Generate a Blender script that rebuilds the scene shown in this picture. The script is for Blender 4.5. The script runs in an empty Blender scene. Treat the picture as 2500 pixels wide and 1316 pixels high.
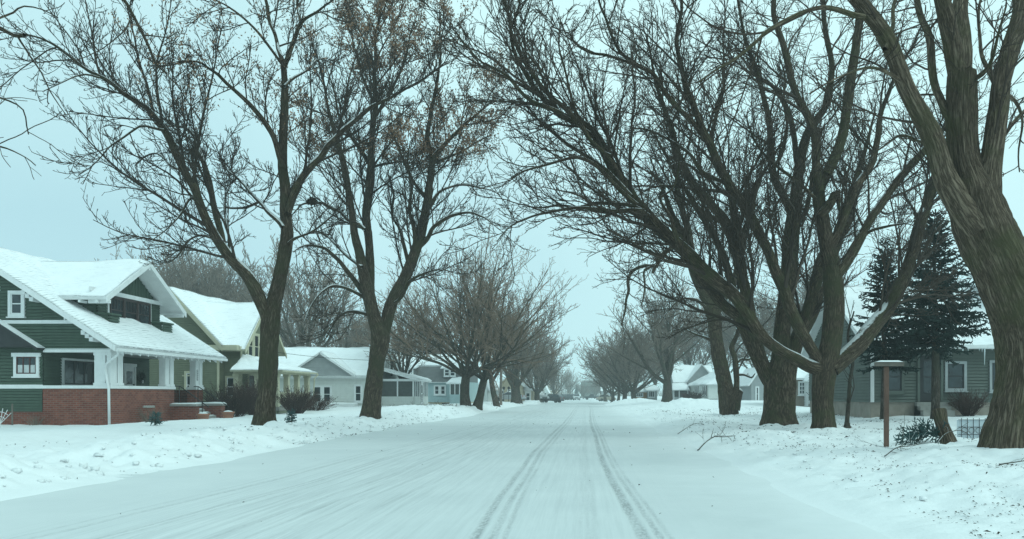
import bpy, math, random
import numpy as np

# ------------------------------------------------------------------ camera, sky, sun, exposure
S = bpy.context.scene
COL = S.collection
F = 1960.0            # focal length in photo pixels (photo 2500 wide)
VX, VY = 1428.0, 963.0  # vanishing point of the street
EYE = 1.3
cam_d = bpy.data.cameras.new("camera")
cam = bpy.data.objects.new("camera", cam_d)
COL.objects.link(cam)
cam.location = (0, 0, EYE)
cam.rotation_euler = (math.radians(90), 0, 0)
cam_d.sensor_width = 36.0
cam_d.lens = 36.0 * F / 2500.0
cam_d.shift_x = (1250 - VX) / 2500.0
cam_d.shift_y = (VY - 658) / 2500.0
cam_d.clip_start = 0.1
cam_d.clip_end = 8000
S.camera = cam

W = bpy.data.worlds.new("World")
S.world = W
W.use_nodes = True
wn, wl = W.node_tree.nodes, W.node_tree.links
wn.clear()
w_out = wn.new("ShaderNodeOutputWorld")
w_bg = wn.new("ShaderNodeBackground")
w_sky = wn.new("ShaderNodeTexSky")
w_sky.sky_type = 'NISHITA'
w_sky.sun_disc = False
w_sky.sun_elevation = math.radians(52)
w_sky.sun_rotation = math.radians(200)
w_tc = wn.new("ShaderNodeTexCoord")
w_ns = wn.new("ShaderNodeTexNoise")
w_ns.inputs['Scale'].default_value = 1.6
w_ns.inputs['Detail'].default_value = 3
w_rp = wn.new("ShaderNodeValToRGB")       # overcast cloud deck, a little uneven
w_rp.color_ramp.elements[0].position = 0.3
w_rp.color_ramp.elements[0].color = (0.445, 0.715, 0.785, 1)
w_rp.color_ramp.elements[1].position = 0.7
w_rp.color_ramp.elements[1].color = (0.665, 0.985, 1.0, 1)
w_mul = wn.new("ShaderNodeMix"); w_mul.data_type = 'RGBA'; w_mul.blend_type = 'MULTIPLY'
w_mul.inputs[0].default_value = 1.0
w_mul.inputs[7].default_value = (10.4, 10.4, 10.4, 1)
w_mix = wn.new("ShaderNodeMix"); w_mix.data_type = 'RGBA'
w_mix.inputs[0].default_value = 0.94
wl.new(w_tc.outputs['Generated'], w_ns.inputs['Vector'])
w_sx = wn.new("ShaderNodeSeparateXYZ"); wl.new(w_tc.outputs['Generated'], w_sx.inputs[0])
def w_math(op, a, b):
    n = wn.new("ShaderNodeMath"); n.operation = op
    for i, q in enumerate((a, b)):
        if hasattr(q, 'links'): wl.new(q, n.inputs[i])
        else: n.inputs[i].default_value = q
    return n.outputs[0]
# the deck is brighter overhead and towards the right, duller low on the left
w_f = w_math('ADD', w_ns.outputs['Fac'], w_math('ADD', w_math('MULTIPLY', w_sx.outputs['X'], 0.22), w_math('MULTIPLY', w_sx.outputs['Z'], 0.45)))
wl.new(w_math('SUBTRACT', w_f, 0.13), w_rp.inputs['Fac'])
wl.new(w_rp.outputs['Color'], w_mul.inputs[6])
wl.new(w_sky.outputs['Color'], w_mix.inputs[6])
wl.new(w_mul.outputs[2], w_mix.inputs[7])
wl.new(w_mix.outputs[2], w_bg.inputs['Color'])
w_bg.inputs['Strength'].default_value = 0.1
wl.new(w_bg.outputs['Background'], w_out.inputs['Surface'])

sun_d = bpy.data.lights.new("sun", 'SUN')
sun_d.energy = 1.1
sun_d.angle = math.radians(28)
sun_d.color = (0.78, 1.0, 0.97)
sun = bpy.data.objects.new("sun", sun_d)
COL.objects.link(sun)
sun.location = (0, 0, 60)
sun.rotation_euler = (math.radians(46), 0, math.radians(62))

S.view_settings.view_transform = 'Standard'
S.view_settings.look = 'None'
S.view_settings.exposure = 0.05
S.view_settings.gamma = 1.0
S.cycles.max_bounces = 4
S.cycles.diffuse_bounces = 3
S.cycles.glossy_bounces = 2
S.cycles.transmission_bounces = 2
S.cycles.transparent_max_bounces = 8
S.cycles.volume_bounces = 1
S.cycles.use_denoising = True
S.cycles.use_adaptive_sampling = False
S.cycles.denoiser = 'OPENIMAGEDENOISE'
S.cycles.denoising_input_passes = 'RGB_ALBEDO_NORMAL'
S.cycles.denoising_prefilter = 'NONE'

# ------------------------------------------------------------------ helpers
def P(px, py, Y):
    return np.array([(px - VX) * Y / F, Y, EYE - (py - VY) * Y / F])

def hash3(i, j, k):
    n = (i * 374761393 + j * 668265263 + k * 1274126177) & 0xFFFFFFFF
    n = ((n ^ (n >> 13)) * 1274126177) & 0xFFFFFFFF
    n = n ^ (n >> 16)
    return (n & 0xFFFFFF) / float(0xFFFFFF)

def vnoise(x, y, z=0.0):
    x, y, z = np.broadcast_arrays(np.asarray(x, float), np.asarray(y, float), np.asarray(z, float))
    xi, yi, zi = np.floor(x).astype(np.int64), np.floor(y).astype(np.int64), np.floor(z).astype(np.int64)
    fx, fy, fz = x - xi, y - yi, z - zi
    fx, fy, fz = [f * f * f * (f * (f * 6 - 15) + 10) for f in (fx, fy, fz)]
    r = 0
    for a in (0, 1):
        wa = fx if a else 1 - fx
        for b in (0, 1):
            wb = fy if b else 1 - fy
            for c in (0, 1):
                wc = fz if c else 1 - fz
                r = r + wa * wb * wc * hash3(xi + a, yi + b, zi + c)
    return r * 2 - 1

def fbm(x, y, z=0.0, oct=4):
    r, a, f = 0, 0.5, 1.0
    for o in range(oct):
        r = r + a * vnoise(np.asarray(x) * f + o * 17.3, np.asarray(y) * f + o * 9.1, np.asarray(z) * f + o * 4.7)
        a *= 0.5; f *= 2.03
    return r

def sstep(a, b, x):
    t = np.clip((np.asarray(x, float) - a) / (b - a), 0, 1)
    return t * t * (3 - 2 * t)

def root_loc(o):
    v = np.zeros(3)
    while o is not None:
        v += np.array(o.location); o = o.parent
    return v

def link_mesh(name, me, parent=None):
    o = bpy.data.objects.new(name, me)
    COL.objects.link(o)
    if parent is not None:
        o.parent = parent
    return o

def tag(o, label=None, cat=None, group=None, kind=None):
    if label: o["label"] = label
    if cat: o["category"] = cat
    if group: o["group"] = group
    if kind: o["kind"] = kind
    return o

def thing(name, loc, label, cat, group=None):
    o = bpy.data.objects.new(name, None)
    COL.objects.link(o)
    o.location = tuple(float(c) for c in loc)
    o.empty_display_size = 0.3
    return tag(o, label, cat, group)

def np_mesh(name, V, quads, mats, parent=None, midx=None, smooth=False, tris=None, attrs=None, uv=None):
    """V (n,3) world coordinates, quads (m,4), tris (t,3)."""
    V = np.asarray(V, float).reshape(-1, 3)
    if parent is not None:
        V = V - root_loc(parent)
    quads = np.zeros((0, 4), np.int64) if quads is None else np.asarray(quads, np.int64).reshape(-1, 4)
    tris = np.zeros((0, 3), np.int64) if tris is None else np.asarray(tris, np.int64).reshape(-1, 3)
    me = bpy.data.meshes.new(name)
    nq, nt = len(quads), len(tris)
    me.vertices.add(len(V)); me.vertices.foreach_set('co', V.astype(np.float32).ravel())
    li = np.concatenate([quads.ravel(), tris.ravel()]).astype(np.int32)
    me.loops.add(len(li)); me.loops.foreach_set('vertex_index', li)
    me.polygons.add(nq + nt)
    ls = np.concatenate([np.arange(nq) * 4, nq * 4 + np.arange(nt) * 3]).astype(np.int32)
    me.polygons.foreach_set('loop_start', ls)
    if midx is not None:
        me.polygons.foreach_set('material_index', np.asarray(midx, np.int32))
    me.polygons.foreach_set('use_smooth', np.full(nq + nt, smooth, bool))
    for m in (mats if isinstance(mats, (list, tuple)) else [mats]):
        me.materials.append(m)
    me.update(calc_edges=True)
    if attrs:
        for k, a in attrs.items():
            a = np.asarray(a, np.float32)
            if a.ndim == 2:
                at = me.attributes.new(k, 'FLOAT_VECTOR', 'POINT'); at.data.foreach_set('vector', a.ravel())
            else:
                at = me.attributes.new(k, 'FLOAT', 'POINT'); at.data.foreach_set('value', a)
    if uv is not None:
        ul = me.uv_layers.new(name="UVMap")
        ul.data.foreach_set('uv', np.asarray(uv, np.float32)[li].ravel())
    return link_mesh(name, me, parent)

class MB:
    """Collects polygons (world coordinates) and links them as one mesh object."""
    def __init__(self):
        self.v, self.f, self.m = [], [], []
    def poly(self, pts, m=0):
        b = len(self.v)
        self.v += [tuple(float(c) for c in p) for p in pts]
        self.f.append(tuple(range(b, b + len(pts)))); self.m.append(m)
    def hexa(self, p, m=0):
        b = len(self.v)
        self.v += [tuple(float(c) for c in q) for q in p]
        for f in ((0, 3, 2, 1), (4, 5, 6, 7), (0, 1, 5, 4), (1, 2, 6, 5), (2, 3, 7, 6), (3, 0, 4, 7)):
            self.f.append(tuple(b + i for i in f)); self.m.append(m)
    def box(self, x0, x1, y0, y1, z0, z1, m=0):
        self.hexa([(x0, y0, z0), (x1, y0, z0), (x1, y1, z0), (x0, y1, z0),
                   (x0, y0, z1), (x1, y0, z1), (x1, y1, z1), (x0, y1, z1)], m)
    def fbox(self, fr, u0, u1, v0, v1, n0, n1, m=0):
        q = lambda u, v, n: fr.at(u, v, n)
        self.hexa([q(u0, v0, n0), q(u1, v0, n0), q(u1, v0, n1), q(u0, v0, n1),
                   q(u0, v1, n0), q(u1, v1, n0), q(u1, v1, n1), q(u0, v1, n1)], m)
    def beam(self, p0, p1, side, up, m=0):
        p0, p1, side, up = [np.asarray(a, float) for a in (p0, p1, side, up)]
        self.hexa([p0, p1, p1 + side, p0 + side, p0 + up, p1 + up, p1 + side + up, p0 + side + up], m)
    def tube(self, pts, rad, s=8, m=0, cap=True):
        pts = [np.asarray(p, float) for p in pts]
        if not hasattr(rad, '__len__'): rad = [rad] * len(pts)
        d0 = pts[-1] - pts[0]; d0 = d0 / (np.linalg.norm(d0) + 1e-9)
        ref = np.eye(3)[int(np.argmin(np.abs(d0)))]
        b = len(self.v)
        for i, p in enumerate(pts):
            t = pts[min(i + 1, len(pts) - 1)] - pts[max(i - 1, 0)]
            t = t / (np.linalg.norm(t) + 1e-9)
            u = np.cross(t, ref); u /= np.linalg.norm(u) + 1e-9
            w = np.cross(t, u)
            for k in range(s):
                a = 2 * math.pi * k / s
                self.v.append(tuple(p + rad[i] * (math.cos(a) * u + math.sin(a) * w)))
        for i in range(len(pts) - 1):
            for k in range(s):
                k2 = (k + 1) % s
                self.f.append((b + i * s + k, b + i * s + k2, b + (i + 1) * s + k2, b + (i + 1) * s + k)); self.m.append(m)
        if cap:
            self.f.append(tuple(b + k for k in range(s))); self.m.append(m)
            e = b + (len(pts) - 1) * s
            self.f.append(tuple(e + k for k in range(s))); self.m.append(m)
    def lathe(self, c, prof, s=16, axis=(0, 0, 1), m=0):
        c = np.asarray(c, float); axis = np.asarray(axis, float)
        self.tube([c + axis * z for r, z in prof], [r for r, z in prof], s, m)
    def build(self, name, mats, parent=None, smooth=False, bevel=0.0):
        me = bpy.data.meshes.new(name)
        off = root_loc(parent) if parent is not None else np.zeros(3)
        V = (np.array(self.v) - off) if self.v else np.zeros((0, 3))
        me.from_pydata([tuple(p) for p in V], [], self.f)
        for mm in (mats if isinstance(mats, (list, tuple)) else [mats]):
            me.materials.append(mm)
        me.polygons.foreach_set('material_index', np.array(self.m, np.int32))
        me.polygons.foreach_set('use_smooth', np.full(len(self.f), smooth, bool))
        me.update()
        o = link_mesh(name, me, parent)
        if bevel:
            b = o.modifiers.new("bevel", 'BEVEL'); b.width = bevel; b.segments = 2; b.limit_method = 'ANGLE'
        return o

class Frame:
    """A wall plane: u along it, v up, n outwards."""
    def __init__(self, o, u, n):
        self.o, self.u, self.n = [np.asarray(a, float) for a in (o, u, n)]
    def at(self, u, v, n=0.0):
        return self.o + self.u * u + np.array([0, 0, 1.0]) * v + self.n * n
def SOUTH(y): return Frame((0, y, 0), (1, 0, 0), (0, -1, 0))
def NORTH(y): return Frame((0, y, 0), (1, 0, 0), (0, 1, 0))
def EAST(x): return Frame((x, 0, 0), (0, 1, 0), (1, 0, 0))
def WEST(x): return Frame((x, 0, 0), (0, 1, 0), (-1, 0, 0))

# ------------------------------------------------------------------ materials
def mat(name, rough=0.7, base=(0.5, 0.5, 0.5), spec=0.3):
    m = bpy.data.materials.new(name); m.use_nodes = True
    nt = m.node_tree; b = nt.nodes['Principled BSDF']
    b.inputs['Base Color'].default_value = (*base, 1)
    b.inputs['Roughness'].default_value = rough
    b.inputs['Specular IOR Level'].default_value = spec
    return m, nt, b

def nd(nt, t, **kw):
    n = nt.nodes.new(t)
    for k, v in kw.items():
        if k.startswith('i_'):
            n.inputs[k[2:].replace('_', ' ')].default_value = v
        else:
            setattr(n, k, v)
    return n

def ramp(nt, src, stops):
    r = nt.nodes.new('ShaderNodeValToRGB')
    e = r.color_ramp.elements
    while len(e) < len(stops): e.new(0.5)
    for el, (p, c) in zip(e, stops):
        el.position = p; el.color = (*c, 1) if hasattr(c, '__len__') else (c, c, c, 1)
    nt.links.new(src, r.inputs['Fac'])
    return r.outputs['Color']

def mixc(nt, fac, a, b, blend='MIX'):
    n = nt.nodes.new('ShaderNodeMix'); n.data_type = 'RGBA'; n.blend_type = blend
    for sock, val in ((n.inputs[0], fac), (n.inputs[6], a), (n.inputs[7], b)):
        if hasattr(val, 'links'): nt.links.new(val, sock)
        elif hasattr(val, '__len__'): sock.default_value = (*val, 1)
        else: sock.default_value = val
    return n.outputs[2]

def mth(nt, op, a, b=None, c=None):
    n = nt.nodes.new('ShaderNodeMath'); n.operation = op
    for i, val in enumerate((a, b, c)):
        if val is None: continue
        if hasattr(val, 'links'): nt.links.new(val, n.inputs[i])
        else: n.inputs[i].default_value = val
    return n.outputs[0]

def noise(nt, vec, scale, detail=4, rough=0.55, mapscale=None):
    if mapscale is not None:
        mp = nd(nt, 'ShaderNodeMapping'); mp.inputs['Scale'].default_value = mapscale
        nt.links.new(vec, mp.inputs['Vector']); vec = mp.outputs['Vector']
    n = nd(nt, 'ShaderNodeTexNoise', i_Scale=scale, i_Detail=detail, i_Roughness=rough)
    nt.links.new(vec, n.inputs['Vector'])
    return n.outputs['Fac']

def bump(nt, b, h, strength, dist=0.02):
    n = nd(nt, 'ShaderNodeBump', i_Strength=strength, i_Distance=dist)
    nt.links.new(h, n.inputs['Height']); nt.links.new(n.outputs['Normal'], b.inputs['Normal'])

def pos(nt):
    return nd(nt, 'ShaderNodeNewGeometry').outputs['Position']

def paint(name, base, rough=0.6, var=0.12, scale=3.0, dirt=None, spec=0.3):
    m, nt, b = mat(name, rough, base, spec)
    p = pos(nt)
    n1 = noise(nt, p, scale, 5)
    lo = tuple(c * (1 - var) for c in base); hi = tuple(min(1, c * (1 + var)) for c in base)
    c = ramp(nt, n1, [(0.3, lo), (0.7, hi)])
    n2 = noise(nt, p, 1.0, 6, 0.7, (9, 9, 1.2))
    d = dirt or tuple(x * 0.6 for x in base)
    c = mixc(nt, ramp(nt, n2, [(0.56, 0.0), (0.74, 0.45)]), c, d)
    nt.links.new(c, b.inputs['Base Color'])
    bump(nt, b, noise(nt, p, 60, 3), 0.15, 0.004)
    return m

def plain(name, base, rough=0.5, spec=0.4, metal=0.0):
    m, nt, b = mat(name, rough, base, spec)
    b.inputs['Metallic'].default_value = metal
    n1 = noise(nt, pos(nt), 4, 4)
    c = ramp(nt, n1, [(0.3, tuple(x * 0.85 for x in base)), (0.7, tuple(min(1, x * 1.12) for x in base))])
    nt.links.new(c, b.inputs['Base Color'])
    return m

def glass(name, base=(0.02, 0.03, 0.035)):
    m, nt, b = mat(name, 0.06, base, 0.6)
    c = ramp(nt, noise(nt, pos(nt), 1.3, 3), [(0.35, tuple(x * 0.5 for x in base)), (0.7, tuple(x * 1.9 for x in base))])
    nt.links.new(c, b.inputs['Base Color'])
    bump(nt, b, noise(nt, pos(nt), 1.7, 2), 0.06, 0.05)
    return m

def snow_mat(name, base=(0.80, 0.82, 0.825), grain=0.25, dirt=0.0):
    m, nt, b = mat(name, 0.75, base, 0.2)
    p = pos(nt)
    c = ramp(nt, noise(nt, p, 0.9, 6, 0.6), [(0.3, tuple(x * 0.955 for x in base)), (0.65, base)])
    if dirt:
        d = ramp(nt, noise(nt, p, 7, 6, 0.75), [(0.66, 0.0), (0.80, dirt)])
        c = mixc(nt, d, c, (0.45, 0.42, 0.36))
    nt.links.new(c, b.inputs['Base Color'])
    h = mth(nt, 'ADD', noise(nt, p, 9, 6, 0.65), mth(nt, 'MULTIPLY', noise(nt, p, 45, 3), 0.25))
    bump(nt, b, h, grain, 0.05)
    return m

M = {}
M['snow'] = snow_mat('snow_ground', grain=0.3, dirt=0.35)
M['roofsnow_plain'] = snow_mat('snow_soft', grain=0.15)

def roof_snow_mat():
    m, nt, b = mat('snow_on_shingles', 0.75, (0.84, 0.86, 0.87), 0.2)
    uv = nd(nt, 'ShaderNodeUVMap', uv_map='UVMap').outputs['UV']
    at = nd(nt, 'ShaderNodeAttribute', attribute_name='thin').outputs['Fac']
    sx = nd(nt, 'ShaderNodeSeparateXYZ'); nt.links.new(uv, sx.inputs[0])
    v = mth(nt, 'FRACT', mth(nt, 'DIVIDE', sx.outputs['Y'], 0.145))
    line = ramp(nt, v, [(0.0, 1.0), (0.22, 0.6), (0.42, 0.0), (1.0, 0.0)])
    br = noise(nt, uv, 1.0, 5, 0.7, (2.2, 14, 1))
    pt = noise(nt, uv, 0.8, 4, 0.65)
    k = mth(nt, 'MULTIPLY', line, ramp(nt, br, [(0.42, 0.0), (0.58, 1.0)]))
    k = mth(nt, 'MULTIPLY', k, mth(nt, 'ADD', mth(nt, 'MULTIPLY', ramp(nt, pt, [(0.42, 0.0), (0.62, 0.75)]), 0.8), at))
    c = mixc(nt, mth(nt, 'MINIMUM', k, 0.9), (0.86, 0.875, 0.885), (0.20, 0.21, 0.22))
    nt.links.new(c, b.inputs['Base Color'])
    bump(nt, b, mth(nt, 'ADD', noise(nt, uv, 6, 5), mth(nt, 'MULTIPLY', v, 0.15)), 0.3, 0.03)
    return m
M['roofsnow'] = roof_snow_mat()

def road_mat():
    m, nt, b = mat('packed_road_snow', 0.6, (0.74, 0.77, 0.79), 0.3)
    p = pos(nt)
    tr = nd(nt, 'ShaderNodeAttribute', attribute_name='track').outputs['Fac']
    st = nd(nt, 'ShaderNodeAttribute', attribute_name='streak').outputs['Fac']
    base = ramp(nt, noise(nt, p, 0.45, 6, 0.62), [(0.3, (0.585, 0.615, 0.62)), (0.7, (0.665, 0.69, 0.69))])
    fine = noise(nt, p, 1.0, 4, 0.7, (30, 9, 30))
    long_ = noise(nt, p, 1.0, 5, 0.7, (14, 0.35, 1))
    k = mth(nt, 'MULTIPLY', st, ramp(nt, long_, [(0.44, 0.0), (0.68, 1.0)]))
    c = mixc(nt, mth(nt, 'MULTIPLY', k, 0.6), base, (0.38, 0.405, 0.41))
    kl = mth(nt, 'MULTIPLY', st, ramp(nt, long_, [(0.28, 1.0), (0.42, 0.0)]))
    c = mixc(nt, mth(nt, 'MULTIPLY', kl, 0.45), c, (0.80, 0.82, 0.825))
    t = mth(nt, 'MULTIPLY', tr, ramp(nt, fine, [(0.34, 0.10), (0.62, 1.0)]))
    c = mixc(nt, mth(nt, 'MULTIPLY', t, 0.74), c, (0.15, 0.16, 0.165))
    sx = nd(nt, 'ShaderNodeSeparateXYZ'); nt.links.new(p, sx.inputs[0])
    eg = mth(nt, 'ADD', sx.outputs['X'], mth(nt, 'MULTIPLY', noise(nt, p, 0.8, 5, 0.65), 2.2))
    c = mixc(nt, ramp(nt, mth(nt, 'MULTIPLY', mth(nt, 'SUBTRACT', eg, 2.4), 0.55), [(0.0, 0.0), (1.0, 0.85)]), c, (0.79, 0.81, 0.815))   # clean snow blown over the right margin
    nt.links.new(c, b.inputs['Base Color'])
    h = mth(nt, 'ADD', noise(nt, p, 14, 5, 0.6), mth(nt, 'MULTIPLY', fine, tr))
    bump(nt, b, h, 0.22, 0.02)
    return m
M['road'] = road_mat()

def bark_mat(name, dark, light, moss, snow=0.5, snow_lo=0.30, sc=(30, 30, 2.4)):
    m, nt, b = mat(name, 0.9, dark, 0.15)
    bk = nd(nt, 'ShaderNodeAttribute', attribute_name='bark').outputs['Vector']
    p = pos(nt)
    # broken vertical plates: stretched cells with dark furrows between them
    mp = nd(nt, 'ShaderNodeMapping'); mp.inputs['Scale'].default_value = sc
    nt.links.new(bk, mp.inputs['Vector'])
    ds = nd(nt, 'ShaderNodeTexNoise', i_Scale=1.3, i_Detail=4, i_Roughness=0.6); nt.links.new(mp.outputs['Vector'], ds.inputs['Vector'])
    va = nt.nodes.new('ShaderNodeVectorMath'); va.operation = 'MULTIPLY_ADD'
    nt.links.new(ds.outputs['Color'], va.inputs[0]); va.inputs[1].default_value = (2.6, 2.6, 2.2); nt.links.new(mp.outputs['Vector'], va.inputs[2])
    vo = nd(nt, 'ShaderNodeTexVoronoi', feature='DISTANCE_TO_EDGE', i_Scale=1.0); nt.links.new(va.outputs[0], vo.inputs['Vector'])
    f = ramp(nt, vo.outputs['Distance'], [(0.0, 0.0), (0.14, 0.45), (0.40, 1.0)])
    f2 = noise(nt, bk, 1.0, 4, 0.7, (46, 46, 9))
    h = mth(nt, 'ADD', mth(nt, 'MULTIPLY', f, 0.62), mth(nt, 'MULTIPLY', f2, 0.55))
    c = ramp(nt, h, [(0.16, tuple(x * 0.30 for x in dark)), (0.50, dark), (0.86, light)])
    ms = ramp(nt, noise(nt, p, 1.1, 5, 0.65), [(0.46, 0.0), (0.62, 0.75)])
    c = mixc(nt, ms, c, moss)
    pale = ramp(nt, noise(nt, p, 2.6, 4, 0.7), [(0.63, 0.0), (0.72, 0.4)])
    c = mixc(nt, pale, c, light)
    if snow:
        nz = nd(nt, 'ShaderNodeSeparateXYZ')
        nt.links.new(nd(nt, 'ShaderNodeNewGeometry').outputs['Normal'], nz.inputs[0])
        up = mth(nt, 'SMOOTHSTEP', nz.outputs['Z'], snow_lo, snow_lo + 0.35) if False else ramp(nt, nz.outputs['Z'], [(snow_lo, 0.0), (min(1, snow_lo + 0.4), 1.0)])
        nn = mth(nt, 'ADD', mth(nt, 'MULTIPLY', noise(nt, p, 1.6, 3), 0.6), mth(nt, 'MULTIPLY', noise(nt, p, 16, 4, 0.7), 0.4))
        thr = mth(nt, 'SUBTRACT', mth(nt, 'ADD', mth(nt, 'MULTIPLY', up, snow), nn), 0.93)
        c = mixc(nt, ramp(nt, mth(nt, 'MULTIPLY', thr, 14), [(0.0, 0.0), (1.0, 1.0)]), c, (0.80, 0.82, 0.825))
    nt.links.new(c, b.inputs['Base Color'])
    bump(nt, b, h, 1.0, 0.045)
    return m
M['bark_ash'] = bark_mat('ash_bark', (0.074, 0.054, 0.037), (0.165, 0.13, 0.094), (0.066, 0.066, 0.036), 0.80, 0.25)
M['bark_maple'] = bark_mat('maple_bark', (0.080, 0.058, 0.040), (0.17, 0.133, 0.094), (0.070, 0.072, 0.036), 0.66, 0.35)
M['bark_old'] = bark_mat('old_maple_bark', (0.120, 0.090, 0.064), (0.235, 0.185, 0.135), (0.088, 0.086, 0.042), 0.45, 0.45, (22, 22, 1.7))
M['bark_far'] = bark_mat('far_bark', (0.075, 0.060, 0.048), (0.16, 0.14, 0.115), (0.07, 0.072, 0.05), 0.4, 0.45)

def twig_mat(name, base):
    m, nt, b = mat(name, 0.85, base, 0.15)
    c = ramp(nt, noise(nt, pos(nt), 0.7, 3), [(0.3, tuple(x * 0.7 for x in base)), (0.7, tuple(x * 1.35 for x in base))])
    nt.links.new(c, b.inputs['Base Color'])
    return m
M['twig_ash'] = twig_mat('ash_twigs', (0.042, 0.033, 0.026))
M['twig_maple'] = twig_mat('maple_twigs', (0.052, 0.040, 0.031))
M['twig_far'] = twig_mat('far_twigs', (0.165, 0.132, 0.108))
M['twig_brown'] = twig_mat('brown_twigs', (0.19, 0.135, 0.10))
M['twig_shrub'] = twig_mat('shrub_twigs', (0.055, 0.030, 0.025))
M['keys'] = twig_mat('dry_seed_keys', (0.225, 0.135, 0.085))
M['needle'] = twig_mat('spruce_needles', (0.016, 0.030, 0.026))
M['needle_blue'] = twig_mat('blue_spruce_needles', (0.040, 0.085, 0.085))
M['litter'] = twig_mat('leaf_litter', (0.035, 0.026, 0.018))
M['nest'] = twig_mat('dry_leaf_nest', (0.035, 0.025, 0.018))

def brick_mat():
    m, nt, b = mat('red_brick', 0.85, (0.2, 0.08, 0.06), 0.2)
    p = pos(nt)
    sx = nd(nt, 'ShaderNodeSeparateXYZ'); nt.links.new(p, sx.inputs[0])
    cx = nd(nt, 'ShaderNodeCombineXYZ')
    nt.links.new(mth(nt, 'ADD', sx.outputs['X'], sx.outputs['Y']), cx.inputs['X'])
    nt.links.new(sx.outputs['Z'], cx.inputs['Y'])
    br = nd(nt, 'ShaderNodeTexBrick', i_Scale=1.0)
    br.inputs['Brick Width'].default_value = 0.23
    br.inputs['Row Height'].default_value = 0.082
    br.inputs['Mortar Size'].default_value = 0.011
    br.inputs['Mortar Smooth'].default_value = 0.2
    br.inputs['Bias'].default_value = 0.0
    br.inputs['Color1'].default_value = (0.175, 0.043, 0.030, 1)
    br.inputs['Color2'].default_value = (0.27, 0.082, 0.054, 1)
    br.inputs['Mortar'].default_value = (0.22, 0.15, 0.125, 1)
    nt.links.new(cx.outputs[0], br.inputs['Vector'])
    c = mixc(nt, ramp(nt, noise(nt, p, 2.5, 5, 0.7), [(0.4, 0.0), (0.75, 0.55)]), br.outputs['Color'], (0.10, 0.035, 0.028))
    fr = ramp(nt, noise(nt, p, 5, 6, 0.75), [(0.67, 0.0), (0.76, 0.5)])
    c = mixc(nt, fr, c, (0.55, 0.55, 0.55))
    nt.links.new(c, b.inputs['Base Color'])
    bump(nt, b, mth(nt, 'SUBTRACT', noise(nt, p, 30, 3), mth(nt, 'MULTIPLY', br.outputs['Fac'], 1.5)), 0.6, 0.012)
    return m
M['brick'] = brick_mat()
M['green'] = paint('dark_green_paint', (0.056, 0.090, 0.064), 0.65, 0.12)
M['olive'] = paint('olive_green_paint', (0.172, 0.188, 0.125), 0.65, 0.10)
M['cream'] = paint('cream_paint', (0.50, 0.475, 0.35), 0.6, 0.08)
M['white'] = paint('white_paint', (0.74, 0.75, 0.75), 0.55, 0.05, dirt=(0.5, 0.5, 0.47))
M['whitehouse'] = paint('white_siding', (0.72, 0.74, 0.71), 0.6, 0.05, dirt=(0.55, 0.55, 0.5))
M['blue'] = paint('pale_blue_siding', (0.40, 0.52, 0.53), 0.6, 0.06)
M['greysiding'] = paint('grey_siding', (0.36, 0.38, 0.385), 0.6, 0.08)
M['greygreen'] = paint('grey_green_siding', (0.105, 0.125, 0.108), 0.6, 0.08)
M['tan'] = paint('tan_siding', (0.47, 0.40, 0.29), 0.65, 0.08)
M['orange'] = paint('orange_brown_brick', (0.42, 0.22, 0.09), 0.75, 0.15)
M['logwall'] = paint('weathered_board', (0.27, 0.235, 0.20), 0.8, 0.2)
M['beige'] = paint('beige_stucco', (0.45, 0.37, 0.29), 0.8, 0.1)
M['darkred'] = plain('dark_red_sash', (0.075, 0.022, 0.020), 0.5)
M['brownsash'] = plain('dark_brown_sash', (0.035, 0.020, 0.018), 0.5)
M['black'] = plain('black_metal', (0.012, 0.012, 0.013), 0.4)
M['shingle'] = plain('grey_shingle', (0.115, 0.118, 0.12), 0.9, 0.1)
M['darkroof'] = paint('dark_grey_shingles', (0.15, 0.155, 0.155), 0.9, 0.12)
M['darkwood'] = plain('dark_eave_wood', (0.022, 0.024, 0.026), 0.6)
M['concrete'] = paint('old_concrete', (0.30, 0.29, 0.27), 0.85, 0.15)
M['terracotta'] = plain('terracotta', (0.33, 0.15, 0.095), 0.8)
M['curtain'] = plain('white_curtain', (0.55, 0.57, 0.57), 0.9)
M['ceilingwood'] = plain('porch_ceiling', (0.42, 0.44, 0.43), 0.7)
M['glass'] = glass('window_glass')
M['glass_pale'] = glass('pale_window_glass', (0.10, 0.13, 0.14))
M['screen'] = plain('porch_screen', (0.075, 0.085, 0.08), 0.8)
M['post'] = paint('reddish_brown_post', (0.135, 0.080, 0.062), 0.85, 0.2)
M['pole'] = paint('weathered_pole', (0.16, 0.14, 0.12), 0.85, 0.2)
M['wire'] = plain('black_wire', (0.02, 0.02, 0.02), 0.6)
M['rubber'] = plain('tyre_rubber', (0.014, 0.014, 0.015), 0.8)
M['chrome'] = plain('wheel_alloy', (0.45, 0.46, 0.47), 0.35, 0.5, 0.7)
M['red_light'] = plain('red_tail_light', (0.30, 0.02, 0.02), 0.3)
M['clear_light'] = plain('clear_head_light', (0.65, 0.67, 0.67), 0.2)
M['wreath'] = twig_mat('wreath_green', (0.020, 0.035, 0.022))
M['cutwood'] = plain('sawn_wood', (0.30, 0.21, 0.12), 0.8)
M['signgreen'] = plain('green_sign', (0.02, 0.12, 0.06), 0.4)
M['palebluepanel'] = paint('pale_blue_panel', (0.55, 0.61, 0.65), 0.5, 0.06)
M['ice'] = plain('icicle_ice', (0.75, 0.82, 0.84), 0.15, 0.6)
def carpaint(name, c):
    m = plain(name, c, 0.3, 0.5)
    return m

# ------------------------------------------------------------------ ground
def zroad(y):
    return -0.42 * sstep(60, 230, y)

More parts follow.
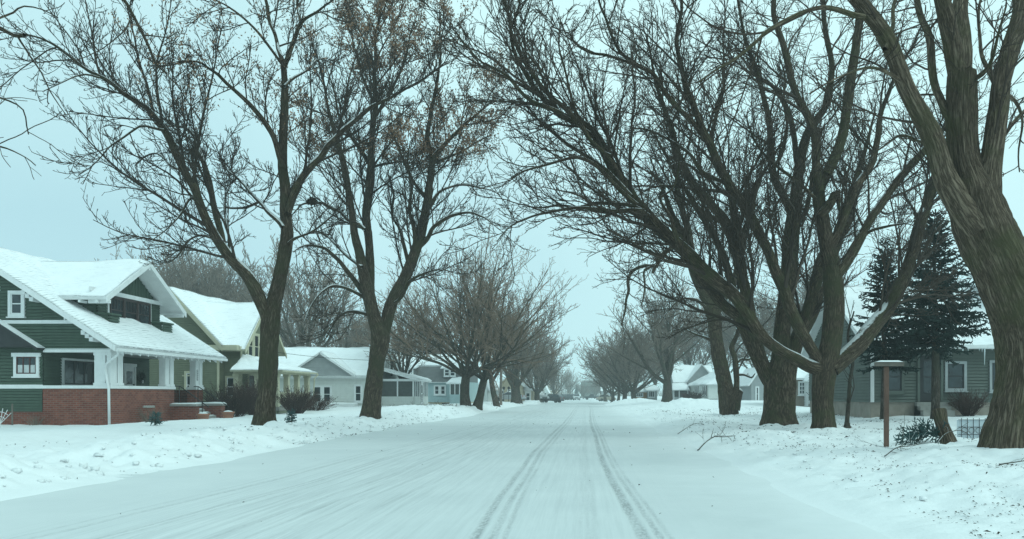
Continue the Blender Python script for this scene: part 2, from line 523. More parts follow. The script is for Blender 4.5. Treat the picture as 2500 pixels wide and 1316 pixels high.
SKIRTS = []   # (x, y, radius) of trunks that gather a little drift
MOUNDS = [(-8.9, 10.4, 1.1, 0.42), (8.2, 62.0, 2.6, 0.62), (6.0, 50.0, 1.4, 0.2), (4.7, 20.5, 1.2, 0.10),
          (-8.2, 15.2, 0.8, 0.12), (-10.8, 47, 3.0, 0.4),
          (-6.8, 118, 4.0, 0.55), (5.6, 100, 3.0, 0.5), (-8.2, 38.5, 1.2, 0.12)]

def ground(x, y):
    x = np.asarray(x, float); y = np.asarray(y, float)
    x, y = np.broadcast_arrays(x, y)
    wob = 0.25 * vnoise(y * 0.16, 3.3) + 0.10 * vnoise(y * 0.9, 8.1)
    # left side
    wide = sstep(100, 108, y)
    d = -7.05 + wob - x - 1.6 * wide
    drive = np.exp(-((y - 12.7) / 1.0) ** 4) * sstep(-0.2, 0.6, d)
    cross = sstep(104, 109, y) * (1 - sstep(121, 127, y))
    ln = 0.7 + 0.65 * vnoise(y * 0.30, 1.7)
    berm = 0.20 * ln * np.exp(-((d - 1.7) / 0.85) ** 2) * (1 - 0.96 * drive)
    berm = berm * (1 - 0.6 * sstep(60, 90, y))
    yardL = 0.20 * sstep(0.0, 1.6, d) * (1 - 0.65 * drive * (1 - sstep(9, 12, d))) - 0.12 * np.exp(-((d - 6.6) / 0.9) ** 2) \
        - 0.12 * sstep(8.5, 12, d) * (1 - sstep(40, 52, y)) + 0.22 * sstep(45, 62, y) * sstep(1, 4, d)
    left = np.where(d > 0, berm + yardL, np.maximum(d * 0.25, -0.04 - 0.5 * (1 - wide)))
    # right side
    e = x - 2.65 - 0.55 * wob - 4.2 * wide
    lr = 0.6 + 0.5 * vnoise(y * 0.3, 21.7)
    bermr = 0.16 * lr * np.exp(-((e - 1.9) / 0.9) ** 2)
    yardR = 0.05 * sstep(0.0, 0.5, e) + (0.13 + 0.17 * np.exp(-((y - 11.0) / 7.0) ** 2)) * sstep(0.2, 4.4, e) + 0.30 * sstep(48, 72, y) * sstep(2, 5, e) + 0.22 * sstep(6, 11, e)
    right = np.where(e > 0, bermr + yardR, np.maximum(e * 0.12, -0.04 - 0.5 * (1 - wide)))
    h = np.where(x < -2, left, right)
    band = np.clip(np.where(x < -2, sstep(0.0, 0.7, d) * (1 - 0.75 * sstep(2.4, 4.2, d)),
                            sstep(0.0, 0.9, e) * (1 - 0.55 * sstep(4.5, 7.5, e))), 0, 1)
    off = np.clip(np.where(x < -2, sstep(0.1, 0.8, d), sstep(0.1, 1.0, e)), 0, 1)
    h = h + off * 0.05 * fbm(x * 0.5, y * 0.5, 1.0, 3)
    h = h + band * (0.16 * fbm(x * 1.3, y * 1.1, 5.0, 4) * np.where(x < 0, 1.1, 0.6) + np.where(x < 0, 0.16, 0.10) * np.abs(fbm(x * 2.6, y * 2.6, 9.0, 4)) + 0.03 * fbm(x * 9, y * 9, 4.0, 2))
    h = h + off * 0.022 * fbm(x * 3.2, y * 3.2, 2.0, 4)
    h = h * (1 - 0.93 * cross)
    for (mx, my, mr, mh) in MOUNDS:
        g = np.exp(-(((x - mx) / mr) ** 2 + ((y - my) / (mr * 1.3)) ** 2))
        h = h + mh * g * (1 + 0.35 * fbm(x * 1.6, y * 1.6, 7.7, 3))
    for (sx, sy, sr) in SKIRTS:
        r = np.sqrt((x - sx) ** 2 + (y - sy) ** 2)
        h = h + 0.07 * np.exp(-((r - sr) / 0.35) ** 2) * (1 + 0.8 * fbm(x * 2.2, y * 2.2, 3.1, 2))
    return h + zroad(y) * (1 - 0.0 * x)

def gz(x, y):
    return float(ground(np.array([x]), np.array([y]))[0])
# ------------------------------------------------------------------ trees: code
def unit(a):
    return a / (np.linalg.norm(a, axis=-1, keepdims=True) + 1e-12)

def resample(P_, R_, k):
    """Catmull-Rom through control points, evenly spaced by length."""
    P_ = np.asarray(P_, float); R_ = np.asarray(R_, float)
    if len(P_) == 2:
        P_ = np.array([P_[0], P_.mean(0), P_[1]]); R_ = np.array([R_[0], R_.mean(), R_[1]])
    Q = np.vstack([2 * P_[0] - P_[1], P_, 2 * P_[-1] - P_[-2]])
    out, rr = [], []
    m = 12
    for i in range(1, len(Q) - 2):
        t = np.linspace(0, 1, m, endpoint=False)[:, None]
        a, b, c, d = Q[i - 1], Q[i], Q[i + 1], Q[i + 2]
        out.append(0.5 * ((2 * b) + (-a + c) * t + (2 * a - 5 * b + 4 * c - d) * t ** 2 + (-a + 3 * b - 3 * c + d) * t ** 3))
        rr.append(R_[i - 1] + (R_[i] - R_[i - 1]) * t[:, 0])
    out.append(Q[-2][None]); rr.append(R_[-1:])
    out = np.vstack(out); rr = np.concatenate(rr)
    s = np.concatenate([[0], np.cumsum(np.linalg.norm(np.diff(out, axis=0), axis=1))])
    u = np.linspace(0, s[-1], k)
    return np.stack([np.interp(u, s, out[:, i]) for i in range(3)], 1), np.interp(u, s, rr)

def tube_arrays(Pn, Rn, s, rough=0.0, seed=0, flare=None):
    """Pn (n,k,3), Rn (n,k) -> verts, quads, bark coordinates."""
    n, k, _ = Pn.shape
    T = np.empty_like(Pn)
    T[:, 1:-1] = Pn[:, 2:] - Pn[:, :-2]; T[:, 0] = Pn[:, 1] - Pn[:, 0]; T[:, -1] = Pn[:, -1] - Pn[:, -2]
    T = unit(T)
    md = unit(Pn[:, -1] - Pn[:, 0])
    ref = np.eye(3)[np.argmin(np.abs(md) + np.array([0.05, 0.0, 0.3]), axis=1)]
    U = unit(np.cross(T, ref[:, None, :])); Wv = np.cross(T, U)
    a = np.arange(s) * 2 * math.pi / s
    ca, sa = np.cos(a), np.sin(a)
    L = np.concatenate([np.zeros((n, 1)), np.cumsum(np.linalg.norm(np.diff(Pn, axis=1), axis=2), axis=1)], axis=1)
    r0 = Rn.mean(axis=1)[:, None, None]
    bx = np.broadcast_to(r0 * ca, (n, k, s)); by = np.broadcast_to(r0 * sa, (n, k, s))
    off = (np.arange(n) * 3.71 + seed)[:, None, None]
    bz = np.broadcast_to(L[:, :, None] + off, (n, k, s))
    Rr = np.broadcast_to(Rn[:, :, None], (n, k, s)).copy()
    if rough:
        lump = fbm(bx * 1.6 + off, by * 1.6, bz * 0.9, 3)
        fur = 1 - np.abs(fbm(bx * 13 + off, by * 13, bz * 1.7, 3)) * 2
        sc = np.minimum(Rr, 0.5)
        Rr = Rr * (1 + 0.16 * lump) + rough * sc * (fur - 0.6) * 0.11
    if flare is not None:
        h0, amt, lobes = flare
        g = np.exp(-L / h0)[:, :, None]
        Rr = Rr * (1 + amt * g * (0.7 + 0.5 * np.sin(a * lobes + seed) + 0.25 * np.sin(a * (lobes + 2) + 2 * seed)))
    V = Pn[:, :, None, :] + Rr[..., None] * (ca[:, None] * U[:, :, None, :] + sa[:, None] * Wv[:, :, None, :])
    idx = np.arange(n * k * s).reshape(n, k, s)
    q = np.stack([idx[:, :-1], np.roll(idx[:, :-1], -1, 2), np.roll(idx[:, 1:], -1, 2), idx[:, 1:]], -1)
    return V.reshape(-1, 3), q.reshape(-1, 4), np.stack([bx, by, bz], -1).reshape(-1, 3)

class Tubes:
    def __init__(self):
        self.V, self.Q, self.B, self.MI, self.T, self.TM, self.n = [], [], [], [], [], [], 0
    def add(self, Pn, Rn, s, m=0, **kw):
        if Pn.ndim == 2: Pn, Rn = Pn[None], Rn[None]
        if len(Pn) == 0: return
        v, q, b = tube_arrays(Pn, Rn, s, **kw)
        self.V.append(v); self.Q.append(q + self.n); self.B.append(b); self.MI.append(np.full(len(q), m)); self.n += len(v)
    def tris(self, V, m=0):
        """V (t,3,3) loose triangles"""
        t = len(V)
        if t == 0: return
        self.V.append(V.reshape(-1, 3)); self.B.append(np.zeros((t * 3, 3)))
        self.T.append(np.arange(t * 3).reshape(t, 3) + self.n); self.TM.append(np.full(t, m)); self.n += t * 3
    def build(self, name, mats, parent, smooth=True, bark=True):
        V = np.vstack(self.V)
        Q = np.vstack(self.Q) if self.Q else None
        T = np.vstack(self.T) if self.T else None
        mi = np.concatenate(self.MI + self.TM)
        return np_mesh(name, V, Q, mats, parent, mi, smooth, tris=T, attrs={'bark': np.vstack(self.B)} if bark else None)

def spawn(rng, P_, R_, spacing, t0, t1, ratio, lmin, lmax, ang, k, trop, wob, rtip, slender=0.0125, up=0.15, taper=0.72, rcap=0.62, fork=0.0):
    """Side branches on every parent; returns (n,k,3), (n,k)."""
    n, kp, _ = P_.shape
    seg = np.linalg.norm(np.diff(P_, axis=1), axis=2)
    Lp = seg.sum(1)
    cnt = (Lp * (t1 - t0) / spacing + rng.random(n)).astype(int)
    pi = np.repeat(np.arange(n), cnt)
    m = len(pi)
    if m == 0: return np.zeros((0, k, 3)), np.zeros((0, k))
    j = np.arange(m) - np.repeat(np.cumsum(cnt) - cnt, cnt)
    t = t0 + (t1 - t0) * (j + rng.random(m)) / cnt[pi]
    fi = t * (kp - 1); i0 = np.clip(fi.astype(int), 0, kp - 2); fr = (fi - i0)[:, None]
    p = P_[pi, i0] * (1 - fr) + P_[pi, i0 + 1] * fr
    r = R_[pi, i0] * (1 - fr[:, 0]) + R_[pi, i0 + 1] * fr[:, 0]
    T = unit(P_[pi, i0 + 1] - P_[pi, i0])
    rv = rng.normal(size=(m, 3))
    rv[:, 2] += 0.25
    side = unit(rv - (rv * T).sum(1, keepdims=True) * T)
    a = np.radians(np.clip(rng.normal(ang, 11, m), 14, 90))[:, None]
    d = unit(np.cos(a) * T + np.sin(a) * side + np.array([0, 0, up]))
    L = np.clip(Lp[pi] * ratio * (1.08 - taper * t) * rng.uniform(0.55, 1.25, m), np.minimum(lmin, 0.42 * Lp[pi]), lmax) * rng.uniform(0.8, 1.1, m)
    r0 = np.maximum(np.minimum(r * rcap, np.maximum(L * slender, rtip * 1.15)), rtip * 1.05)
    out = np.empty((m, k, 3)); out[:, 0] = p
    st = (L / (k - 1))[:, None]
    bend = rng.normal(size=(m, 3)) * wob * 0.6
    for q in range(1, k):
        f = (q - 1) / max(1, k - 2)
        tz = trop[0] + (trop[1] - trop[0]) * f
        d = unit(d + bend / (k - 1) + rng.normal(size=(m, 3)) * wob / math.sqrt(k) + np.array([0, 0, 1.0]) * tz / (k - 1))
        p = p + d * st
        out[:, q] = p
    R = r0[:, None] + (rtip - r0)[:, None] * (np.linspace(0, 1, k)[None] ** 0.8)
    return out, R

def seed_tris(rng, tips, n, size, spread):
    """small hanging leaf/seed shapes near the twig tips"""
    i = rng.integers(0, len(tips), n)
    c = tips[i] + rng.normal(size=(n, 3)) * spread
    a = unit(rng.normal(size=(n, 3)) + np.array([0, 0, -1.2])) * (size * rng.uniform(0.6, 1.3, n))[:, None]
    b = unit(np.cross(a, rng.normal(size=(n, 3)))) * (size * 0.32)
    return np.stack([c - b, c + b, c + a], 1)

SPECIES = {
  # spacing / ratio / length limits / angle / tropism per level
  'ash': dict(l=[dict(spacing=0.74, t0=0.16, t1=0.99, ratio=0.52, lmin=1.5, lmax=4.4, ang=43, k=10, trop=(-0.5, 1.0), wob=0.24),
                 dict(spacing=0.36, t0=0.10, t1=1.0, ratio=0.42, lmin=0.55, lmax=2.2, ang=34, k=7, trop=(-0.45, 0.95), wob=0.22),
                 dict(spacing=0.25, t0=0.10, t1=1.0, ratio=0.45, lmin=0.30, lmax=1.05, ang=34, k=5, trop=(-0.25, 0.85), wob=0.2),
                 dict(spacing=0.25, t0=0.15, t1=1.0, ratio=0.4, lmin=0.13, lmax=0.32, ang=44, k=3, trop=(0.1, 0.5), wob=0.2)], rtip=0.0060),
  'maple': dict(l=[dict(spacing=0.72, t0=0.14, t1=0.99, ratio=0.46, lmin=1.7, lmax=5.4, ang=38, k=11, trop=(-0.05, 0.5), wob=0.32),
                   dict(spacing=0.40, t0=0.10, t1=1.0, ratio=0.44, lmin=0.6, lmax=2.7, ang=36, k=8, trop=(-0.1, 0.15), wob=0.30),
                   dict(spacing=0.25, t0=0.10, t1=1.0, ratio=0.48, lmin=0.34, lmax=1.3, ang=36, k=5, trop=(-0.2, -0.05), wob=0.28),
                   dict(spacing=0.27, t0=0.15, t1=1.0, ratio=0.42, lmin=0.15, lmax=0.36, ang=46, k=3, trop=(-0.2, 0.25), wob=0.3)], rtip=0.0056),
}

def grow(rng, tb, P_, R_, sp, dens=1.0, rscale=1.0, levels=4, m=0, lscale=1.0, keep=None):
    """Adds all side branches of the limbs P_ (list of (k,3)) to tb; returns twig tips."""
    cur = []
    lim = [(p, r) for p, r in zip(P_, R_)]
    spec = SPECIES[sp]; rtip = spec['rtip'] * rscale
    # level 1: every limb has its own resolution
    outs = []
    for (p, r) in lim:
        d = dict(spec['l'][0]); d['spacing'] /= dens; d['lmax'] *= lscale
        o, rr = spawn(rng, p[None], r[None], rtip=rtip * 1.6, **d)
        # the leader itself carries fine wood at its end
        outs.append((o, rr))
    k1 = spec['l'][0]['k']
    A = np.concatenate([o for o, _ in outs]); AR = np.concatenate([r for _, r in outs])
    if keep is not None:
        ok = keep(A); A, AR = A[ok], AR[ok]
    tb.add(A, AR, 5, m)
    tips = [A[:, -1]]
    # leaders' last part also grows level-2 wood
    ends = []
    for (p, r) in lim:
        e, er = resample(p[int(len(p) * 0.55):], r[int(len(p) * 0.55):], k1)
        ends.append((e, er))
    B = np.concatenate([A, np.stack([e for e, _ in ends])]); BR = np.concatenate([AR, np.stack([r for _, r in ends])])
    for lv in range(1, levels):
        d = dict(spec['l'][lv]); d['spacing'] /= dens
        C, CR = spawn(rng, B, BR, rtip=rtip * (1.25 if lv == 1 else 1.0), **d)
        if keep is not None:
            ok = keep(C); C, CR = C[ok], CR[ok]
        tb.add(C, CR, 4 if lv == 1 else 3, m)
        tips.append(C[:, -1])
        B, BR = C, CR
    return tips

FORESTS = "bare street trees along the kerb"

def traced_tree(name, label, cat, base_px, Y, limbs, sp, bark, twig, seed, dens=1.0, rscale=1.0, sides=(28, 12), rough=0.6,
                flare=(0.35, 0.45, 5), keys=None, group=FORESTS, lscale=1.0, trunk_n=1, nogrow=(), levels=4, wscale=1.0, extra=None, keep=None):
    """limbs: list of (points [(px,py,width px)...], depth0, depth1); the first trunk_n are trunks."""
    rng = np.random.default_rng(seed)
    bx = (base_px[0] - VX) * Y / F
    bz = EYE - (base_px[1] - VY) * Y / F
    t = thing(name, (bx, Y, bz), label, cat, group)
    tr = Tubes(); LP, LR = [], []
    for i, (pts, d0, d1) in enumerate(limbs):
        n = len(pts)
        Pp, Rr = [], []
        for j, (px, py, w) in enumerate(pts):
            yy = Y + d0 + (d1 - d0) * (j / (n - 1)) ** 1.3
            Pp.append(P(px, py, yy)); Rr.append(max(0.5 * w * yy / F * wscale, 0.012))
        L = sum(np.linalg.norm(Pp[q + 1] - Pp[q]) for q in range(n - 1))
        big = Rr[0] > 0.16 or i < trunk_n
        k = int(np.clip(L / (0.06 if i < trunk_n and rough > 0.7 else 0.16), 10, 150))
        p, r = resample(Pp, Rr, k)
        # crooked wood, more so towards the tip
        f = np.linspace(0, 1, k)[:, None]
        kn = np.stack([vnoise(np.arange(k) * 0.16 * L / k * 6 + i * 7.7, seed + q * 3.1) for q in range(3)], 1)
        p = p + kn * (0.05 + 0.07 * f) * (0 if i < trunk_n else 1) * np.minimum(1, np.linspace(0, 5, k))[:, None]
        s = sides[0] if big else (sides[1] if Rr[0] > 0.06 else 8)
        tr.add(p, r, s, 0, rough=rough if big else rough * 0.6, seed=seed + i * 1.3, flare=flare if i < trunk_n else None)
        # rounded end for cut or thick limbs
        if i not in nogrow:
            q0 = int(len(p) * 0.48) if i < trunk_n else 0     # no twigs low on the bole
            LP.append(p[q0:]); LR.append(r[q0:])
    tk = tr.build('trunk', [bark], t)
    cr = Tubes()
    tips = grow(rng, cr, LP[:], LR[:], sp, dens, rscale, levels, 0, lscale, keep)
    mats = [twig]
    cr.build('crown', mats, t, smooth=False, bark=False)
    if keys is not None:
        tp = np.concatenate(tips[1:])
        sel = keys['where'](tp)
        tp = tp[sel]
        if len(tp) > 10:
            kb = Tubes(); kb.tris(seed_tris(rng, tp, keys['n'], keys['size'], 0.09))
            o = kb.build('seed_clusters', [M['keys']], t, smooth=False, bark=False); o['kind'] = 'stuff'
    if extra: extra(t, rng)
    return t

# a generic vase-shaped street tree, made at the origin and copied
def generic_tree(name, label, cat, H, spread, tr_r, crotch, nl, sp, bark, twig, seed, levels=3, dens=0.8, rscale=3.0, lean=0.0,
                 group=FORESTS, loc=(0, 0, 0), trunk_sides=12, twin=False, angs=(12, 46), limb=0.46):
    rng = np.random.default_rng(seed)
    t = thing(name, loc, label, cat, group)
    o = np.array(loc, float)
    tr = Tubes(); LP, LR = [], []
    trunks = [(o + np.array([0, 0, -0.3]), lean, tr_r)]
    if twin: trunks.append((o + np.array([tr_r * 2.1, 0.3, -0.3]), lean + 0.25, tr_r * 0.85))
    for ti, (b, ln, r) in enumerate(trunks):
        top = b + np.array([ln * crotch, rng.normal() * 0.1, crotch + 0.3])
        p, rr = resample([b, (b + top) / 2 + rng.normal(size=3) * 0.05, top], [r * 1.1, r * 0.92, r * 0.8], 14)
        tr.add(p, rr, trunk_sides, 0, rough=0.6, seed=seed + ti, flare=(0.35, 0.4, 5))
        n = nl if not twin else nl // 2 + 1
        for i in range(n):
            az = 2 * math.pi * (i + rng.uniform(-0.25, 0.25)) / n + seed
            an = math.radians(rng.uniform(*angs)) if i else math.radians(6)
            hd = np.array([math.cos(az), math.sin(az), 0]) * spread
            st = b + (top - b) * rng.uniform(0.78, 0.99)
            L = (H - crotch) * rng.uniform(0.78, 0.98)
            d = unit(np.array([math.cos(az) * math.sin(an) * spread, math.sin(az) * math.sin(an) * spread, math.cos(an)]))
            pts, rads = [st], [r * limb]
            q = st.copy()
            for s_ in range(1, 6):
                d = unit(d + rng.normal(size=3) * 0.12 + np.array([0, 0, 0.07]))
                q = q + d * L / 5
                pts.append(q.copy()); rads.append(r * limb * (1 - s_ / 5.0) ** 1.05 + 0.014)
            pp, pr = resample(pts, rads, 18)
            tr.add(pp, pr, 8, 0, rough=0.4, seed=seed + i)
            LP.append(pp); LR.append(pr)
            # secondary leaders
            for s_ in range(3):
                j = rng.integers(4, 11)
                d2 = unit(unit(pp[j + 1] - pp[j]) + rng.normal(size=3) * np.array([0.5, 0.5, 0.25]))
                q2 = [pp[j] + d2 * L * 0.13 * z + np.array([0, 0, 0.03 * z * z]) for z in range(5)]
                sp_, sr_ = resample(q2, [pr[j] * 0.7, pr[j] * 0.55, pr[j] * 0.4, pr[j] * 0.25, 0.02], 12)
                tr.add(sp_, sr_, 6, 0, seed=seed + i + s_)
                LP.append(sp_); LR.append(sr_)
    tr.build('trunk', [bark], t)
    cr = Tubes()
    grow(rng, cr, LP, LR, sp, dens, rscale, levels, 0, 1.0)
    cr.build('crown', [twig], t, smooth=False, bark=False)
    return t

def kids(o):
    return [c for c in bpy.data.objects if c.parent == o]

def dup(root, loc, rz=0.0, sc=1.0, label=None, group=None):
    r = root.copy(); COL.objects.link(r)
    r.location = tuple(float(c) for c in loc); r.rotation_euler = (0, 0, rz); r.scale = (sc, sc, sc)
    if label: r['label'] = label
    if group: r['group'] = group
    for ch in kids(root):
        c = ch.copy(); COL.objects.link(c); c.parent = r
        for g in kids(ch):
            d = g.copy(); COL.objects.link(d); d.parent = c
    return r

def spruce(name, label, X, Y, zb, H, wid, clear, seed, needle, group=None, dens=1.0, nr=0.026):
    """Conifer: tapered trunk, whorls of drooping boughs carrying needle-clad twigs."""
    rng = np.random.default_rng(seed)
    t = thing(name, (X, Y, zb), label, 'spruce tree', group)
    o = np.array([X, Y, zb])
    tb = Tubes()
    zz = np.linspace(-0.3, H, 24)
    pt = o + np.stack([0.03 * vnoise(zz * 0.6, seed), 0.03 * vnoise(zz * 0.6, seed + 5.0), zz], 1)
    r = 0.021 * H * (1 - np.clip(zz / H, 0, 1)) ** 0.9 + 0.012
    tb.add(pt, r, 12, 0, rough=0.4, seed=seed, flare=(0.25, 0.3, 5))
    BP, BL = [], []
    z = clear
    while z < H * 0.985:
        f = (z - clear) / (H - clear)
        nb = int(rng.integers(8, 12) * dens) if f < 0.9 else 5
        a0 = rng.random() * 7
        for i in range(nb):
            L = wid * (1 - f) ** 0.85 * rng.uniform(0.62, 1.12) + 0.12
            if f < 0.06: L *= rng.uniform(0.5, 0.95)
            az = a0 + 2 * math.pi * i / nb + rng.normal() * 0.22
            el = math.radians(-16 + 44 * f + rng.normal() * 7)
            h = np.array([math.cos(az), math.sin(az), 0])
            s = np.linspace(0, 1, 8)[:, None]
            p = o + np.array([0, 0, z + rng.normal() * 0.05]) + h * L * s * math.cos(el) + np.array([0, 0, 1.0]) * (L * s * math.sin(el) + 0.13 * L * (s ** 2.2))
            BP.append(p); BL.append(L)
        z += (0.17 + 0.13 * (1 - f)) * rng.uniform(0.7, 1.2) * (H / 9.0) ** 0.5
    BP = np.stack(BP); BL = np.array(BL)
    BR = (0.011 * BL)[:, None] * np.linspace(1, 0.35, 8)[None] + 0.004
    tb.add(BP, BR, 4, 0)
    tb.build('trunk', [M['bark_far']], t)
    cr = Tubes()
    A, AR = spawn(rng, BP, np.full(BR.shape, 0.03), 0.088, 0.10, 1.0, 0.38, 0.18, 0.85, 50, 5, (-0.25, 0.0), 0.16, nr * 0.5, up=-0.05, taper=0.7)
    # flatten the sprays: needle twigs lie near the bough's plane
    A[:, 1:, 2] = A[:, :1, 2] + (A[:, 1:, 2] - A[:, :1, 2]) * 0.5 - 0.03
    B, BRr = spawn(rng, A, np.full(AR.shape, 0.03), 0.095, 0.15, 1.0, 0.5, 0.09, 0.3, 46, 3, (-0.1, 0.0), 0.12, nr * 0.4, up=0.0)
    for a in (A, B):
        k = a.shape[1]
        cr.add(a, np.broadcast_to(nr * np.linspace(1.0, 0.35, k)[None], a.shape[:2]) * rng.uniform(0.7, 1.25, (len(a), 1)), 4, 0)
    E = BP[:, 2:]
    cr.add(E, np.broadcast_to(nr * 1.1 * np.linspace(1, 0.4, 6)[None], E.shape[:2]).copy(), 4, 0)
    cr.build('foliage', [needle], t, smooth=False, bark=False)
    return t

def shrub(name, label, x, y, h, w, n, seed, mat_, group=None, lean=(0, 0), rs=1.0, levels=2):
    rng = np.random.default_rng(seed)
    z = gz(x, y) - 0.05
    t = thing(name, (x, y, z), label, 'shrub', group)
    a = rng.random(n) * 2 * math.pi; rr = np.sqrt(rng.random(n))
    b = np.stack([x + np.cos(a) * rr * w * 0.22, y + np.sin(a) * rr * w * 0.22, np.full(n, z)], 1)
    d = unit(np.stack([np.cos(a) * rr * w / h + lean[0], np.sin(a) * rr * w / h + lean[1], np.full(n, 1.25)], 1))
    L = h * rng.uniform(0.6, 1.08, n)
    k = 7
    out = np.empty((n, k, 3)); out[:, 0] = b
    p = b.copy()
    for q in range(1, k):
        d = unit(d + rng.normal(size=(n, 3)) * 0.10 + np.stack([np.cos(a), np.sin(a), np.zeros(n)], 1) * 0.03)
        p = p + d * (L / (k - 1))[:, None]; out[:, q] = p
    R = np.linspace(0.011, 0.005, k)[None].repeat(n, 0) * rs
    tb = Tubes(); tb.add(out, R, 4)
    A, AR = spawn(rng, out, R, 0.13, 0.25, 1.0, 0.38, 0.12, 0.5, 34, 4, (0.1, 0.3), 0.3, 0.0042 * rs, up=0.2)
    tb.add(A, AR, 3)
    if levels > 1:
        B, BR = spawn(rng, A, AR, 0.11, 0.2, 1.0, 0.5, 0.08, 0.25, 40, 3, (0.1, 0.3), 0.25, 0.004 * rs, up=0.1)
        tb.add(B, BR, 3)
    tb.build('stems', [mat_], t, smooth=False, bark=False)
    return t
# ------------------------------------------------------------------ ground and road meshes
TREE_BASES = {  # photo x, depth, trunk radius
    'a': (646, 24.0, 0.35), 'b': (907, 34.0, 0.40), 'c': (1140, 59.0, 0.5), 'd': (2007, 24.0, 0.40),
    'e': (1903, 28.0, 0.52), 'f': (1783, 43.0, 0.5), 'g': (2492, 13.5, 0.66), 'h': (1629, 84.0, 0.6)}
for q in TREE_BASES.values():
    SKIRTS.append(((q[0] - VX) * q[1] / F, q[1], q[2]))

def arange_grow(a, b, f, mn):
    out = [a]
    while out[-1] < b:
        out.append(out[-1] + max(mn, f * out[-1]))
    return out

def build_ground():
    xs = np.concatenate([[-4000, -1500, -500, -200, -120, -80], np.arange(-60, -24, 0.8), np.arange(-24, -14, 0.25), np.arange(-14, -6.4, 0.085),
                         np.arange(-6.4, 2.0, 0.7), np.arange(2.2, 9.6, 0.085), np.arange(9.6, 22, 0.22), np.arange(22, 50, 0.9), [60, 80, 120, 200, 500, 1500, 4000]])
    ys = np.concatenate([[-400, -100, -40, -15, -4, 0, 2.5], arange_grow(4.0, 320, 0.0062, 0.03), [360, 420, 500, 700, 1200, 4000]])
    X, Y = np.meshgrid(xs, ys)
    Z = ground(X, np.clip(Y, -4, 400))
    road_m = (X > -6.7) & (X < 2.4)
    Z = np.where(road_m, zroad(Y) - 0.05, Z)
    n, m = X.shape
    idx = np.arange(n * m).reshape(n, m)
    q = np.stack([idx[:-1, :-1], idx[:-1, 1:], idx[1:, 1:], idx[1:, :-1]], -1).reshape(-1, 4)
    o = np_mesh('ground', np.stack([X, Y, Z], -1).reshape(-1, 3), q, [M['snow']], smooth=True)
    tag(o, kind='structure')

def build_road():
    xs = np.concatenate([np.arange(-8.6, -5.6, 0.12), np.arange(-5.6, 1.2, 0.022), np.arange(1.2, 4.6, 0.12)])
    ys = np.array([-60, -20, -6, 0, 3] + arange_grow(5.0, 330, 0.010, 0.05))
    X, Y = np.meshgrid(xs, ys)
    def lane(c, w, strips, seed, amp=0.10):
        """one tyre lane: centre c(y), half width, list of (offset, half width, strength)"""
        cy = np.interp(Y, [p[0] for p in c], [p[1] for p in c]) + amp * vnoise(Y * 0.12, seed) * 0.5
        out = 0
        for off, hw, stg in strips:
            d = np.abs(X - cy - off) / hw
            out = np.maximum(out, stg * np.clip(1.25 - d * d, 0, 1) * np.clip(0.88 + 0.75 * fbm(X * 14, Y * 1.3, seed + off, 3), 0, 1))
        return out
    tr = lane([(5, .62), (7.2, .60), (11, .50), (18, .42), (37, .42), (60, .52), (110, .6)], .2, [(-0.10, 0.065, 1.0), (0.05, 0.04, .7), (0.14, 0.03, .55)], 3.0)
    tr2 = lane([(5, -.80), (7.2, -.82), (11, -.92), (18, -1.03), (37, -.88), (60, -.8), (110, -.8)], .2, [(-0.13, 0.05, .85), (0.03, 0.045, .7), (0.14, 0.03, .5)], 7.0)
    tr3 = lane([(5, .03), (11, .05), (30, .0)], .1, [(0.0, 0.07, .22), (-0.1, 0.03, .15)], 11.0)
    t4 = lane([(5, -5.1), (7.2, -5.06), (12, -4.75), (20, -4.45), (60, -4.3), (110, -3.0), (160, -2.4)], .1, [(0, 0.05, .46), (0.62, 0.035, .46), (0.72, 0.03, .38), (0.9, .03, .3), (-.2, .03, .28)], 15.0, 0.25)
    t5 = lane([(5, -3.4), (12, -3.2), (60, -2.9), (110, -2.0)], .1, [(0, 0.045, .34), (0.3, 0.03, .3), (0.55, 0.03, .26), (.95, .03, .22)], 19.0, 0.3)
    far = np.clip(1.15 - Y / 95.0, 0, 1)
    track = np.clip(np.maximum.reduce([tr, tr2, tr3]) * np.clip(1.2 - Y / 110, 0, 1) + np.maximum(t4, t5) * np.clip(1.2 - Y / 140, 0.25, 1), 0, 1)
    streak = np.exp(-((X + 3.2) / 1.7) ** 2) * 0.95 + 0.45 * np.exp(-((X + 0.2) / 1.0) ** 2)
    Z = zroad(Y) + 0.025 * vnoise(X * 0.5, Y * 0.22, 4.0) * 0.6 - 0.012 * track + 0.008 * fbm(X * 3, Y * 0.9, 1.0, 3) - 0.010 * ((X + 2.1) / 5) ** 2
    # low drifts blown over the road at the margins
    Z = Z + 0.02 * sstep(1.0, 3.2, X) + 0.02 * sstep(5.2, 7.4, -X)
    n, m = X.shape
    idx = np.arange(n * m).reshape(n, m)
    q = np.stack([idx[:-1, :-1], idx[:-1, 1:], idx[1:, 1:], idx[1:, :-1]], -1).reshape(-1, 4)
    o = np_mesh('road', np.stack([X, Y, Z], -1).reshape(-1, 3), q, [M['road']], smooth=True,
                attrs={'track': track.ravel(), 'streak': streak.ravel()})
    tag(o, kind='structure')
build_ground()
build_road()

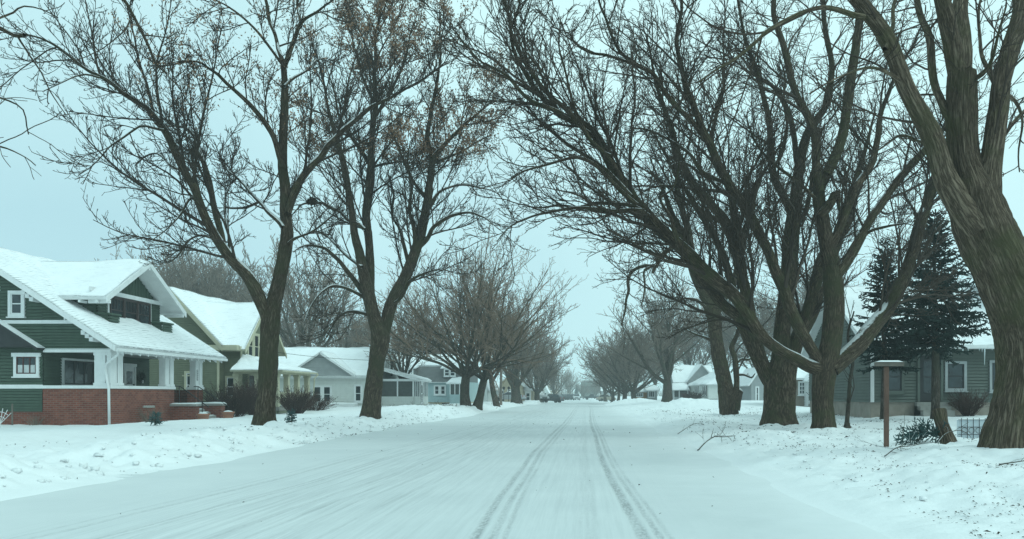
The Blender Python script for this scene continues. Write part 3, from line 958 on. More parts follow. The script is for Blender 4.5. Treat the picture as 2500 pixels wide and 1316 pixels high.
# ------------------------------------------------------------------ houses: code
def siding(mb, fr, poly, h=0.115, m=0, proud=0.034):
    """Clapboards over a convex outline [(u,v)...] on a wall plane."""
    poly = [(float(a), float(b)) for a, b in poly]
    v0 = min(p[1] for p in poly); v1 = max(p[1] for p in poly)
    def span(v):
        us = []
        for (a, b), (c, d) in zip(poly, poly[1:] + poly[:1]):
            if abs(b - d) < 1e-9:
                if abs(v - b) < 1e-6: us += [a, c]
                continue
            t = (v - b) / (d - b)
            if -1e-9 <= t <= 1 + 1e-9: us.append(a + (c - a) * t)
        return (min(us), max(us)) if us else None
    cuts = sorted(set([round(v0 + i * h, 5) for i in range(int((v1 - v0) / h) + 1)] + [round(p[1], 5) for p in poly]))
    base = v0
    for a, b in zip(cuts, cuts[1:]):
        if b - a < 1e-4: continue
        s0, s1 = span(a + 1e-5), span(b - 1e-5)
        if not s0 or not s1: continue
        k0 = math.floor((a - base) / h + 1e-4) * h + base
        n0 = proud * (1 - (a - k0) / h); n1 = proud * (1 - (b - k0) / h)
        k1 = k0 + h; g = min(0.024, (b - a) * .4)
        if abs(b - k1) < 1e-3 and b < v1 - 1e-3:      # shadow gap under the next board's lap
            e0, e1 = span(b - g)
            nb = proud * (1 - (b - g - k0) / h)
            mb.poly([fr.at(s0[0], a, n0), fr.at(s0[1], a, n0), fr.at(e1, b - g, nb), fr.at(e0, b - g, nb)], m)
            mb.poly([fr.at(e0, b - g, nb), fr.at(e1, b - g, nb), fr.at(e1, b - g, -.03), fr.at(e0, b - g, -.03)], m)
            mb.poly([fr.at(e0, b - g, -.03), fr.at(e1, b - g, -.03), fr.at(s1[1], b, -.03), fr.at(s1[0], b, -.03)], m)
        else:
            mb.poly([fr.at(s0[0], a, n0), fr.at(s0[1], a, n0), fr.at(s1[1], b, n1), fr.at(s1[0], b, n1)], m)
        if n0 > proud * 0.9:
            mb.poly([fr.at(s0[0], a, -0.03), fr.at(s0[1], a, -0.03), fr.at(s0[1], a, n0), fr.at(s0[0], a, n0)], m)
    return

def window(fr, u0, u1, v0, v1, parent, frame='white', sash='white', panes=(1, 2), trim=0.10, sill=True, head=0.0, gl='glass', curtain=0.0, name='window'):
    mb = MB()
    n0, n1 = -0.02, 0.085
    mb.fbox(fr, u0 - trim, u0, v0 - trim, v1 + trim, n0, n1, 0)
    mb.fbox(fr, u1, u1 + trim, v0 - trim, v1 + trim, n0, n1, 0)
    mb.fbox(fr, u0, u1, v0 - trim, v0, n0, n1, 0)
    mb.fbox(fr, u0 - head, u1 + head, v1, v1 + trim, n0, n1 + 0.004, 0) if head == 0 else mb.fbox(fr, u0 - trim - head, u1 + trim + head, v1, v1 + trim * 1.4, n0, n1 + 0.03, 0)
    b = 0.045
    mb.fbox(fr, u0, u0 + b, v0, v1, n0, 0.066, 1); mb.fbox(fr, u1 - b, u1, v0, v1, n0, 0.066, 1)
    mb.fbox(fr, u0 + b, u1 - b, v0, v0 + b, n0, 0.065, 1); mb.fbox(fr, u0 + b, u1 - b, v1 - b, v1, n0, 0.065, 1)
    for i in range(1, panes[0]):
        u = u0 + (u1 - u0) * i / panes[0]
        mb.fbox(fr, u - b * .5, u + b * .5, v0 + b, v1 - b, n0, 0.060, 1)
    for i in range(1, panes[1]):
        v = v0 + (v1 - v0) * i / panes[1]
        mb.fbox(fr, u0 + b, u1 - b, v - b * .5, v + b * .5, n0, 0.057, 1)
    w = mb.build(name, [M[frame], M[sash]], parent)
    g = MB(); g.fbox(fr, u0 + b * .5, u1 - b * .5, v0 + b * .5, v1 - b * .5, -0.015, 0.042)
    g.build('pane', [M[gl]], w)
    if curtain:
        c = MB()
        nn = 18
        for i in range(nn):
            a, bb = u0 + b + (u1 - u0 - 2 * b) * i / nn, u0 + b + (u1 - u0 - 2 * b) * (i + 1) / nn
            za, zb = 0.047 + 0.004 * math.sin(i * 1.9), 0.047 + 0.004 * math.sin((i + 1) * 1.9)
            c.poly([fr.at(a, v0 + b, za), fr.at(bb, v0 + b, zb), fr.at(bb, v0 + (v1 - v0) * curtain, zb), fr.at(a, v0 + (v1 - v0) * curtain, za)])
        c.build('curtain', [M['curtain']], w)
    if sill:
        s = MB(); s.fbox(fr, u0 - trim - 0.04, u1 + trim + 0.04, v0 - trim - 0.05, v0 - trim, -0.02, 0.13)
        s.build('sill', [M[frame]], w)
    return w

def door(fr, u0, u1, v0, v1, parent, frame='white', leaf='white', glz=True, handle_side=1):
    mb = MB()
    for a, b in ((u0 - .1, u0), (u1, u1 + .1)): mb.fbox(fr, a, b, v0, v1, -0.02, 0.085, 0)
    mb.fbox(fr, u0 - .14, u1 + .14, v1, v1 + .14, -0.02, 0.10, 0)
    mb.fbox(fr, u0, u1, v0, v1, -0.02, 0.045, 1)
    d = mb.build('door', [M[frame], M[leaf]], parent)
    if glz:
        g = MB()
        for k in range(2):
            a = v0 + .35 + k * (v1 - v0 - .5) / 2
            g.fbox(fr, u0 + .16, u1 - .16, a, a + (v1 - v0 - .5) / 2 - .08, 0, 0.05)
        g.build('pane', [M['glass']], d)
    h = MB(); uu = u1 - .08 if handle_side > 0 else u0 + .08
    h.tube([fr.at(uu, v0 + 1.0, 0.04), fr.at(uu, v0 + 1.0, 0.10)], 0.03, 8)
    h.build('handle', [M['black']], d)
    return d

def roof_plane(p00, p10, p11, p01, parent, name='roof', thick=0.14, snow=0.13, seed=0, mats=('shingle', 'white'), thin=0.0, snowy=True, drift=None, edge=0.05):
    """Roof slab p00-p10 (eave), p01-p11 (ridge) with a child layer of lying snow."""
    p00, p10, p11, p01 = [np.asarray(p, float) for p in (p00, p10, p11, p01)]
    nrm = unit(np.cross(p10 - p00, p01 - p00))
    if nrm[2] < 0: nrm = -nrm
    t = -nrm * thick
    mb = MB()
    mb.poly([p00, p10, p11, p01], 0)
    mb.poly([p00 + t, p01 + t, p11 + t, p10 + t], 1)
    for a, b in ((p00, p10), (p10, p11), (p11, p01), (p01, p00)):
        if np.linalg.norm(a - b) > 1e-3: mb.poly([a, b, b + t, a + t], 1)
    r = mb.build(name, [M[mats[0]], M[mats[1]]], parent)
    if not snowy: return r
    Lu = max(np.linalg.norm(p10 - p00), np.linalg.norm(p11 - p01)); Lv = max(np.linalg.norm(p01 - p00), np.linalg.norm(p11 - p10))
    nu, nv = int(np.clip(Lu / 0.16, 6, 90)), int(np.clip(Lv / 0.16, 5, 70))
    u, v = np.meshgrid(np.linspace(0, 1, nu), np.linspace(0, 1, nv))
    B = ((1 - u) * (1 - v))[..., None] * p00 + (u * (1 - v))[..., None] * p10 + (u * v)[..., None] * p11 + ((1 - u) * v)[..., None] * p01
    uu, vv = u * Lu, v * Lv
    de = np.minimum.reduce([uu, Lu - uu, vv])
    nz = fbm(uu * 0.45 + seed, vv * 0.6, seed * 1.7, 4)
    th = snow * (0.66 + 1.3 * nz) + 0.10 * snow * fbm(uu * 2.1, vv * 2.1, seed, 3)
    if drift is not None: th = th + drift(B)
    th = np.maximum(th, 0.022) * (0.30 + 0.70 * sstep(0, 0.35, de)) + 0.012
    top = B + nrm * th[..., None]
    wob = 0.05 * fbm(uu * 1.7 + seed, vv * 1.7, seed + 6.0, 3) - 0.015
    eu = unit(p10 - p00) if np.linalg.norm(p10 - p00) > np.linalg.norm(p11 - p01) else unit(p11 - p01)
    ev = unit((p01 + p11) / 2 - (p00 + p10) / 2)
    top = top + (((u == 1) * 1.0 - (u == 0) * 1.0) * wob)[..., None] * eu + (-1.0 * (v == 0) * wob)[..., None] * ev
    edge_m = (u == 0) | (u == 1) | (v == 0) | (v == 1)
    top = top + 0.02 * np.stack([np.zeros_like(u)] * 2 + [fbm(uu * 3, vv * 3, seed + 2., 2)], -1) * (~edge_m)[..., None]
    idx = np.arange(nu * nv).reshape(nv, nu)
    q = [np.stack([idx[:-1, :-1], idx[:-1, 1:], idx[1:, 1:], idx[1:, :-1]], -1).reshape(-1, 4)]
    V = [top.reshape(-1, 3)]
    ring = np.concatenate([idx[0, :], idx[1:, -1], idx[-1, ::-1][1:], idx[::-1, 0][1:-1]])
    low = (B + nrm * 0.003).reshape(-1, 3)[ring]
    li = np.arange(len(ring)) + nu * nv
    q.append(np.stack([ring, np.roll(ring, -1), np.roll(li, -1), li], -1))
    V.append(low)
    UV = np.stack([uu, vv], -1).reshape(-1, 2); UV = np.vstack([UV, UV[ring]])
    thn = np.clip((0.30 - th / max(snow, 0.01)) * 0.9, 0, 0.4) + thin
    thn = np.concatenate([thn.ravel(), np.full(len(ring), thin)])
    np_mesh('roof_snow', np.vstack(V), np.vstack(q), [M['roofsnow']], r, smooth=True, attrs={'thin': thn}, uv=UV)
    return r

def snow_cap(x0, x1, y0, y1, z, h, parent, seed=0.0, name='snow_cap'):
    n = max(4, int((x1 - x0) / 0.08)); m = max(4, int((y1 - y0) / 0.08)); n, m = min(n, 60), min(m, 60)
    u, v = np.meshgrid(np.linspace(0, 1, n), np.linspace(0, 1, m))
    X, Y = x0 + (x1 - x0) * u, y0 + (y1 - y0) * v
    e = np.minimum(np.minimum(X - x0, x1 - X), np.minimum(Y - y0, y1 - Y))
    Z = z + h * np.clip(0.25 + 0.75 * sstep(0, 0.12, e), 0, 1) * (1 + 0.5 * fbm(X * 2 + seed, Y * 2, seed, 3))
    Z = np.where(e < 1e-6, z, Z)
    idx = np.arange(n * m).reshape(m, n)
    q = np.stack([idx[:-1, :-1], idx[:-1, 1:], idx[1:, 1:], idx[1:, :-1]], -1).reshape(-1, 4)
    return np_mesh(name, np.stack([X, Y, Z], -1).reshape(-1, 3), q, [M['roofsnow_plain']], parent, smooth=True)

def rake_board(mb, p0, p1, d=0.24, w=0.05, out=(0, -1, 0), m=0):
    out = np.asarray(out, float) * w
    mb.beam(np.asarray(p0, float) - np.array([0, 0, d]), np.asarray(p1, float) - np.array([0, 0, d]), out, (0, 0, d), m)

# ------------------------------------------------------------------ the green house
def green_house():
    t = thing('craftsman_house', (-22, 32, 0.1), 'dark green clapboard house with brick porch, white pillars and gabled dormer', 'house')
    ys, yn = 32.0, 39.8
    xp, xw, xr, xb = -18.9, -21.6, -24.76, -31.0
    zr = lambda x: 3.05 + 0.67 * (-18.4 - x) if x > xr else 3.05 + 0.67 * (x + 31.12)
    s = SOUTH(ys)
    mb = MB()
    siding(mb, s, [(xb, 1.70), (xw, 1.70), (xw, zr(xw)), (xr, zr(xr)), (xb, zr(xb))], .13, proud=.04)
    siding(mb, s, [(xb, 0.62), (xw - .02, 0.62), (xw - .02, 1.52), (xb, 1.52)])
    siding(mb, s, [(xw, 3.10), (xp, 3.10), (xp, zr(xp)), (xw, zr(xw))])
    siding(mb, EAST(xw), [(ys, 0.72), (yn, 0.72), (yn, 3.15), (ys, 3.15)])
    n = NORTH(yn)
    mb.poly([n.at(xb, 0.5), n.at(xw, 0.5), n.at(xw, zr(xw)), n.at(xr, zr(xr)), n.at(xb, zr(xb))])
    mb.poly([n.at(xw, 3.1), n.at(xp, 3.1), n.at(xp, zr(xp)), n.at(xw, zr(xw))])
    mb.poly([(xb, ys, 0.5), (xb, yn, 0.5), (xb, yn, zr(xb)), (xb, ys, zr(xb))])
    mb.build('wall', [M['green']], t)
    # brickwork
    b = MB()
    b.box(xb, xw, ys - 0.01, yn, -0.4, 0.61)
    b.box(xw, xp, ys - 0.015, ys + 0.28, -0.4, 1.53)
    b.box(xp - 0.28, xp + 0.004, ys + 0.28, 36.93, -0.4, 1.527)
    b.box(xp - 0.42, xp, 39.0, 39.72, -0.4, 1.53)
    b.box(xw, xp - 0.43, 39.5, 39.74, -0.4, 1.52)
    b.box(xp + 0.004, xp + 1.15, 36.56, 36.96, -0.4, 0.76)
    b.box(xp + 0.004, xp + 1.35, 38.75, 39.15, -0.4, 0.76)
    b.build('brick_base', [M['brick']], t)
    c = MB()
    c.box(xb, xw - 0.002, ys - 0.05, ys, 1.53, 1.69)
    c.box(xw - 0.04, xp + 0.05, ys - 0.06, ys + 0.33, 1.532, 1.66)
    c.box(xp - 0.33, xp + 0.053, ys + 0.33, 36.99, 1.53, 1.657)
    c.box(xp - 0.47, xp + 0.05, 38.95, 39.78, 1.532, 1.66)
    c.build('wall_cap', [M['white']], t, bevel=0.012)
    for xx, ya, yb in ((xp + 1.22, 36.5, 37.02), (xp + 1.42, 38.69, 39.21)):
        c = MB(); c.box(xp + 0.01, xx, ya, yb, 0.762, 0.86)
        cp = c.build('step_cap', [M['concrete']], t, bevel=0.012)
        snow_cap(xp + 0.02, xx - .01, ya + .01, yb - .01, 0.862, 0.06, cp, 3.3 + ya)
    v = MB(); v.box(xp + 0.004, xp + 0.05, 34.3, 35.2, 0.72, 0.80); o = v.build('brick_vent', [M['concrete']], t); snow_cap(xp + 0.0, xp + 0.06, 34.3, 35.2, 0.80, 0.03, o, 1.0)
    # porch floor, ceiling, beam
    f = MB(); f.box(xw + 0.02, xp - 0.29, ys + 0.29, 39.49, 0.55, 0.74); f.box(xp - 0.29, xp, 36.97, 38.74, 0.55, 0.742); f.build('porch_floor', [M['concrete']], t)
    f = MB(); f.box(xw + 0.03, xp - 0.02, ys + 0.03, 39.75, 3.06, 3.10); f.build('porch_ceiling', [M['ceilingwood']], t)
    f = MB(); f.box(xw + 0.02, xp, ys - 0.03, ys + 0.22, 2.98, 3.13); f.box(xp - 0.24, xp + 0.012, ys + 0.22, 39.8, 2.98, 3.13); f.build('porch_beam', [M['white']], t)
    # pillars
    for (x0, x1, y0, y1) in ((-19.56, -19.12, 32.0, 32.34), (-19.07, -18.9, 32.0, 32.42), (-19.2, -18.9, 32.5, 32.86), (-19.2, -18.9, 36.18, 36.52), (-19.17, -18.9, 36.6, 36.92), (-19.2, -18.9, 39.0, 39.32), (-19.17, -18.9, 39.38, 39.68)):
        p = MB(); p.box(x0, x1, y0, y1, 1.66, 2.98)
        p.box(x0 - .03, x1 + .03, y0 - .03, y1 + .03, 1.66, 1.76); p.box(x0 - .025, x1 + .025, y0 - .025, y1 + .025, 2.86, 2.98)
        p.build('pillar', [M['white']], t, bevel=0.01)
    # steps
    st = MB()
    for i in range(5):
        st.box(xp + 0.01 + 0.0, xp + 0.35 * (5 - i) * 0.78 + 0.02, 36.97, 38.74, 0.0 if i == 0 else 0.15 * i, 0.15 * (i + 1) - 0.01)
    so = st.build('front_steps', [M['concrete']], t)
    for i in range(5):
        snow_cap(xp + 0.35 * (4 - i) * 0.78 + 0.04, xp + 0.35 * (5 - i) * 0.78, 37.9, 38.72, 0.15 * (i + 1) - 0.008, 0.05, so, i * 2.0)
    # railings
    for y, xa, xe in ((36.74, -18.75, -17.2), (38.9, -18.95, -17.25)):
        r = MB(); za, zb = 1.68, 0.70
        r.tube([(xa, y, za), (xa + .22, y, za), (xe, y, zb)], 0.022, 8)
        for fx in (0.12, 0.80):
            x = xa + (xe - xa) * fx; z = za - max(0, (x - xa - .22)) / (xe - xa - .22) * (za - zb)
            r.tube([(x, y, 0.1 if fx > .5 else 0.86), (x, y, z)], 0.02, 8)
        r.build('railing', [M['black']], t)
    # windows and door
    e = EAST(xw)
    window(e, 33.2, 35.25, 1.72, 2.72, t, 'white', 'black', (3, 1), 0.09)
    w = window(s, -22.62, -21.83, 2.12, 2.80, t, 'white', 'darkred', (3, 1), 0.11, head=0.06, curtain=0.52)
    window(s, -22.84, -22.40, 4.50, 5.32, t, 'white', 'white', (1, 2), 0.11)
    door(e, 37.6, 38.4, 0.76, 2.62, t)
    # wreath
    g = MB()
    cc = e.at(38.95, 2.12, 0.06)
    rng = np.random.default_rng(5)
    for i in range(420):
        a = rng.random() * 6.283; q = rng.normal() * 0.045
        p = cc + np.array([rng.random() * .08, math.cos(a) * (.19 + q), math.sin(a) * (.19 + q)])
        d = rng.normal(size=3) * 0.05
        g.tube([p, p + d], [0.012, 0.003], 3, 0, False)
    g.poly([cc + np.array([.1, -.08, -.17]), cc + np.array([.11, 0, -.12]), cc + np.array([.1, .08, -.17]), cc + np.array([.1, .06, -.28]), cc + np.array([.1, -.06, -.28])], 1)
    wo = g.build('wreath', [M['wreath'], M['white']])
    tag(wo, 'round evergreen wreath hanging on the porch wall beside the white door', 'wreath')
    # house number plate, digits not legible in the photograph
    hp = MB(); ep = EAST(xp); hp.fbox(ep, 39.09, 39.21, 1.98, 2.50, 0.0, 0.018, 0); hp.fbox(ep, 39.105, 39.195, 1.995, 2.485, 0.018, 0.022, 1)
    for i in range(5):
        hp.fbox(ep, 39.135, 39.165, 2.015 + i * .095, 2.075 + i * .095, 0.022, 0.026, 0)
    hp.build('number_plate', [M['black'], M['white']], t)
    # belt band, vent, gable trim, brackets
    tr = MB()
    tr.fbox(s, xb, -19.92, 4.12, 4.26, -0.01, 0.05)
    tr.fbox(s, xb, -23.3, 5.42, 5.62, -0.01, 0.05)
    tr.fbox(s, -20.75, -20.70, 4.27, 4.62, -0.01, 0.04)
    tr.build('trim_band', [M['white']], t)
    v = MB()
    for i in range(6): v.fbox(s, -20.69, -20.35, 4.28 + i * .05, 4.315 + i * .05, 0.0, 0.03)
    v.build('vent', [M['greysiding']], t)
    for x in (-19.35, -21.7, -23.3):
        br = MB(); z = zr(x) - 0.30
        for k in range(3):
            br.box(x - .42 + .16 * k, x - .42 + .16 * (k + 1) - .004, ys - 0.52, ys, z + .26 - .13 * k, z + .26 - .13 * k + .17)
        br.build('eave_bracket', [M['white']], t)
    # roof
    y0, y1 = 31.35, 41.0
    xe = -18.35
    zE = 3.05 + 0.13
    rz = 3.05 + .67 * (-18.4 - xr) + 0.14
    def drift(B):   # snow gathered round the dormer
        return 0.10 * np.exp(-((B[..., 1] - 32.0) / 0.5) ** 2 - ((B[..., 0] + 21.0) / 1.3) ** 2) + 0.13 * np.exp(-((B[..., 0] + 19.9) / .6) ** 2 - ((B[..., 1] - 35.8) / 3) ** 2)
    r = roof_plane((xe, y0, zE), (xe, y1, zE), (xr, y1, rz), (xr, y0, rz), t, seed=1.3, thick=0.16, snow=0.10, drift=drift, thin=0.42)
    r2 = roof_plane((-31.3, y1, zE), (-31.3, y0, zE), (xr, y0, rz - .002), (xr, y1, rz - .002), t, seed=4.1, thick=0.16, snow=0.11)
    for q0, q1 in (((xe + .02, y0 - .002, zE + .02), (xr, y0 - .002, rz + .02)), ((xr, y0 - .002, rz + .02), (-31.3, y0 - .002, zE + .02)),
                   ((xe + .02, y1 + .05, zE + .02), (xr, y1 + .05, rz + .02))):
        rk = MB(); rake_board(rk, q0, q1, 0.22); rk.build('rake_board', [M['white']], t)
    g = MB()
    g.box(xe + .01, xe + .12, y0 + .02, y1 - .02, zE - .19, zE - .06)
    g.build('gutter', [M['white']], t)
    # rafter tails
    y = y0 + .5
    while y < y1:
        rt = MB(); rt.beam((xe + .01, y, zE - .30), (xe - .6, y, zE - .30 + .40), (0, .07, 0), (0, 0, .13)); y += .62
        rt.build('rafter_tail', [M['white']], t)
    d = MB()
    d.tube([(xe + .06, y0 + .1, zE - .16), (xe + .05, y0 + .12, zE - .32), (xp - .12, ys - .09, 2.52), (xp - .16, ys - .10, 2.3), (xp - .02, ys - .10, 1.5), (xp + .0, ys - .10, 0.02)], 0.05, 8)
    d.build('downspout', [M['white']], t, smooth=True)
    # dormer
    xd, xdr = -20.3, -19.45
    yA, yB, yM = 33.4, 38.3, 35.85
    zp, ze = 7.2, 5.27
    dw = MB(); ed = EAST(xd)
    siding(dw, ed, [(yA, 4.0), (yB, 4.0), (yB, 5.5), (yA, 5.5)])
    sd = SOUTH(yA); siding(dw, sd, [(-22.9, 4.2), (xd, 4.2), (xd, 5.60), (-22.4, 5.60)])
    nd_ = NORTH(yB); siding(dw, nd_, [(-22.9, 4.2), (xd, 4.2), (xd, 5.60), (-22.4, 5.60)])
    # board and batten gable
    dw.poly([ed.at(yA, 5.5, 0.0), ed.at(yB, 5.5, 0.0), ed.at(yM, 7.0, 0.0)])
    yy = yA + .2
    while yy < yB:
        top = 7.0 - abs(yy - yM) * 0.61
        if top > 5.75: dw.fbox(ed, yy - .025, yy + .025, 5.5, top, 0.0, 0.03)
        yy += .24
    dor = dw.build('dormer', [M['green']], t)
    dt = MB()
    dt.fbox(ed, yA - .6, yB + .6, 5.54, 5.72, 0.03, 0.11)
    dt.fbox(ed, 34.08, 34.18, 4.25, 5.54, 0.0, .06); dt.fbox(ed, 37.38, 37.48, 4.25, 5.54, 0.0, .06)
    dt.build('dormer_trim', [M['white']], dor)
    for i in range(3):
        a = 34.22 + i * 1.06
        window(ed, a + .06, a + 1.0, 4.42, 5.46, t, 'brownsash', 'brownsash', (1, 2), 0.06, sill=False, name='dormer_window')
        q = MB()
        for k in range(1, 4): q.fbox(ed, a + .06 + .94 * k / 4 - .012, a + .06 + .94 * k / 4 + .012, 4.98, 5.44, 0.0, .062)
        q.build('grille', [M['brownsash']], kids(t)[-1]) if False else q.build('window_grille', [M['brownsash']], dor)
    for a, b in ((33.3, 34.05), (37.5, 38.4)):
        kw = MB(); siding(kw, EAST(xd + .55), [(a, 3.9), (b, 3.9), (b, 4.62), (a, 4.62)]); siding(kw, SOUTH(a), [(xd, 3.9), (xd + .55, 3.9), (xd + .55, 4.62), (xd, 4.62)])
        kw.box(xd, xd + .62, a - .06, b + .06, 4.62, 4.69)
        kw.build('knee_wall', [M['green']], dor)
    nA, nB = yA - .8, yB + .8
    roof_plane((xdr, nA, ze), (-22.2, nA, ze), (-25.2, yM, zp), (xdr, yM, zp), t, name='dormer_roof', seed=7.7, thick=0.13, snow=0.12, thin=0.0)
    roof_plane((-22.2, nB, ze), (xdr, nB, ze), (xdr, yM, zp - .002), (-25.2, yM, zp - .002), t, name='dormer_roof', seed=9.7, thick=0.13, snow=0.12)
    for yq in (nA, nB):
        db = MB(); rake_board(db, (xdr, yq, ze + .02), (xdr, yM, zp + .03), 0.24, 0.05, (1, 0, 0))
        db.build('dormer_rake', [M['white']], t)
    for yq, zq in ((nA + .25, ze + .0), (yM, zp - .12), (nB - .25, ze + .0)):
        bb = MB(); bb.box(xd, xdr + .02, yq - .06, yq + .06, zq - .24, zq - .10)
        bb.build('dormer_bracket', [M['white']], t)
    for yq in np.linspace(-22.0, -19.9, 4):
        bb = MB(); bb.box(yq, yq + .08, nA + .02, nA + .5, ze - .22, ze - .12); bb.build('dormer_bracket', [M['white']], t)
    # dark gabled hood over a side entry at the far left
    h = MB()
    fr_ = [(-21.62, 3.17), (-25.58, 3.17), (-23.6, 4.42)]
    for y in (31.62,): h.poly([(x, y, z) for x, z in fr_]); h.poly([(x, 31.97, z) for x, z in fr_])
    h.poly([(-21.62, 31.62, 3.17), (-21.62, 31.97, 3.17), (-25.58, 31.97, 3.17), (-25.58, 31.62, 3.17)])
    hd = h.build('side_hood', [M['darkwood']], t)
    roof_plane((-21.5, 31.5, 3.14), (-21.5, 31.98, 3.14), (-23.6, 31.98, 4.48), (-23.6, 31.5, 4.48), hd, name='hood_roof', thick=0.10, snow=0.03, mats=('shingle', 'darkwood'), seed=3.0)
    roof_plane((-25.7, 31.98, 3.14), (-25.7, 31.5, 3.14), (-23.6, 31.5, 4.478), (-23.6, 31.98, 4.478), hd, name='hood_roof', thick=0.10, snow=0.03, mats=('shingle', 'darkwood'), seed=5.0)
    return t
green_house()

# ------------------------------------------------------------------ the olive house
def olive_house():
    t = thing('gabled_house', (-22, 47, 0.1), 'olive green clapboard house with cream trim, steep snowy gable and corner porch', 'house')
    ys, yn = 47.0, 56.0
    xe, xr, xw = -21.4, -24.2, -27.0
    zE, zR = 4.35, 7.45
    s = SOUTH(ys)
    mb = MB()
    siding(mb, s, [(xw, 0.0), (xe, 0.0), (xe, zE), (xr, zR), (xw, zE)], 0.13)
    siding(mb, EAST(xe), [(ys, 0.0), (yn, 0.0), (yn, zE), (ys, zE)], 0.13)
    ex = EAST(-20.4)
    siding(mb, ex, [(47.6, 0.0), (53.4, 0.0), (53.4, 4.25), (50.5, 6.95), (47.6, 4.25)], 0.13)
    siding(mb, SOUTH(47.6), [(xe, 0), (-20.4, 0), (-20.4, 4.25), (xe, 4.25)], 0.13)
    siding(mb, NORTH(53.4), [(xe, 0), (-20.4, 0), (-20.4, 4.25), (xe, 4.25)], 0.13)
    n = NORTH(yn); mb.poly([n.at(xw, 0), n.at(xe, 0), n.at(xe, zE), n.at(xr, zR), n.at(xw, zE)])
    mb.poly([(xw, ys, 0), (xw, yn, 0), (xw, yn, zE), (xw, ys, zE)])
    mb.build('wall', [M['olive']], t)
    c = MB()
    c.fbox(s, xe - .12, xe + .01, 0.0, zE, 0.0, 0.05); c.fbox(s, xw, xw + .12, 0, zE, 0, .05)
    c.box(-20.42, -20.36, 47.56, 47.72, 0, 4.2)
    c.box(-22.6, -20.2, ys - .42, ys - .02, zE - .46, zE - .18)      # boxed eave return
    c.box(-20.36, -20.2, 46.9, 48.0, 3.93, 4.12)
    c.fbox(s, -23.55, -22.9, 2.36, 2.44, 0, .06)
    rake_board(c, (xe + .35, ys - .4, zE - .28), (xr, ys - .4, zR + .06), 0.26)
    rake_board(c, (xw - .35, ys - .4, zE - .28), (xr, ys - .4, zR + .06), 0.26)
    rake_board(c, (-20.0, 47.25, 3.95), (-20.0, 50.5, 7.0), 0.24, .05, (1, 0, 0)); rake_board(c, (-20.0, 53.75, 3.95), (-20.0, 50.5, 7.0), 0.24, .05, (1, 0, 0))
    c.build('trim_board', [M['cream']], t)
    roof_plane((xe + .38, ys - .42, zE - .26), (xe + .38, yn + .3, zE - .26), (xr, yn + .3, zR + .1), (xr, ys - .42, zR + .1), t, seed=11.0, snow=0.11, mats=('shingle', 'cream'), thin=.2)
    roof_plane((xw - .38, yn + .3, zE - .26), (xw - .38, ys - .42, zE - .26), (xr, ys - .42, zR + .098), (xr, yn + .3, zR + .098), t, seed=12.0, snow=0.11, mats=('shingle', 'cream'))
    roof_plane((-20.0, 47.22, 3.95), (-23.4, 47.22, 3.95), (-24.3, 50.5, 7.05), (-20.0, 50.5, 7.05), t, name='gable_roof', seed=13.0, snow=0.12, mats=('shingle', 'cream'))
    roof_plane((-23.4, 53.78, 3.95), (-20.0, 53.78, 3.95), (-20.0, 50.5, 7.047), (-24.3, 50.5, 7.047), t, name='gable_roof', seed=14.0, snow=0.12, mats=('shingle', 'cream'))
    window(ex, 48.55, 49.15, 3.55, 4.95, t, 'cream', 'cream', (1, 2), .12); window(ex, 49.45, 50.05, 3.55, 4.95, t, 'cream', 'cream', (1, 2), .12)
    window(s, -23.3, -22.55, 1.15, 2.55, t, 'cream', 'white', (1, 2), .12)
    window(SOUTH(47.6), -21.2, -20.75, 1.2, 2.3, t, 'cream', 'white', (1, 2), .1)
    door(ex, 48.6, 49.4, 0.62, 2.45, t, 'cream', 'brownsash')
    # porch
    f = MB(); f.box(-20.38, -17.7, 46.4, 51.9, 0.36, 0.58); f.build('porch_floor', [M['concrete']], t)
    k = MB(); siding(k, SOUTH(46.44), [(-20.38, -.3), (-17.72, -.3), (-17.72, .36), (-20.38, .36)], .13); siding(k, EAST(-17.72), [(46.44, -.3), (51.9, -.3), (51.9, .36), (46.44, .36)], .13)
    k.build('porch_skirt', [M['olive']], t)
    for x, y in ((-20.2, 46.6), (-19.0, 46.6), (-17.9, 46.6), (-17.9, 48.2), (-17.9, 49.9), (-17.9, 51.7)):
        p = MB(); p.box(x - .14, x + .14, y - .14, y + .14, .58, 2.5); p.box(x - .18, x + .18, y - .18, y + .18, 2.36, 2.5); p.build('porch_post', [M['cream']], t)
    r = MB()
    for (a, b) in (((-20.06, 46.6), (-19.14, 46.6)), ((-18.86, 46.6), (-18.04, 46.6)), ((-17.9, 46.74), (-17.9, 48.06)), ((-17.9, 48.34), (-17.9, 49.76)), ((-17.9, 50.04), (-17.9, 51.56))):
        a, b = np.array(a), np.array(b)
        for z in (0.68, 1.36):
            r.beam((*a, z), (*b, z), (0.03, .03, 0), (0, 0, .07))
        L = np.linalg.norm(b - a); nb = int(L / .11)
        for i in range(1, nb):
            q = a + (b - a) * i / nb; r.box(q[0] - .018, q[0] + .018, q[1] - .018, q[1] + .018, .75, 1.36)
    r.build('porch_rail', [M['cream']], t)
    bm = MB(); bm.box(-20.36, -17.74, 46.48, 46.72, 2.5, 2.72); bm.box(-18.02, -17.739, 46.72, 51.9, 2.5, 2.718); bm.build('porch_beam', [M['cream']], t)
    a0, a1, a2, a3 = (-20.4, 46.1, 2.70), (-17.35, 46.1, 2.70), (-17.35, 52.2, 2.70), (-20.4, 52.2, 2.70)
    h0, h1 = (-20.39, 47.9, 3.55), (-20.39, 50.9, 3.55)
    roof_plane(a0, a1, (-20.36, 48.0, 3.55), h0, t, name='porch_roof', thick=.10, seed=21, snow=.14, mats=('shingle', 'cream'))
    roof_plane(a1, a2, h1, (-20.36, 48.0, 3.55), t, name='porch_roof', thick=.10, seed=22, snow=.14, mats=('shingle', 'cream'))
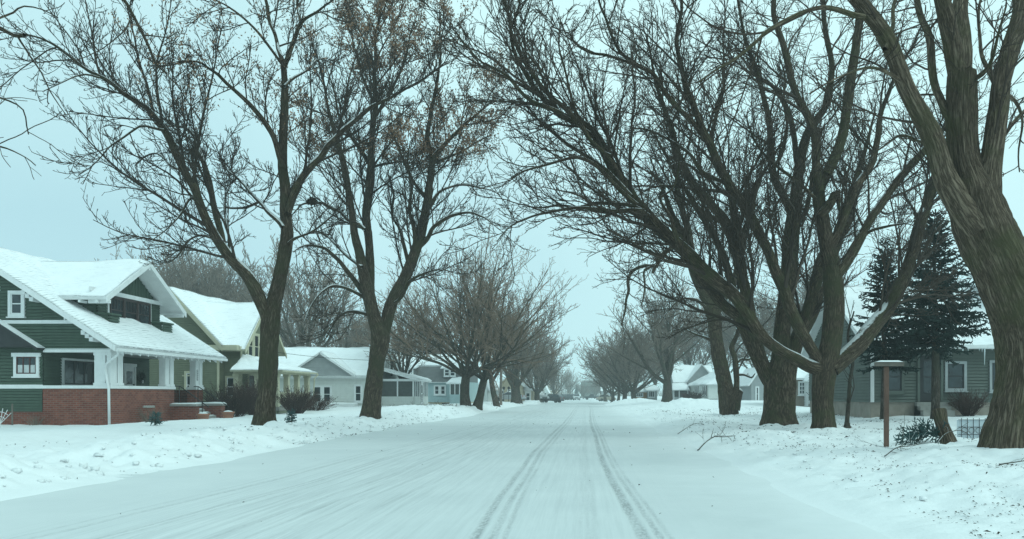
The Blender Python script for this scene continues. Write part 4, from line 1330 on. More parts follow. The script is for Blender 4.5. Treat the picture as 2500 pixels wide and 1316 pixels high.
    d = MB(); d.tube([(-17.3, 52.1, 2.6), (-17.5, 51.95, 2.35), (-17.6, 51.9, 0.3)], .045, 8); d.build('downspout', [M['cream']], t)
    return t
olive_house()

# ------------------------------------------------------------------ plainer houses further on
def body_box(t, x0, x1, y0, y1, z0, z1, m, h=0.13, faces='SE', name='wall', gables=()):
    mb = MB()
    if 'S' in faces: siding(mb, SOUTH(y0), [(x0, z0), (x1, z0), (x1, z1), (x0, z1)], h)
    else: mb.poly([(x0, y0, z0), (x1, y0, z0), (x1, y0, z1), (x0, y0, z1)])
    for f, fr in (('E', EAST(x1)), ('W', WEST(x0))):
        pts = [(y0, z0), (y1, z0), (y1, z1), (y0, z1)]
        if f in faces: siding(mb, fr, pts, h)
        else: mb.poly([fr.at(u, v) for u, v in pts])
    mb.poly([(x0, y1, z0), (x1, y1, z0), (x1, y1, z1), (x0, y1, z1)])
    mb.poly([(x0, y0, z1), (x1, y0, z1), (x1, y1, z1), (x0, y1, z1)])
    for (fr, pts) in gables:
        siding(mb, fr, pts, h)
    return mb.build(name, [M[m]], t)

def white_house():
    t = thing('white_cottage', (-18, 60, 0.4), 'low white house with broad snowy roof and glazed front porch', 'house')
    y0 = 60.0
    X0, X1 = -21.5, -15.6
    body_box(t, X0 - 3, X1, y0, 68, 0.2, 2.62, 'whitehouse', .12, 'SE', gables=[(SOUTH(y0 + .02), [(-22.4, 2.62), (-17.0, 2.62), (-18.9, 4.05), (-20.4, 4.05)]), (EAST(X1), [(60, 2.62), (68, 2.62), (64, 4.75)])])
    roof_plane((X0 - 3.4, y0 - .35, 2.66), (X1 + .3, y0 - .35, 2.66), (X1 + .3, 64, 4.95), (X0 - 3.4, 64, 4.95), t, seed=31, snow=.16)
    roof_plane((X1 + .3, 68.3, 2.66), (X0 - 3.4, 68.3, 2.66), (X0 - 3.4, 64, 4.948), (X1 + .3, 64, 4.948), t, seed=32, snow=.16)
    g = MB(); siding(g, SOUTH(y0 - .4), [(-22.2, 2.72), (-17.1, 2.72), (-19.65, 4.35)], .12); g.build('gable_front', [M['greysiding']], t)
    roof_plane((-17.0, y0 - .6, 2.66), (-17.0, y0 + 2.6, 2.66), (-19.65, y0 + 3.2, 4.42), (-19.65, y0 - .6, 4.42), t, name='gable_roof', seed=33, snow=.13, thick=.1)
    roof_plane((-22.3, y0 + 2.6, 2.66), (-22.3, y0 - .6, 2.66), (-19.65, y0 - .6, 4.418), (-19.65, y0 + 3.2, 4.418), t, name='gable_roof', seed=34, snow=.13, thick=.1)
    s = SOUTH(y0)
    b = MB(); b.fbox(s, X0 - 3, X1, 2.46, 2.60, 0.0, .06); b.build('fascia', [M['white']], t)
    window(s, -20.25, -19.72, .75, 1.88, t); window(s, -19.52, -19.0, .75, 1.88, t); window(s, -17.15, -16.72, .80, 1.95, t)
    # enclosed porch towards the street
    px0, px1, py0, py1 = X1 + .01, -13.0, 61.0, 66.5
    body_box(t, px0, px1, py0, py1, .30, 1.15, 'whitehouse', .12, 'SE', name='porch_wall')
    k = MB(); k.box(px0, px1 - .02, py0 - .005, py1, .0, .30); k.build('porch_base', [M['darkwood']], t)
    c = MB()
    for x in (px0, (px0 + px1) / 2, px1 - .1): c.box(x, x + .1, py0, py0 + .1, 1.15, 2.3)
    for y in np.linspace(py0 + .1, py1, 9): c.box(px1 - .1, px1, y - .05, y + .05, 1.15, 2.3)
    c.box(px0, px1, py0 - .02, py1, 2.3, 2.48)
    c.build('porch_post', [M['white']], t)
    c = MB(); c.box(px0 + .02, px1 - .12, py0 + .04, py0 + .06, 1.15, 2.3); c.build('porch_screen', [M['screen']], t)
    c = MB(); c.box(px1 - .07, px1 - .05, py0 + .1, py1, 1.15, 2.3); c.build('porch_glazing', [M['glass_pale']], t)
    roof_plane((px1 + .25, py0 - .3, 2.44), (px1 + .25, py1 + .3, 2.44), (px0 - .1, py1 + .3, 3.3), (px0 - .1, py0 - .3, 3.3), t, name='porch_roof', seed=35, snow=.15, thick=.1)
    door(EAST(px1), 63.4, 64.2, .35, 2.25, t)
    st = MB()
    for i in range(3): st.box(px1, px1 + .3 * (3 - i), 63.2, 64.4, 0, .14 * (i + 1))
    st.build('porch_steps', [M['concrete']], t)
    ch = MB(); ch.lathe((-14.9, 61.9, 2.7), [(.09, 0), (.09, 1.0), (.13, 1.0), (.13, 1.12), (.02, 1.2)], 12); ch.build('flue_pipe', [M['black']], t)
    cd = MB(); cd.beam((-19.0, 58.6, .2), (-16.9, 58.6, .2), (0, 1.2, 0), (0, 0, .38)); cd.build('cellar_hatch', [M['white']], t)
    snow_cap(-19.02, -16.88, 58.58, 59.82, .582, .10, t, 8.0)
    return t
white_house()

def blue_house():
    t = thing('blue_house', (-14, 78, 0.4), 'pale blue house with dark grey upper storey and small entry porch', 'house')
    y0 = 78.0
    x0, x1 = -19.5, -11.6
    body_box(t, x0, x1, y0, 87, .55, 2.55, 'blue', .14, 'SE')
    f = MB(); f.box(x0 + .02, x1 - .02, y0 + .03, 86.9, -.3, .55); f.build('foundation', [M['tan']], t)
    for xq in (-16.4, -13.9):
        w = MB(); w.box(xq, xq + .7, y0 + .015, y0 + .06, .2, .45); w.build('cellar_window', [M['glass']], t)
    # steep dark front slope
    roof_plane((x0 - .3, y0 - .4, 2.5), (x1 + .3, y0 - .4, 2.5), (x1 + .1, y0 + 1.0, 4.15), (x0 - .1, y0 + 1.0, 4.15), t, name='lower_roof', mats=('darkroof', 'white'), snowy=False, thick=.12)
    roof_plane((x0 - .2, y0 + .9, 4.12), (x1 + .2, y0 + .9, 4.12), (x1 + .2, y0 + 4.5, 5.3), (x0 - .2, y0 + 4.5, 5.3), t, seed=41, snow=.15)
    roof_plane((x1 + .2, 87.3, 4.1), (x0 - .2, 87.3, 4.1), (x0 - .2, y0 + 4.5, 5.298), (x1 + .2, y0 + 4.5, 5.298), t, seed=42, snow=.15)
    up = MB(); up.box(x0, x1, y0 + 1.0, 87, 2.5, 4.0); up.build('upper_wall', [M['darkroof']], t)
    for xd in (-17.2, -13.1):
        d = MB(); d.box(xd - .75, xd + .75, y0 - .15, y0 + 1.0, 2.95, 3.85); d.build('dormer', [M['darkroof']], t)
        roof_plane((xd - .9, y0 - .3, 3.86), (xd + .9, y0 - .3, 3.86), (xd + .9, y0 + 1.1, 4.15), (xd - .9, y0 + 1.1, 4.15), t, name='dormer_roof', seed=43 + xd, snow=.09, thick=.07)
        window(SOUTH(y0 - .15), xd - .5, xd - .05, 3.1, 3.72, t, trim=.07); window(SOUTH(y0 - .15), xd + .05, xd + .5, 3.1, 3.72, t, trim=.07)
    s = SOUTH(y0)
    window(s, -14.58, -14.18, 1.32, 2.12, t, trim=.09); window(s, -13.98, -13.58, 1.32, 2.12, t, trim=.09)
    window(s, -17.9, -17.4, 1.2, 2.1, t, trim=.09); window(s, -17.2, -16.7, 1.2, 2.1, t, trim=.09)
    body_box(t, -12.9, -11.5, y0 - 1.4, y0 - .03, .3, 1.3, 'blue', .14, 'SE', name='porch_wall')
    c = MB(); c.box(-12.86, -11.54, y0 - 1.36, y0 - 1.34, 1.3, 2.3); c.build('porch_glazing', [M['screen']], t)
    c = MB()
    for x in (-12.9, -12.45, -12.0, -11.58): c.box(x, x + .08, y0 - 1.42, y0 - 1.33, 1.3, 2.35)
    c.build('porch_post', [M['white']], t)
    roof_plane((-13.2, y0 - 1.7, 2.35), (-11.3, y0 - 1.7, 2.35), (-11.6, y0, 2.95), (-12.9, y0, 2.95), t, name='porch_roof', seed=47, snow=.12, thick=.08)
    return t
blue_house()

def simple_house(name, label, x0, x1, y0, y1, zb, ze, zr, m, axis='x', cat='house', win=(), seed=0, trim='white', over=.35, snow=.15, faces='SEW', h=.15):
    """Small gabled building; axis = direction of the ridge."""
    t = thing(name, ((x0 + x1) / 2, y0, zb), label, cat)
    xm, ym = (x0 + x1) / 2, (y0 + y1) / 2
    if axis == 'x':
        gb = [(EAST(x1), [(y0, ze), (y1, ze), (ym, zr)]), (WEST(x0), [(y0, ze), (y1, ze), (ym, zr)])]
    else:
        gb = [(SOUTH(y0), [(x0, ze), (x1, ze), (xm, zr)])]
    body_box(t, x0, x1, y0, y1, zb - .4, ze, m, h, faces, gables=gb)
    if axis == 'x':
        k = (zr - ze) / (ym - y0)
        roof_plane((x0 - over, y0 - over, ze - k * over + .05), (x1 + over, y0 - over, ze - k * over + .05), (x1 + over, ym, zr + .08), (x0 - over, ym, zr + .08), t, seed=seed, snow=snow, mats=('shingle', trim), thick=.1)
        roof_plane((x1 + over, y1 + over, ze - k * over + .05), (x0 - over, y1 + over, ze - k * over + .05), (x0 - over, ym, zr + .078), (x1 + over, ym, zr + .078), t, seed=seed + 1, snow=snow, mats=('shingle', trim), thick=.1)
    else:
        k = (zr - ze) / (xm - x0)
        roof_plane((x1 + over, y0 - over, ze - k * over + .05), (x1 + over, y1 + over, ze - k * over + .05), (xm, y1 + over, zr + .08), (xm, y0 - over, zr + .08), t, seed=seed, snow=snow, mats=('shingle', trim), thick=.1)
        roof_plane((x0 - over, y1 + over, ze - k * over + .05), (x0 - over, y0 - over, ze - k * over + .05), (xm, y0 - over, zr + .078), (xm, y1 + over, zr + .078), t, seed=seed + 1, snow=snow, mats=('shingle', trim), thick=.1)
    for wn_ in win:
        fr, u0, u1, v0, v1 = wn_[:5]
        if len(wn_) > 5 and wn_[5] == 'door': door(fr, u0, u1, v0, v1, t, trim)
        else: window(fr, u0, u1, v0, v1, t, trim, trim, wn_[5] if len(wn_) > 5 else (1, 2), .08)
    return t

def X(px, Y): return (px - VX) * Y / F
def Z(py, Y): return EYE - (py - VY) * Y / F

# left, beyond the blue house
yy = 105
simple_house('white_shed', 'small white house just right of the twin trunked tree, far left side', X(1166, yy), X(1190, yy), yy, yy + 6, .2, 2.3, 3.4, 'whitehouse', 'y', win=[(SOUTH(yy), X(1172, yy), X(1180, yy), 1.0, 2.0)], seed=51)
yy = 112
simple_house('brick_garage', 'orange brown garage with low snowy roof on the left side', X(1187, yy), X(1199, yy) + .1, yy, yy + 6, .1, 2.0, 2.6, 'orange', 'x', 'garage', seed=53, win=[(SOUTH(yy), X(1190, yy), X(1195, yy), .3, 1.7, 'door')])
yy = 116
simple_house('grey_shed', 'grey shed between orange garage and tan gabled hall', X(1199, yy) + .2, X(1211, yy), yy, yy + 6, .1, 2.0, 2.9, 'greysiding', 'x', 'shed', seed=55)
yy = 124
simple_house('tan_hall', 'tan gabled building behind the left row of trees', X(1212, yy), X(1276, yy), yy, yy + 14, .0, 2.7, 4.2, 'tan', 'y', 'building', seed=57, win=[(SOUTH(yy), X(1222, yy), X(1229, yy), .9, 2.0), (SOUTH(yy), X(1240, yy), X(1247, yy), .9, 2.0), (SOUTH(yy), X(1256, yy), X(1262, yy), .9, 2.0)])
yy = 126
simple_house('low_tan_garage', 'low tan garage with white corner post beside the parked van', X(1278, yy), X(1300, yy), yy, yy + 10, .0, 2.0, 3.0, 'tan', 'x', 'garage', seed=59, win=[(SOUTH(yy), X(1283, yy), X(1295, yy), .05, 1.7, 'door')])
yy = 215
simple_house('beige_building', 'tall narrow beige building at the far left end of street', X(1339, yy), X(1359, yy), yy, yy + 8, -.5, 4.0, 5.2, 'beige', 'y', 'building', seed=61, win=[(SOUTH(yy), X(1348, yy), X(1353, yy), -.2, 1.7, 'door'), (SOUTH(yy), X(1343, yy), X(1347, yy), 2.4, 3.6), (SOUTH(yy), X(1351, yy), X(1355, yy), 2.4, 3.6)])
yy = 190
simple_house('far_white_house', 'small pale house left of the tall beige building', X(1318, yy), X(1337, yy), yy, yy + 8, -.4, 2.2, 4.0, 'whitehouse', 'y', seed=63, win=[(SOUTH(yy), X(1323, yy), X(1327, yy), .5, 1.7), (SOUTH(yy), X(1330, yy), X(1334, yy), .5, 1.7)])
# end of the street
yy = 400
simple_house('warehouse', 'huge grey windowless building closing the end of the street in haze', X(1418, yy), X(1458, yy), yy, yy + 20, -.4, 7.8, 8.1, 'greygreen', 'y', 'warehouse', seed=65, h=.4)
yy = 230
simple_house('far_grey_house', 'pale grey house beyond the tan parked car', X(1470, yy), X(1500, yy), yy, yy + 9, -.3, 2.4, 3.6, 'greysiding', 'x', seed=67, win=[(SOUTH(yy), X(1477, yy), X(1480, yy), -.1, 1.8, 'door'), (SOUTH(yy), X(1488, yy), X(1494, yy), .6, 1.7)])
# right side
yy = 128
t = simple_house('brick_bungalow', 'orange brown brick bungalow with white triple window', X(1549, yy), X(1581, yy), yy, yy + 9, .3, 1.75, 2.6, 'orange', 'x', 'bungalow', seed=71, win=[(SOUTH(yy), X(1553, yy), X(1569, yy), 1.0, 1.5, (3, 2))], snow=.2)
yy = 126
simple_house('white_annex', 'white entry annex beside the orange brick bungalow', X(1582, yy), X(1604, yy), yy, yy + 8, .3, 1.9, 2.5, 'greysiding', 'x', 'house', seed=73, win=[(SOUTH(yy), X(1584, yy), X(1598, yy), .9, 1.8, (3, 1))], snow=.2)
yy = 118
t = simple_house('grey_house', 'grey two storey house with snowy gable and front porch behind the far maple', X(1648, yy), X(1742, yy), yy, yy + 9, .4, 3.2, 5.6, 'greysiding', 'x', seed=75, win=[(SOUTH(yy), X(1668, yy), X(1676, yy), 2.0, 3.0), (SOUTH(yy), X(1690, yy), X(1698, yy), 2.0, 3.0)])
pc = MB(); pc.box(X(1640, yy), X(1676, yy), yy - 2.2, yy - 2.15, .4, .95); pc.box(X(1640, yy), X(1676, yy), yy - 2.2, yy, .3, .42); pc.build('porch_wall', [M['greysiding']], t)
pc = MB(); pc.box(X(1641, yy), X(1675, yy), yy - 2.0, yy - 1.97, .95, 1.85); pc.build('porch_screen', [M['screen']], t)
pc = MB()
for px in (1640, 1653, 1673): pc.box(X(px, yy), X(px, yy) + .13, yy - 2.25, yy - 2.12, .4, 1.95)
pc.build('porch_post', [M['white']], t)
roof_plane((X(1637, yy), yy - 2.5, 1.95), (X(1679, yy), yy - 2.5, 1.95), (X(1676, yy), yy, 3.0), (X(1641, yy), yy, 3.0), t, name='porch_roof', seed=77, snow=.15, thick=.1)
gx = X(1712, yy)
g = MB(); siding(g, SOUTH(yy - .5), [(gx - 2.2, 3.2), (gx + 2.2, 3.2), (gx, 5.6)], .15); siding(g, SOUTH(yy - .49), [(gx - 2.0, 1.2), (gx + 2.0, 1.2), (gx + 2.0, 3.2), (gx - 2.0, 3.2)], .15); g.build('gable_front', [M['greysiding']], t)
roof_plane((gx + 2.4, yy - .8, 3.0), (gx + 2.4, yy + 4, 3.0), (gx, yy + 4, 5.75), (gx, yy - .8, 5.75), t, name='gable_roof', seed=78, snow=.12, thick=.1)
roof_plane((gx - 2.4, yy + 4, 3.0), (gx - 2.4, yy - .8, 3.0), (gx, yy - .8, 5.748), (gx, yy + 4, 5.748), t, name='gable_roof', seed=79, snow=.12, thick=.1)

def hip_house():
    y0, y1 = 100.0, 118.0
    x0, x1 = X(1729, 100), X(1834, 100)
    t = thing('white_bungalow', ((x0 + x1) / 2, y0, .5), 'white bungalow with snowy hip roof and dark star ornament on its blank side', 'house')
    body_box(t, x0, x1, y0, y1, .75, 2.62, 'whitehouse', .15, 'SW')
    f = MB(); f.box(x0 + .03, x1, y0 + .03, y1, .1, .75); f.build('foundation', [M['shingle']], t)
    xm = (x0 + x1) / 2
    e = .4
    A, B, C_, D = (x0 - e, y0 - e, 2.55), (x1 + e, y0 - e, 2.55), (x1 + e, y1 + e, 2.55), (x0 - e, y1 + e, 2.55)
    r0, r1 = (xm, y0 + 3.2, 4.35), (xm, y1 - 3.2, 4.35)
    roof_plane(A, B, r0, (xm - .03, y0 + 3.2, 4.35), t, seed=81, snow=.2, thick=.1)
    roof_plane(D, A, r0, r1, t, seed=82, snow=.2, thick=.1)
    roof_plane(B, C_, r1, r0, t, seed=83, snow=.2, thick=.1)
    w = WEST(x0)
    for a in (101.5, 103.3, 109.0, 111.0):
        window(w, a, a + .9, 1.2, 2.3, t, trim=.1)
        for b in (a - .55, a + 1.04):
            sh = MB(); sh.fbox(w, b, b + .41, 1.1, 2.4, 0, .05); sh.build('shutter', [M['brownsash']], t)
    door(w, 106.2, 107.1, .8, 2.4, t)
    s = MB(); cx, cz = X(1825, 100), Z(949, 100); fr = SOUTH(y0)
    q = [fr.at(cx + .40 * math.cos(i * math.pi / 8), cz + .40 * math.sin(i * math.pi / 8), .05) for i in range(17)]
    s.tube(q, .035, 6)
    st = []
    for i in range(10):
        r = .36 if i % 2 == 0 else .14
        st.append(fr.at(cx + r * math.sin(i * math.pi / 5), cz + r * math.cos(i * math.pi / 5), .04))
    c = fr.at(cx, cz, .09)
    for i in range(10): s.poly([st[i], st[(i + 1) % 10], c])
    s.build('star_ornament', [M['black']], t)
    return t
hip_house()
yy = 78
simple_house('grey_outbuilding', 'plain grey outbuilding glimpsed between the two thick maple trunks', X(1834, yy), X(1880, yy), yy, yy + 7, .4, 2.6, 3.9, 'greysiding', 'y', 'shed', seed=85, win=[(SOUTH(yy), X(1846, yy), X(1850, yy) + .05, .7, 2.0)])
def log_house():
    yy = 56
    x0, x1 = X(1938, yy), X(2128, yy)
    t = simple_house('weathered_cottage', 'weathered grey board cottage with white door and small window behind the maples', x0, x1, yy, yy + 7, .45, 2.5, 4.0, 'logwall', 'x', 'cottage', seed=87, win=[(SOUTH(yy), X(1951, yy), X(1964, yy), 1.32, 2.15, (2, 3)), (SOUTH(yy), X(2072, yy), X(2090, yy), 1.2, 2.2, (2, 2))])
    gx0, gx1 = X(1964, yy), X(1993, yy)
    body_box(t, gx0, gx1, yy - 1.1, yy - .01, .5, 2.3, 'white', .12, 'SW', name='entry_wall', gables=[(SOUTH(yy - 1.1), [(gx0, 2.3), (gx1, 2.3), ((gx0 + gx1) / 2, 2.85)])])
    door(SOUTH(yy - 1.13), X(1968, yy), X(1981, yy), .55, 2.1, t)
    gm = (gx0 + gx1) / 2
    roof_plane((gx1 + .15, yy - 1.35, 2.2), (gx1 + .15, yy, 2.2), (gm, yy, 2.98), (gm, yy - 1.35, 2.98), t, name='entry_roof', seed=88, snow=.12, thick=.08)
    roof_plane((gx0 - .15, yy, 2.2), (gx0 - .15, yy - 1.35, 2.2), (gm, yy - 1.35, 2.978), (gm, yy, 2.978), t, name='entry_roof', seed=89, snow=.12, thick=.08)
    st = MB()
    for i in range(3): st.box(X(1962, yy), X(1992, yy), yy - 1.15 - .3 * (3 - i), yy - 1.14, .2, .3 + .12 * (i + 1))
    st.build('entry_steps', [M['concrete']], t)
    r = MB(); xx = X(1958, yy); r.tube([(xx, yy - 2.0, .3), (xx, yy - 2.0, 1.2), (xx, yy - 1.1, 1.45)], .02, 6); r.build('railing', [M['black']], t)
    return t
log_house()
yy = 52
simple_house('snowy_garage', 'small garage with steep snowy gable left of the reddish post', X(2058, yy), X(2124, yy), yy, yy + 6, .5, 1.9, 3.0, 'greysiding', 'y', 'garage', seed=91, win=[(SOUTH(yy), X(2072, yy), X(2108, yy), .55, 1.75, 'door')], snow=.2)

def right_house():
    yy = 33.0
    x0, x1 = X(2125, yy), 24.0
    t = thing('clapboard_house', (x0 + 4, yy, .6), 'long grey green clapboard house with icicles behind the big spruce', 'house')
    ze = 3.42
    body_box(t, x0, x1, yy, yy + 9, .98, ze, 'greygreen', .13, 'SW', gables=[(WEST(x0), [(yy, ze), (yy + 9, ze), (yy + 4.5, 6.2)])])
    f = MB(); f.box(x0 + .02, x1, yy + .03, yy + 8.9, 0, .98); f.build('foundation', [M['logwall']], t)
    roof_plane((x0 - .4, yy - .5, ze - .16), (x1, yy - .5, ze - .16), (x1, yy + 4.5, 6.3), (x0 - .4, yy + 4.5, 6.3), t, seed=93, snow=.16, thin=.08)
    roof_plane((x1, yy + 9.5, ze - .16), (x0 - .4, yy + 9.5, ze - .16), (x0 - .4, yy + 4.5, 6.298), (x1, yy + 4.5, 6.298), t, seed=94, snow=.14)
    g = MB(); g.box(x0 - .4, x1, yy - .62, yy - .505, ze - .26, ze - .13); g.build('gutter', [M['white']], t)
    s = SOUTH(yy)
    window(s, X(2312, yy), X(2352, yy), 1.55, 2.55, t, 'greysiding', 'darkwood', trim=.11)
    door(s, X(2262, yy) - .3, X(2262, yy) + .55, 1.0, 2.9, t, 'greygreen', 'darkwood')
    window(s, X(2160, yy), X(2200, yy), 1.45, 2.6, t, 'greygreen', 'darkwood', trim=.1)
    window(s, X(2420, yy), X(2460, yy), 1.5, 2.6, t, 'greysiding', 'darkwood', trim=.1)
    c = MB(); c.fbox(s, x0, x0 + .14, .98, ze - .05, 0, .05); c.build('corner_board', [M['white']], t)
    st = MB()
    for i in range(3): st.box(X(2262, yy) - .5, X(2262, yy) + .75, yy - .3 * (3 - i), yy - .005, .3, .5 + .16 * (i + 1))
    st.build('door_steps', [M['concrete']], t)
    # upper storey further right, only its corner shows beside the trunk
    u = MB(); u.box(X(2494, yy) + .3, x1, yy + 2.2, yy + 9, 4.2, 6.2); u.build('upper_wall', [M['darkwood']], t)
    roof_plane((X(2494, yy), yy + 1.8, 6.2), (x1, yy + 1.8, 6.2), (x1, yy + 5.5, 7.2), (X(2494, yy), yy + 5.5, 7.2), t, name='upper_roof', seed=95, snow=.1)
    ic = MB(); rng = np.random.default_rng(8)
    for i in range(34):
        xx = x0 - .3 + rng.random() * (x1 - x0 - 2); L = .08 + .35 * rng.random() ** 2
        ic.tube([(xx, yy - .57, ze - .25), (xx, yy - .57, ze - .25 - L)], [.022, .003], 5)
    xx = X(2387, yy); ic.tube([(xx, yy - .57, ze - .25), (xx, yy - .57, ze - .95)], [.03, .004], 5)
    o = ic.build('icicle', [M['ice']], t); o['kind'] = 'stuff'
    return t
right_house()
# ------------------------------------------------------------------ the near trees, limb by limb
def in_view(A):
    p = A[:, 0]
    y = np.maximum(p[:, 1], 1.0)
    py = VY - (p[:, 2] - EYE) * F / y; px = VX + p[:, 0] * F / y
    return (py > -260) & (px > -330) & (px < 2830) & (p[:, 1] > 3)

def squirrel_nest(px, py, Y, s, label):
    rng = np.random.default_rng(int(px))
    c = P(px, py, Y); n = 520
    v = unit(rng.normal(size=(n, 3))) * (rng.random(n) ** 0.4)[:, None] * np.array([s, s, s * .72]) + c
    tb = Tubes(); tb.tris(seed_tris(rng, v, 900, s * 0.45, s * 0.12))
    d = unit(rng.normal(size=(80, 3))) * np.array([1, 1, .5])
    a = np.stack([v[:80], v[:80] + d * s * .5, v[:80] + d * s * 1.0], 1)
    tb.add(a, np.full((80, 3), 0.007), 3)
    o = tb.build('squirrel_nest', [M['nest']], None, smooth=False, bark=False)
    tag(o, label, 'nest', 'leaf nests in the bare trees')

traced_tree('ash_tree', 'forked ash with one long limb over the green house, trunk before the olive house', 'tree', (646, 1046), 24.0, [
    ([(645, 1075, 56), (648, 1000, 50), (654, 920, 44), (657, 850, 40), (661, 790, 42), (668, 745, 34), (682, 683, 31), (692, 630, 30), (701, 575, 29), (698, 524, 27), (696, 456, 25), (690, 405, 23), (692, 319, 19), (695, 251, 17), (695, 205, 16), (692, 158, 13)], 0, 0.4),
    ([(655, 790, 30), (648, 762, 30), (632, 725, 29), (613, 690, 28), (592, 660, 27), (572, 638, 26), (545, 600, 25), (524, 570, 24), (503, 535, 22), (483, 492, 21), (468, 455, 20), (449, 424, 19), (425, 370, 17), (397, 310, 16), (365, 269, 14), (330, 250, 12), (292, 232, 11), (242, 187, 10), (196, 155, 8), (137, 109, 6), (80, 85, 4), (20, 70, 2)], 0, -2.2),
    ([(545, 596, 14), (538, 565, 15), (526, 524, 15), (519, 470, 14), (511, 424, 13), (500, 385, 12), (488, 356, 11), (480, 330, 10), (468, 313, 9), (450, 303, 7), (430, 300, 5), (400, 285, 3)], 0, 1.5),
    ([(703, 520, 17), (712, 492, 19), (722, 460, 18), (737, 434, 18), (757, 405, 17), (777, 386, 16), (800, 356, 15), (823, 335, 14), (845, 312, 13), (868, 293, 12), (900, 266, 10), (928, 254, 8), (960, 240, 7), (991, 223, 6), (1042, 196, 5), (1092, 158, 3)], 0, 2.5),
    ([(690, 408, 14), (682, 385, 14), (668, 342, 13), (650, 312, 12), (629, 283, 11), (608, 256, 10), (584, 232, 9), (560, 212, 8), (538, 192, 8), (510, 176, 6), (483, 160, 5), (420, 153, 4), (360, 150, 2)], 0, -2.0),
    ([(690, 555, 12), (682, 540, 12), (668, 524, 10), (650, 506, 9), (632, 490, 9), (610, 470, 7), (588, 451, 6), (566, 430, 5), (547, 406, 4), (530, 360, 2)], 0, 1.8),
    ([(636, 492, 6), (610, 504, 6), (580, 505, 5), (548, 505, 4)], 1, 1.6),
    ([(694, 160, 11), (684, 130, 10), (675, 109, 9), (666, 75, 8), (657, 46, 8), (652, 0, 7), (640, -70, 5), (640, -160, 2)], 0.2, 1.5),
    ([(694, 165, 11), (703, 142, 11), (715, 115, 10), (724, 90, 9), (734, 62, 9), (752, 48, 7), (775, 34, 6), (800, 14, 5), (825, -5, 4), (870, -60, 2)], 0.2, -1.2),
    ([(734, 66, 7), (733, 30, 6), (728, -10, 6), (722, -80, 4), (720, -150, 2)], -0.3, 1.0),
    ([(690, 160, 7), (665, 120, 7), (638, 84, 6), (610, 55, 5), (584, 36, 5), (555, 18, 4), (524, 0, 4), (480, -50, 2)], 0.2, -2),
    ([(695, 210, 8), (715, 190, 8), (740, 175, 6), (770, 150, 5), (800, 140, 3)], 0.2, 2.5),
    ([(483, 488, 8), (465, 483, 7), (452, 500, 6), (438, 524, 5), (422, 545, 4), (401, 567, 3), (370, 590, 2)], -0.6, -1.6),
    ([(400, 318, 8), (380, 312, 7), (342, 301, 6), (318, 312, 5), (296, 328, 5), (270, 356, 4), (246, 388, 3), (220, 415, 2.5), (190, 436, 2)], -1.2, -2.6),
    ([(446, 418, 6), (420, 402, 5), (385, 375, 4.5), (350, 385, 4), (322, 408, 3)], -0.8, 0.4),
    ([(243, 190, 6), (215, 184, 5), (180, 190, 4), (150, 205, 3), (110, 225, 2)], -1.8, -3),
    ([(562, 625, 8), (535, 585, 7), (505, 572, 6), (470, 585, 5), (440, 610, 4), (405, 640, 2.5)], 0, 1.4),
    ([(698, 600, 9), (722, 580, 7), (760, 560, 5), (800, 530, 4), (840, 490, 2)], 0.1, -1.8),
    ([(560, 615, 6), (555, 560, 5), (545, 500, 4), (560, 440, 2.5), (550, 390, 2)], 0.1, 2.2),
    ], 'ash', M['bark_ash'], M['twig_ash'], 11, dens=1.7, rscale=1.1, keep=in_view, rough=1.0,
    keys=dict(n=2200, size=0.075, where=lambda p: (fbm(p[:, 0] * .35, p[:, 1] * .35, p[:, 2] * .35, 2) > 0.16) & (p[:, 2] > 9.0) & (p[:, 0] > -12.5)))

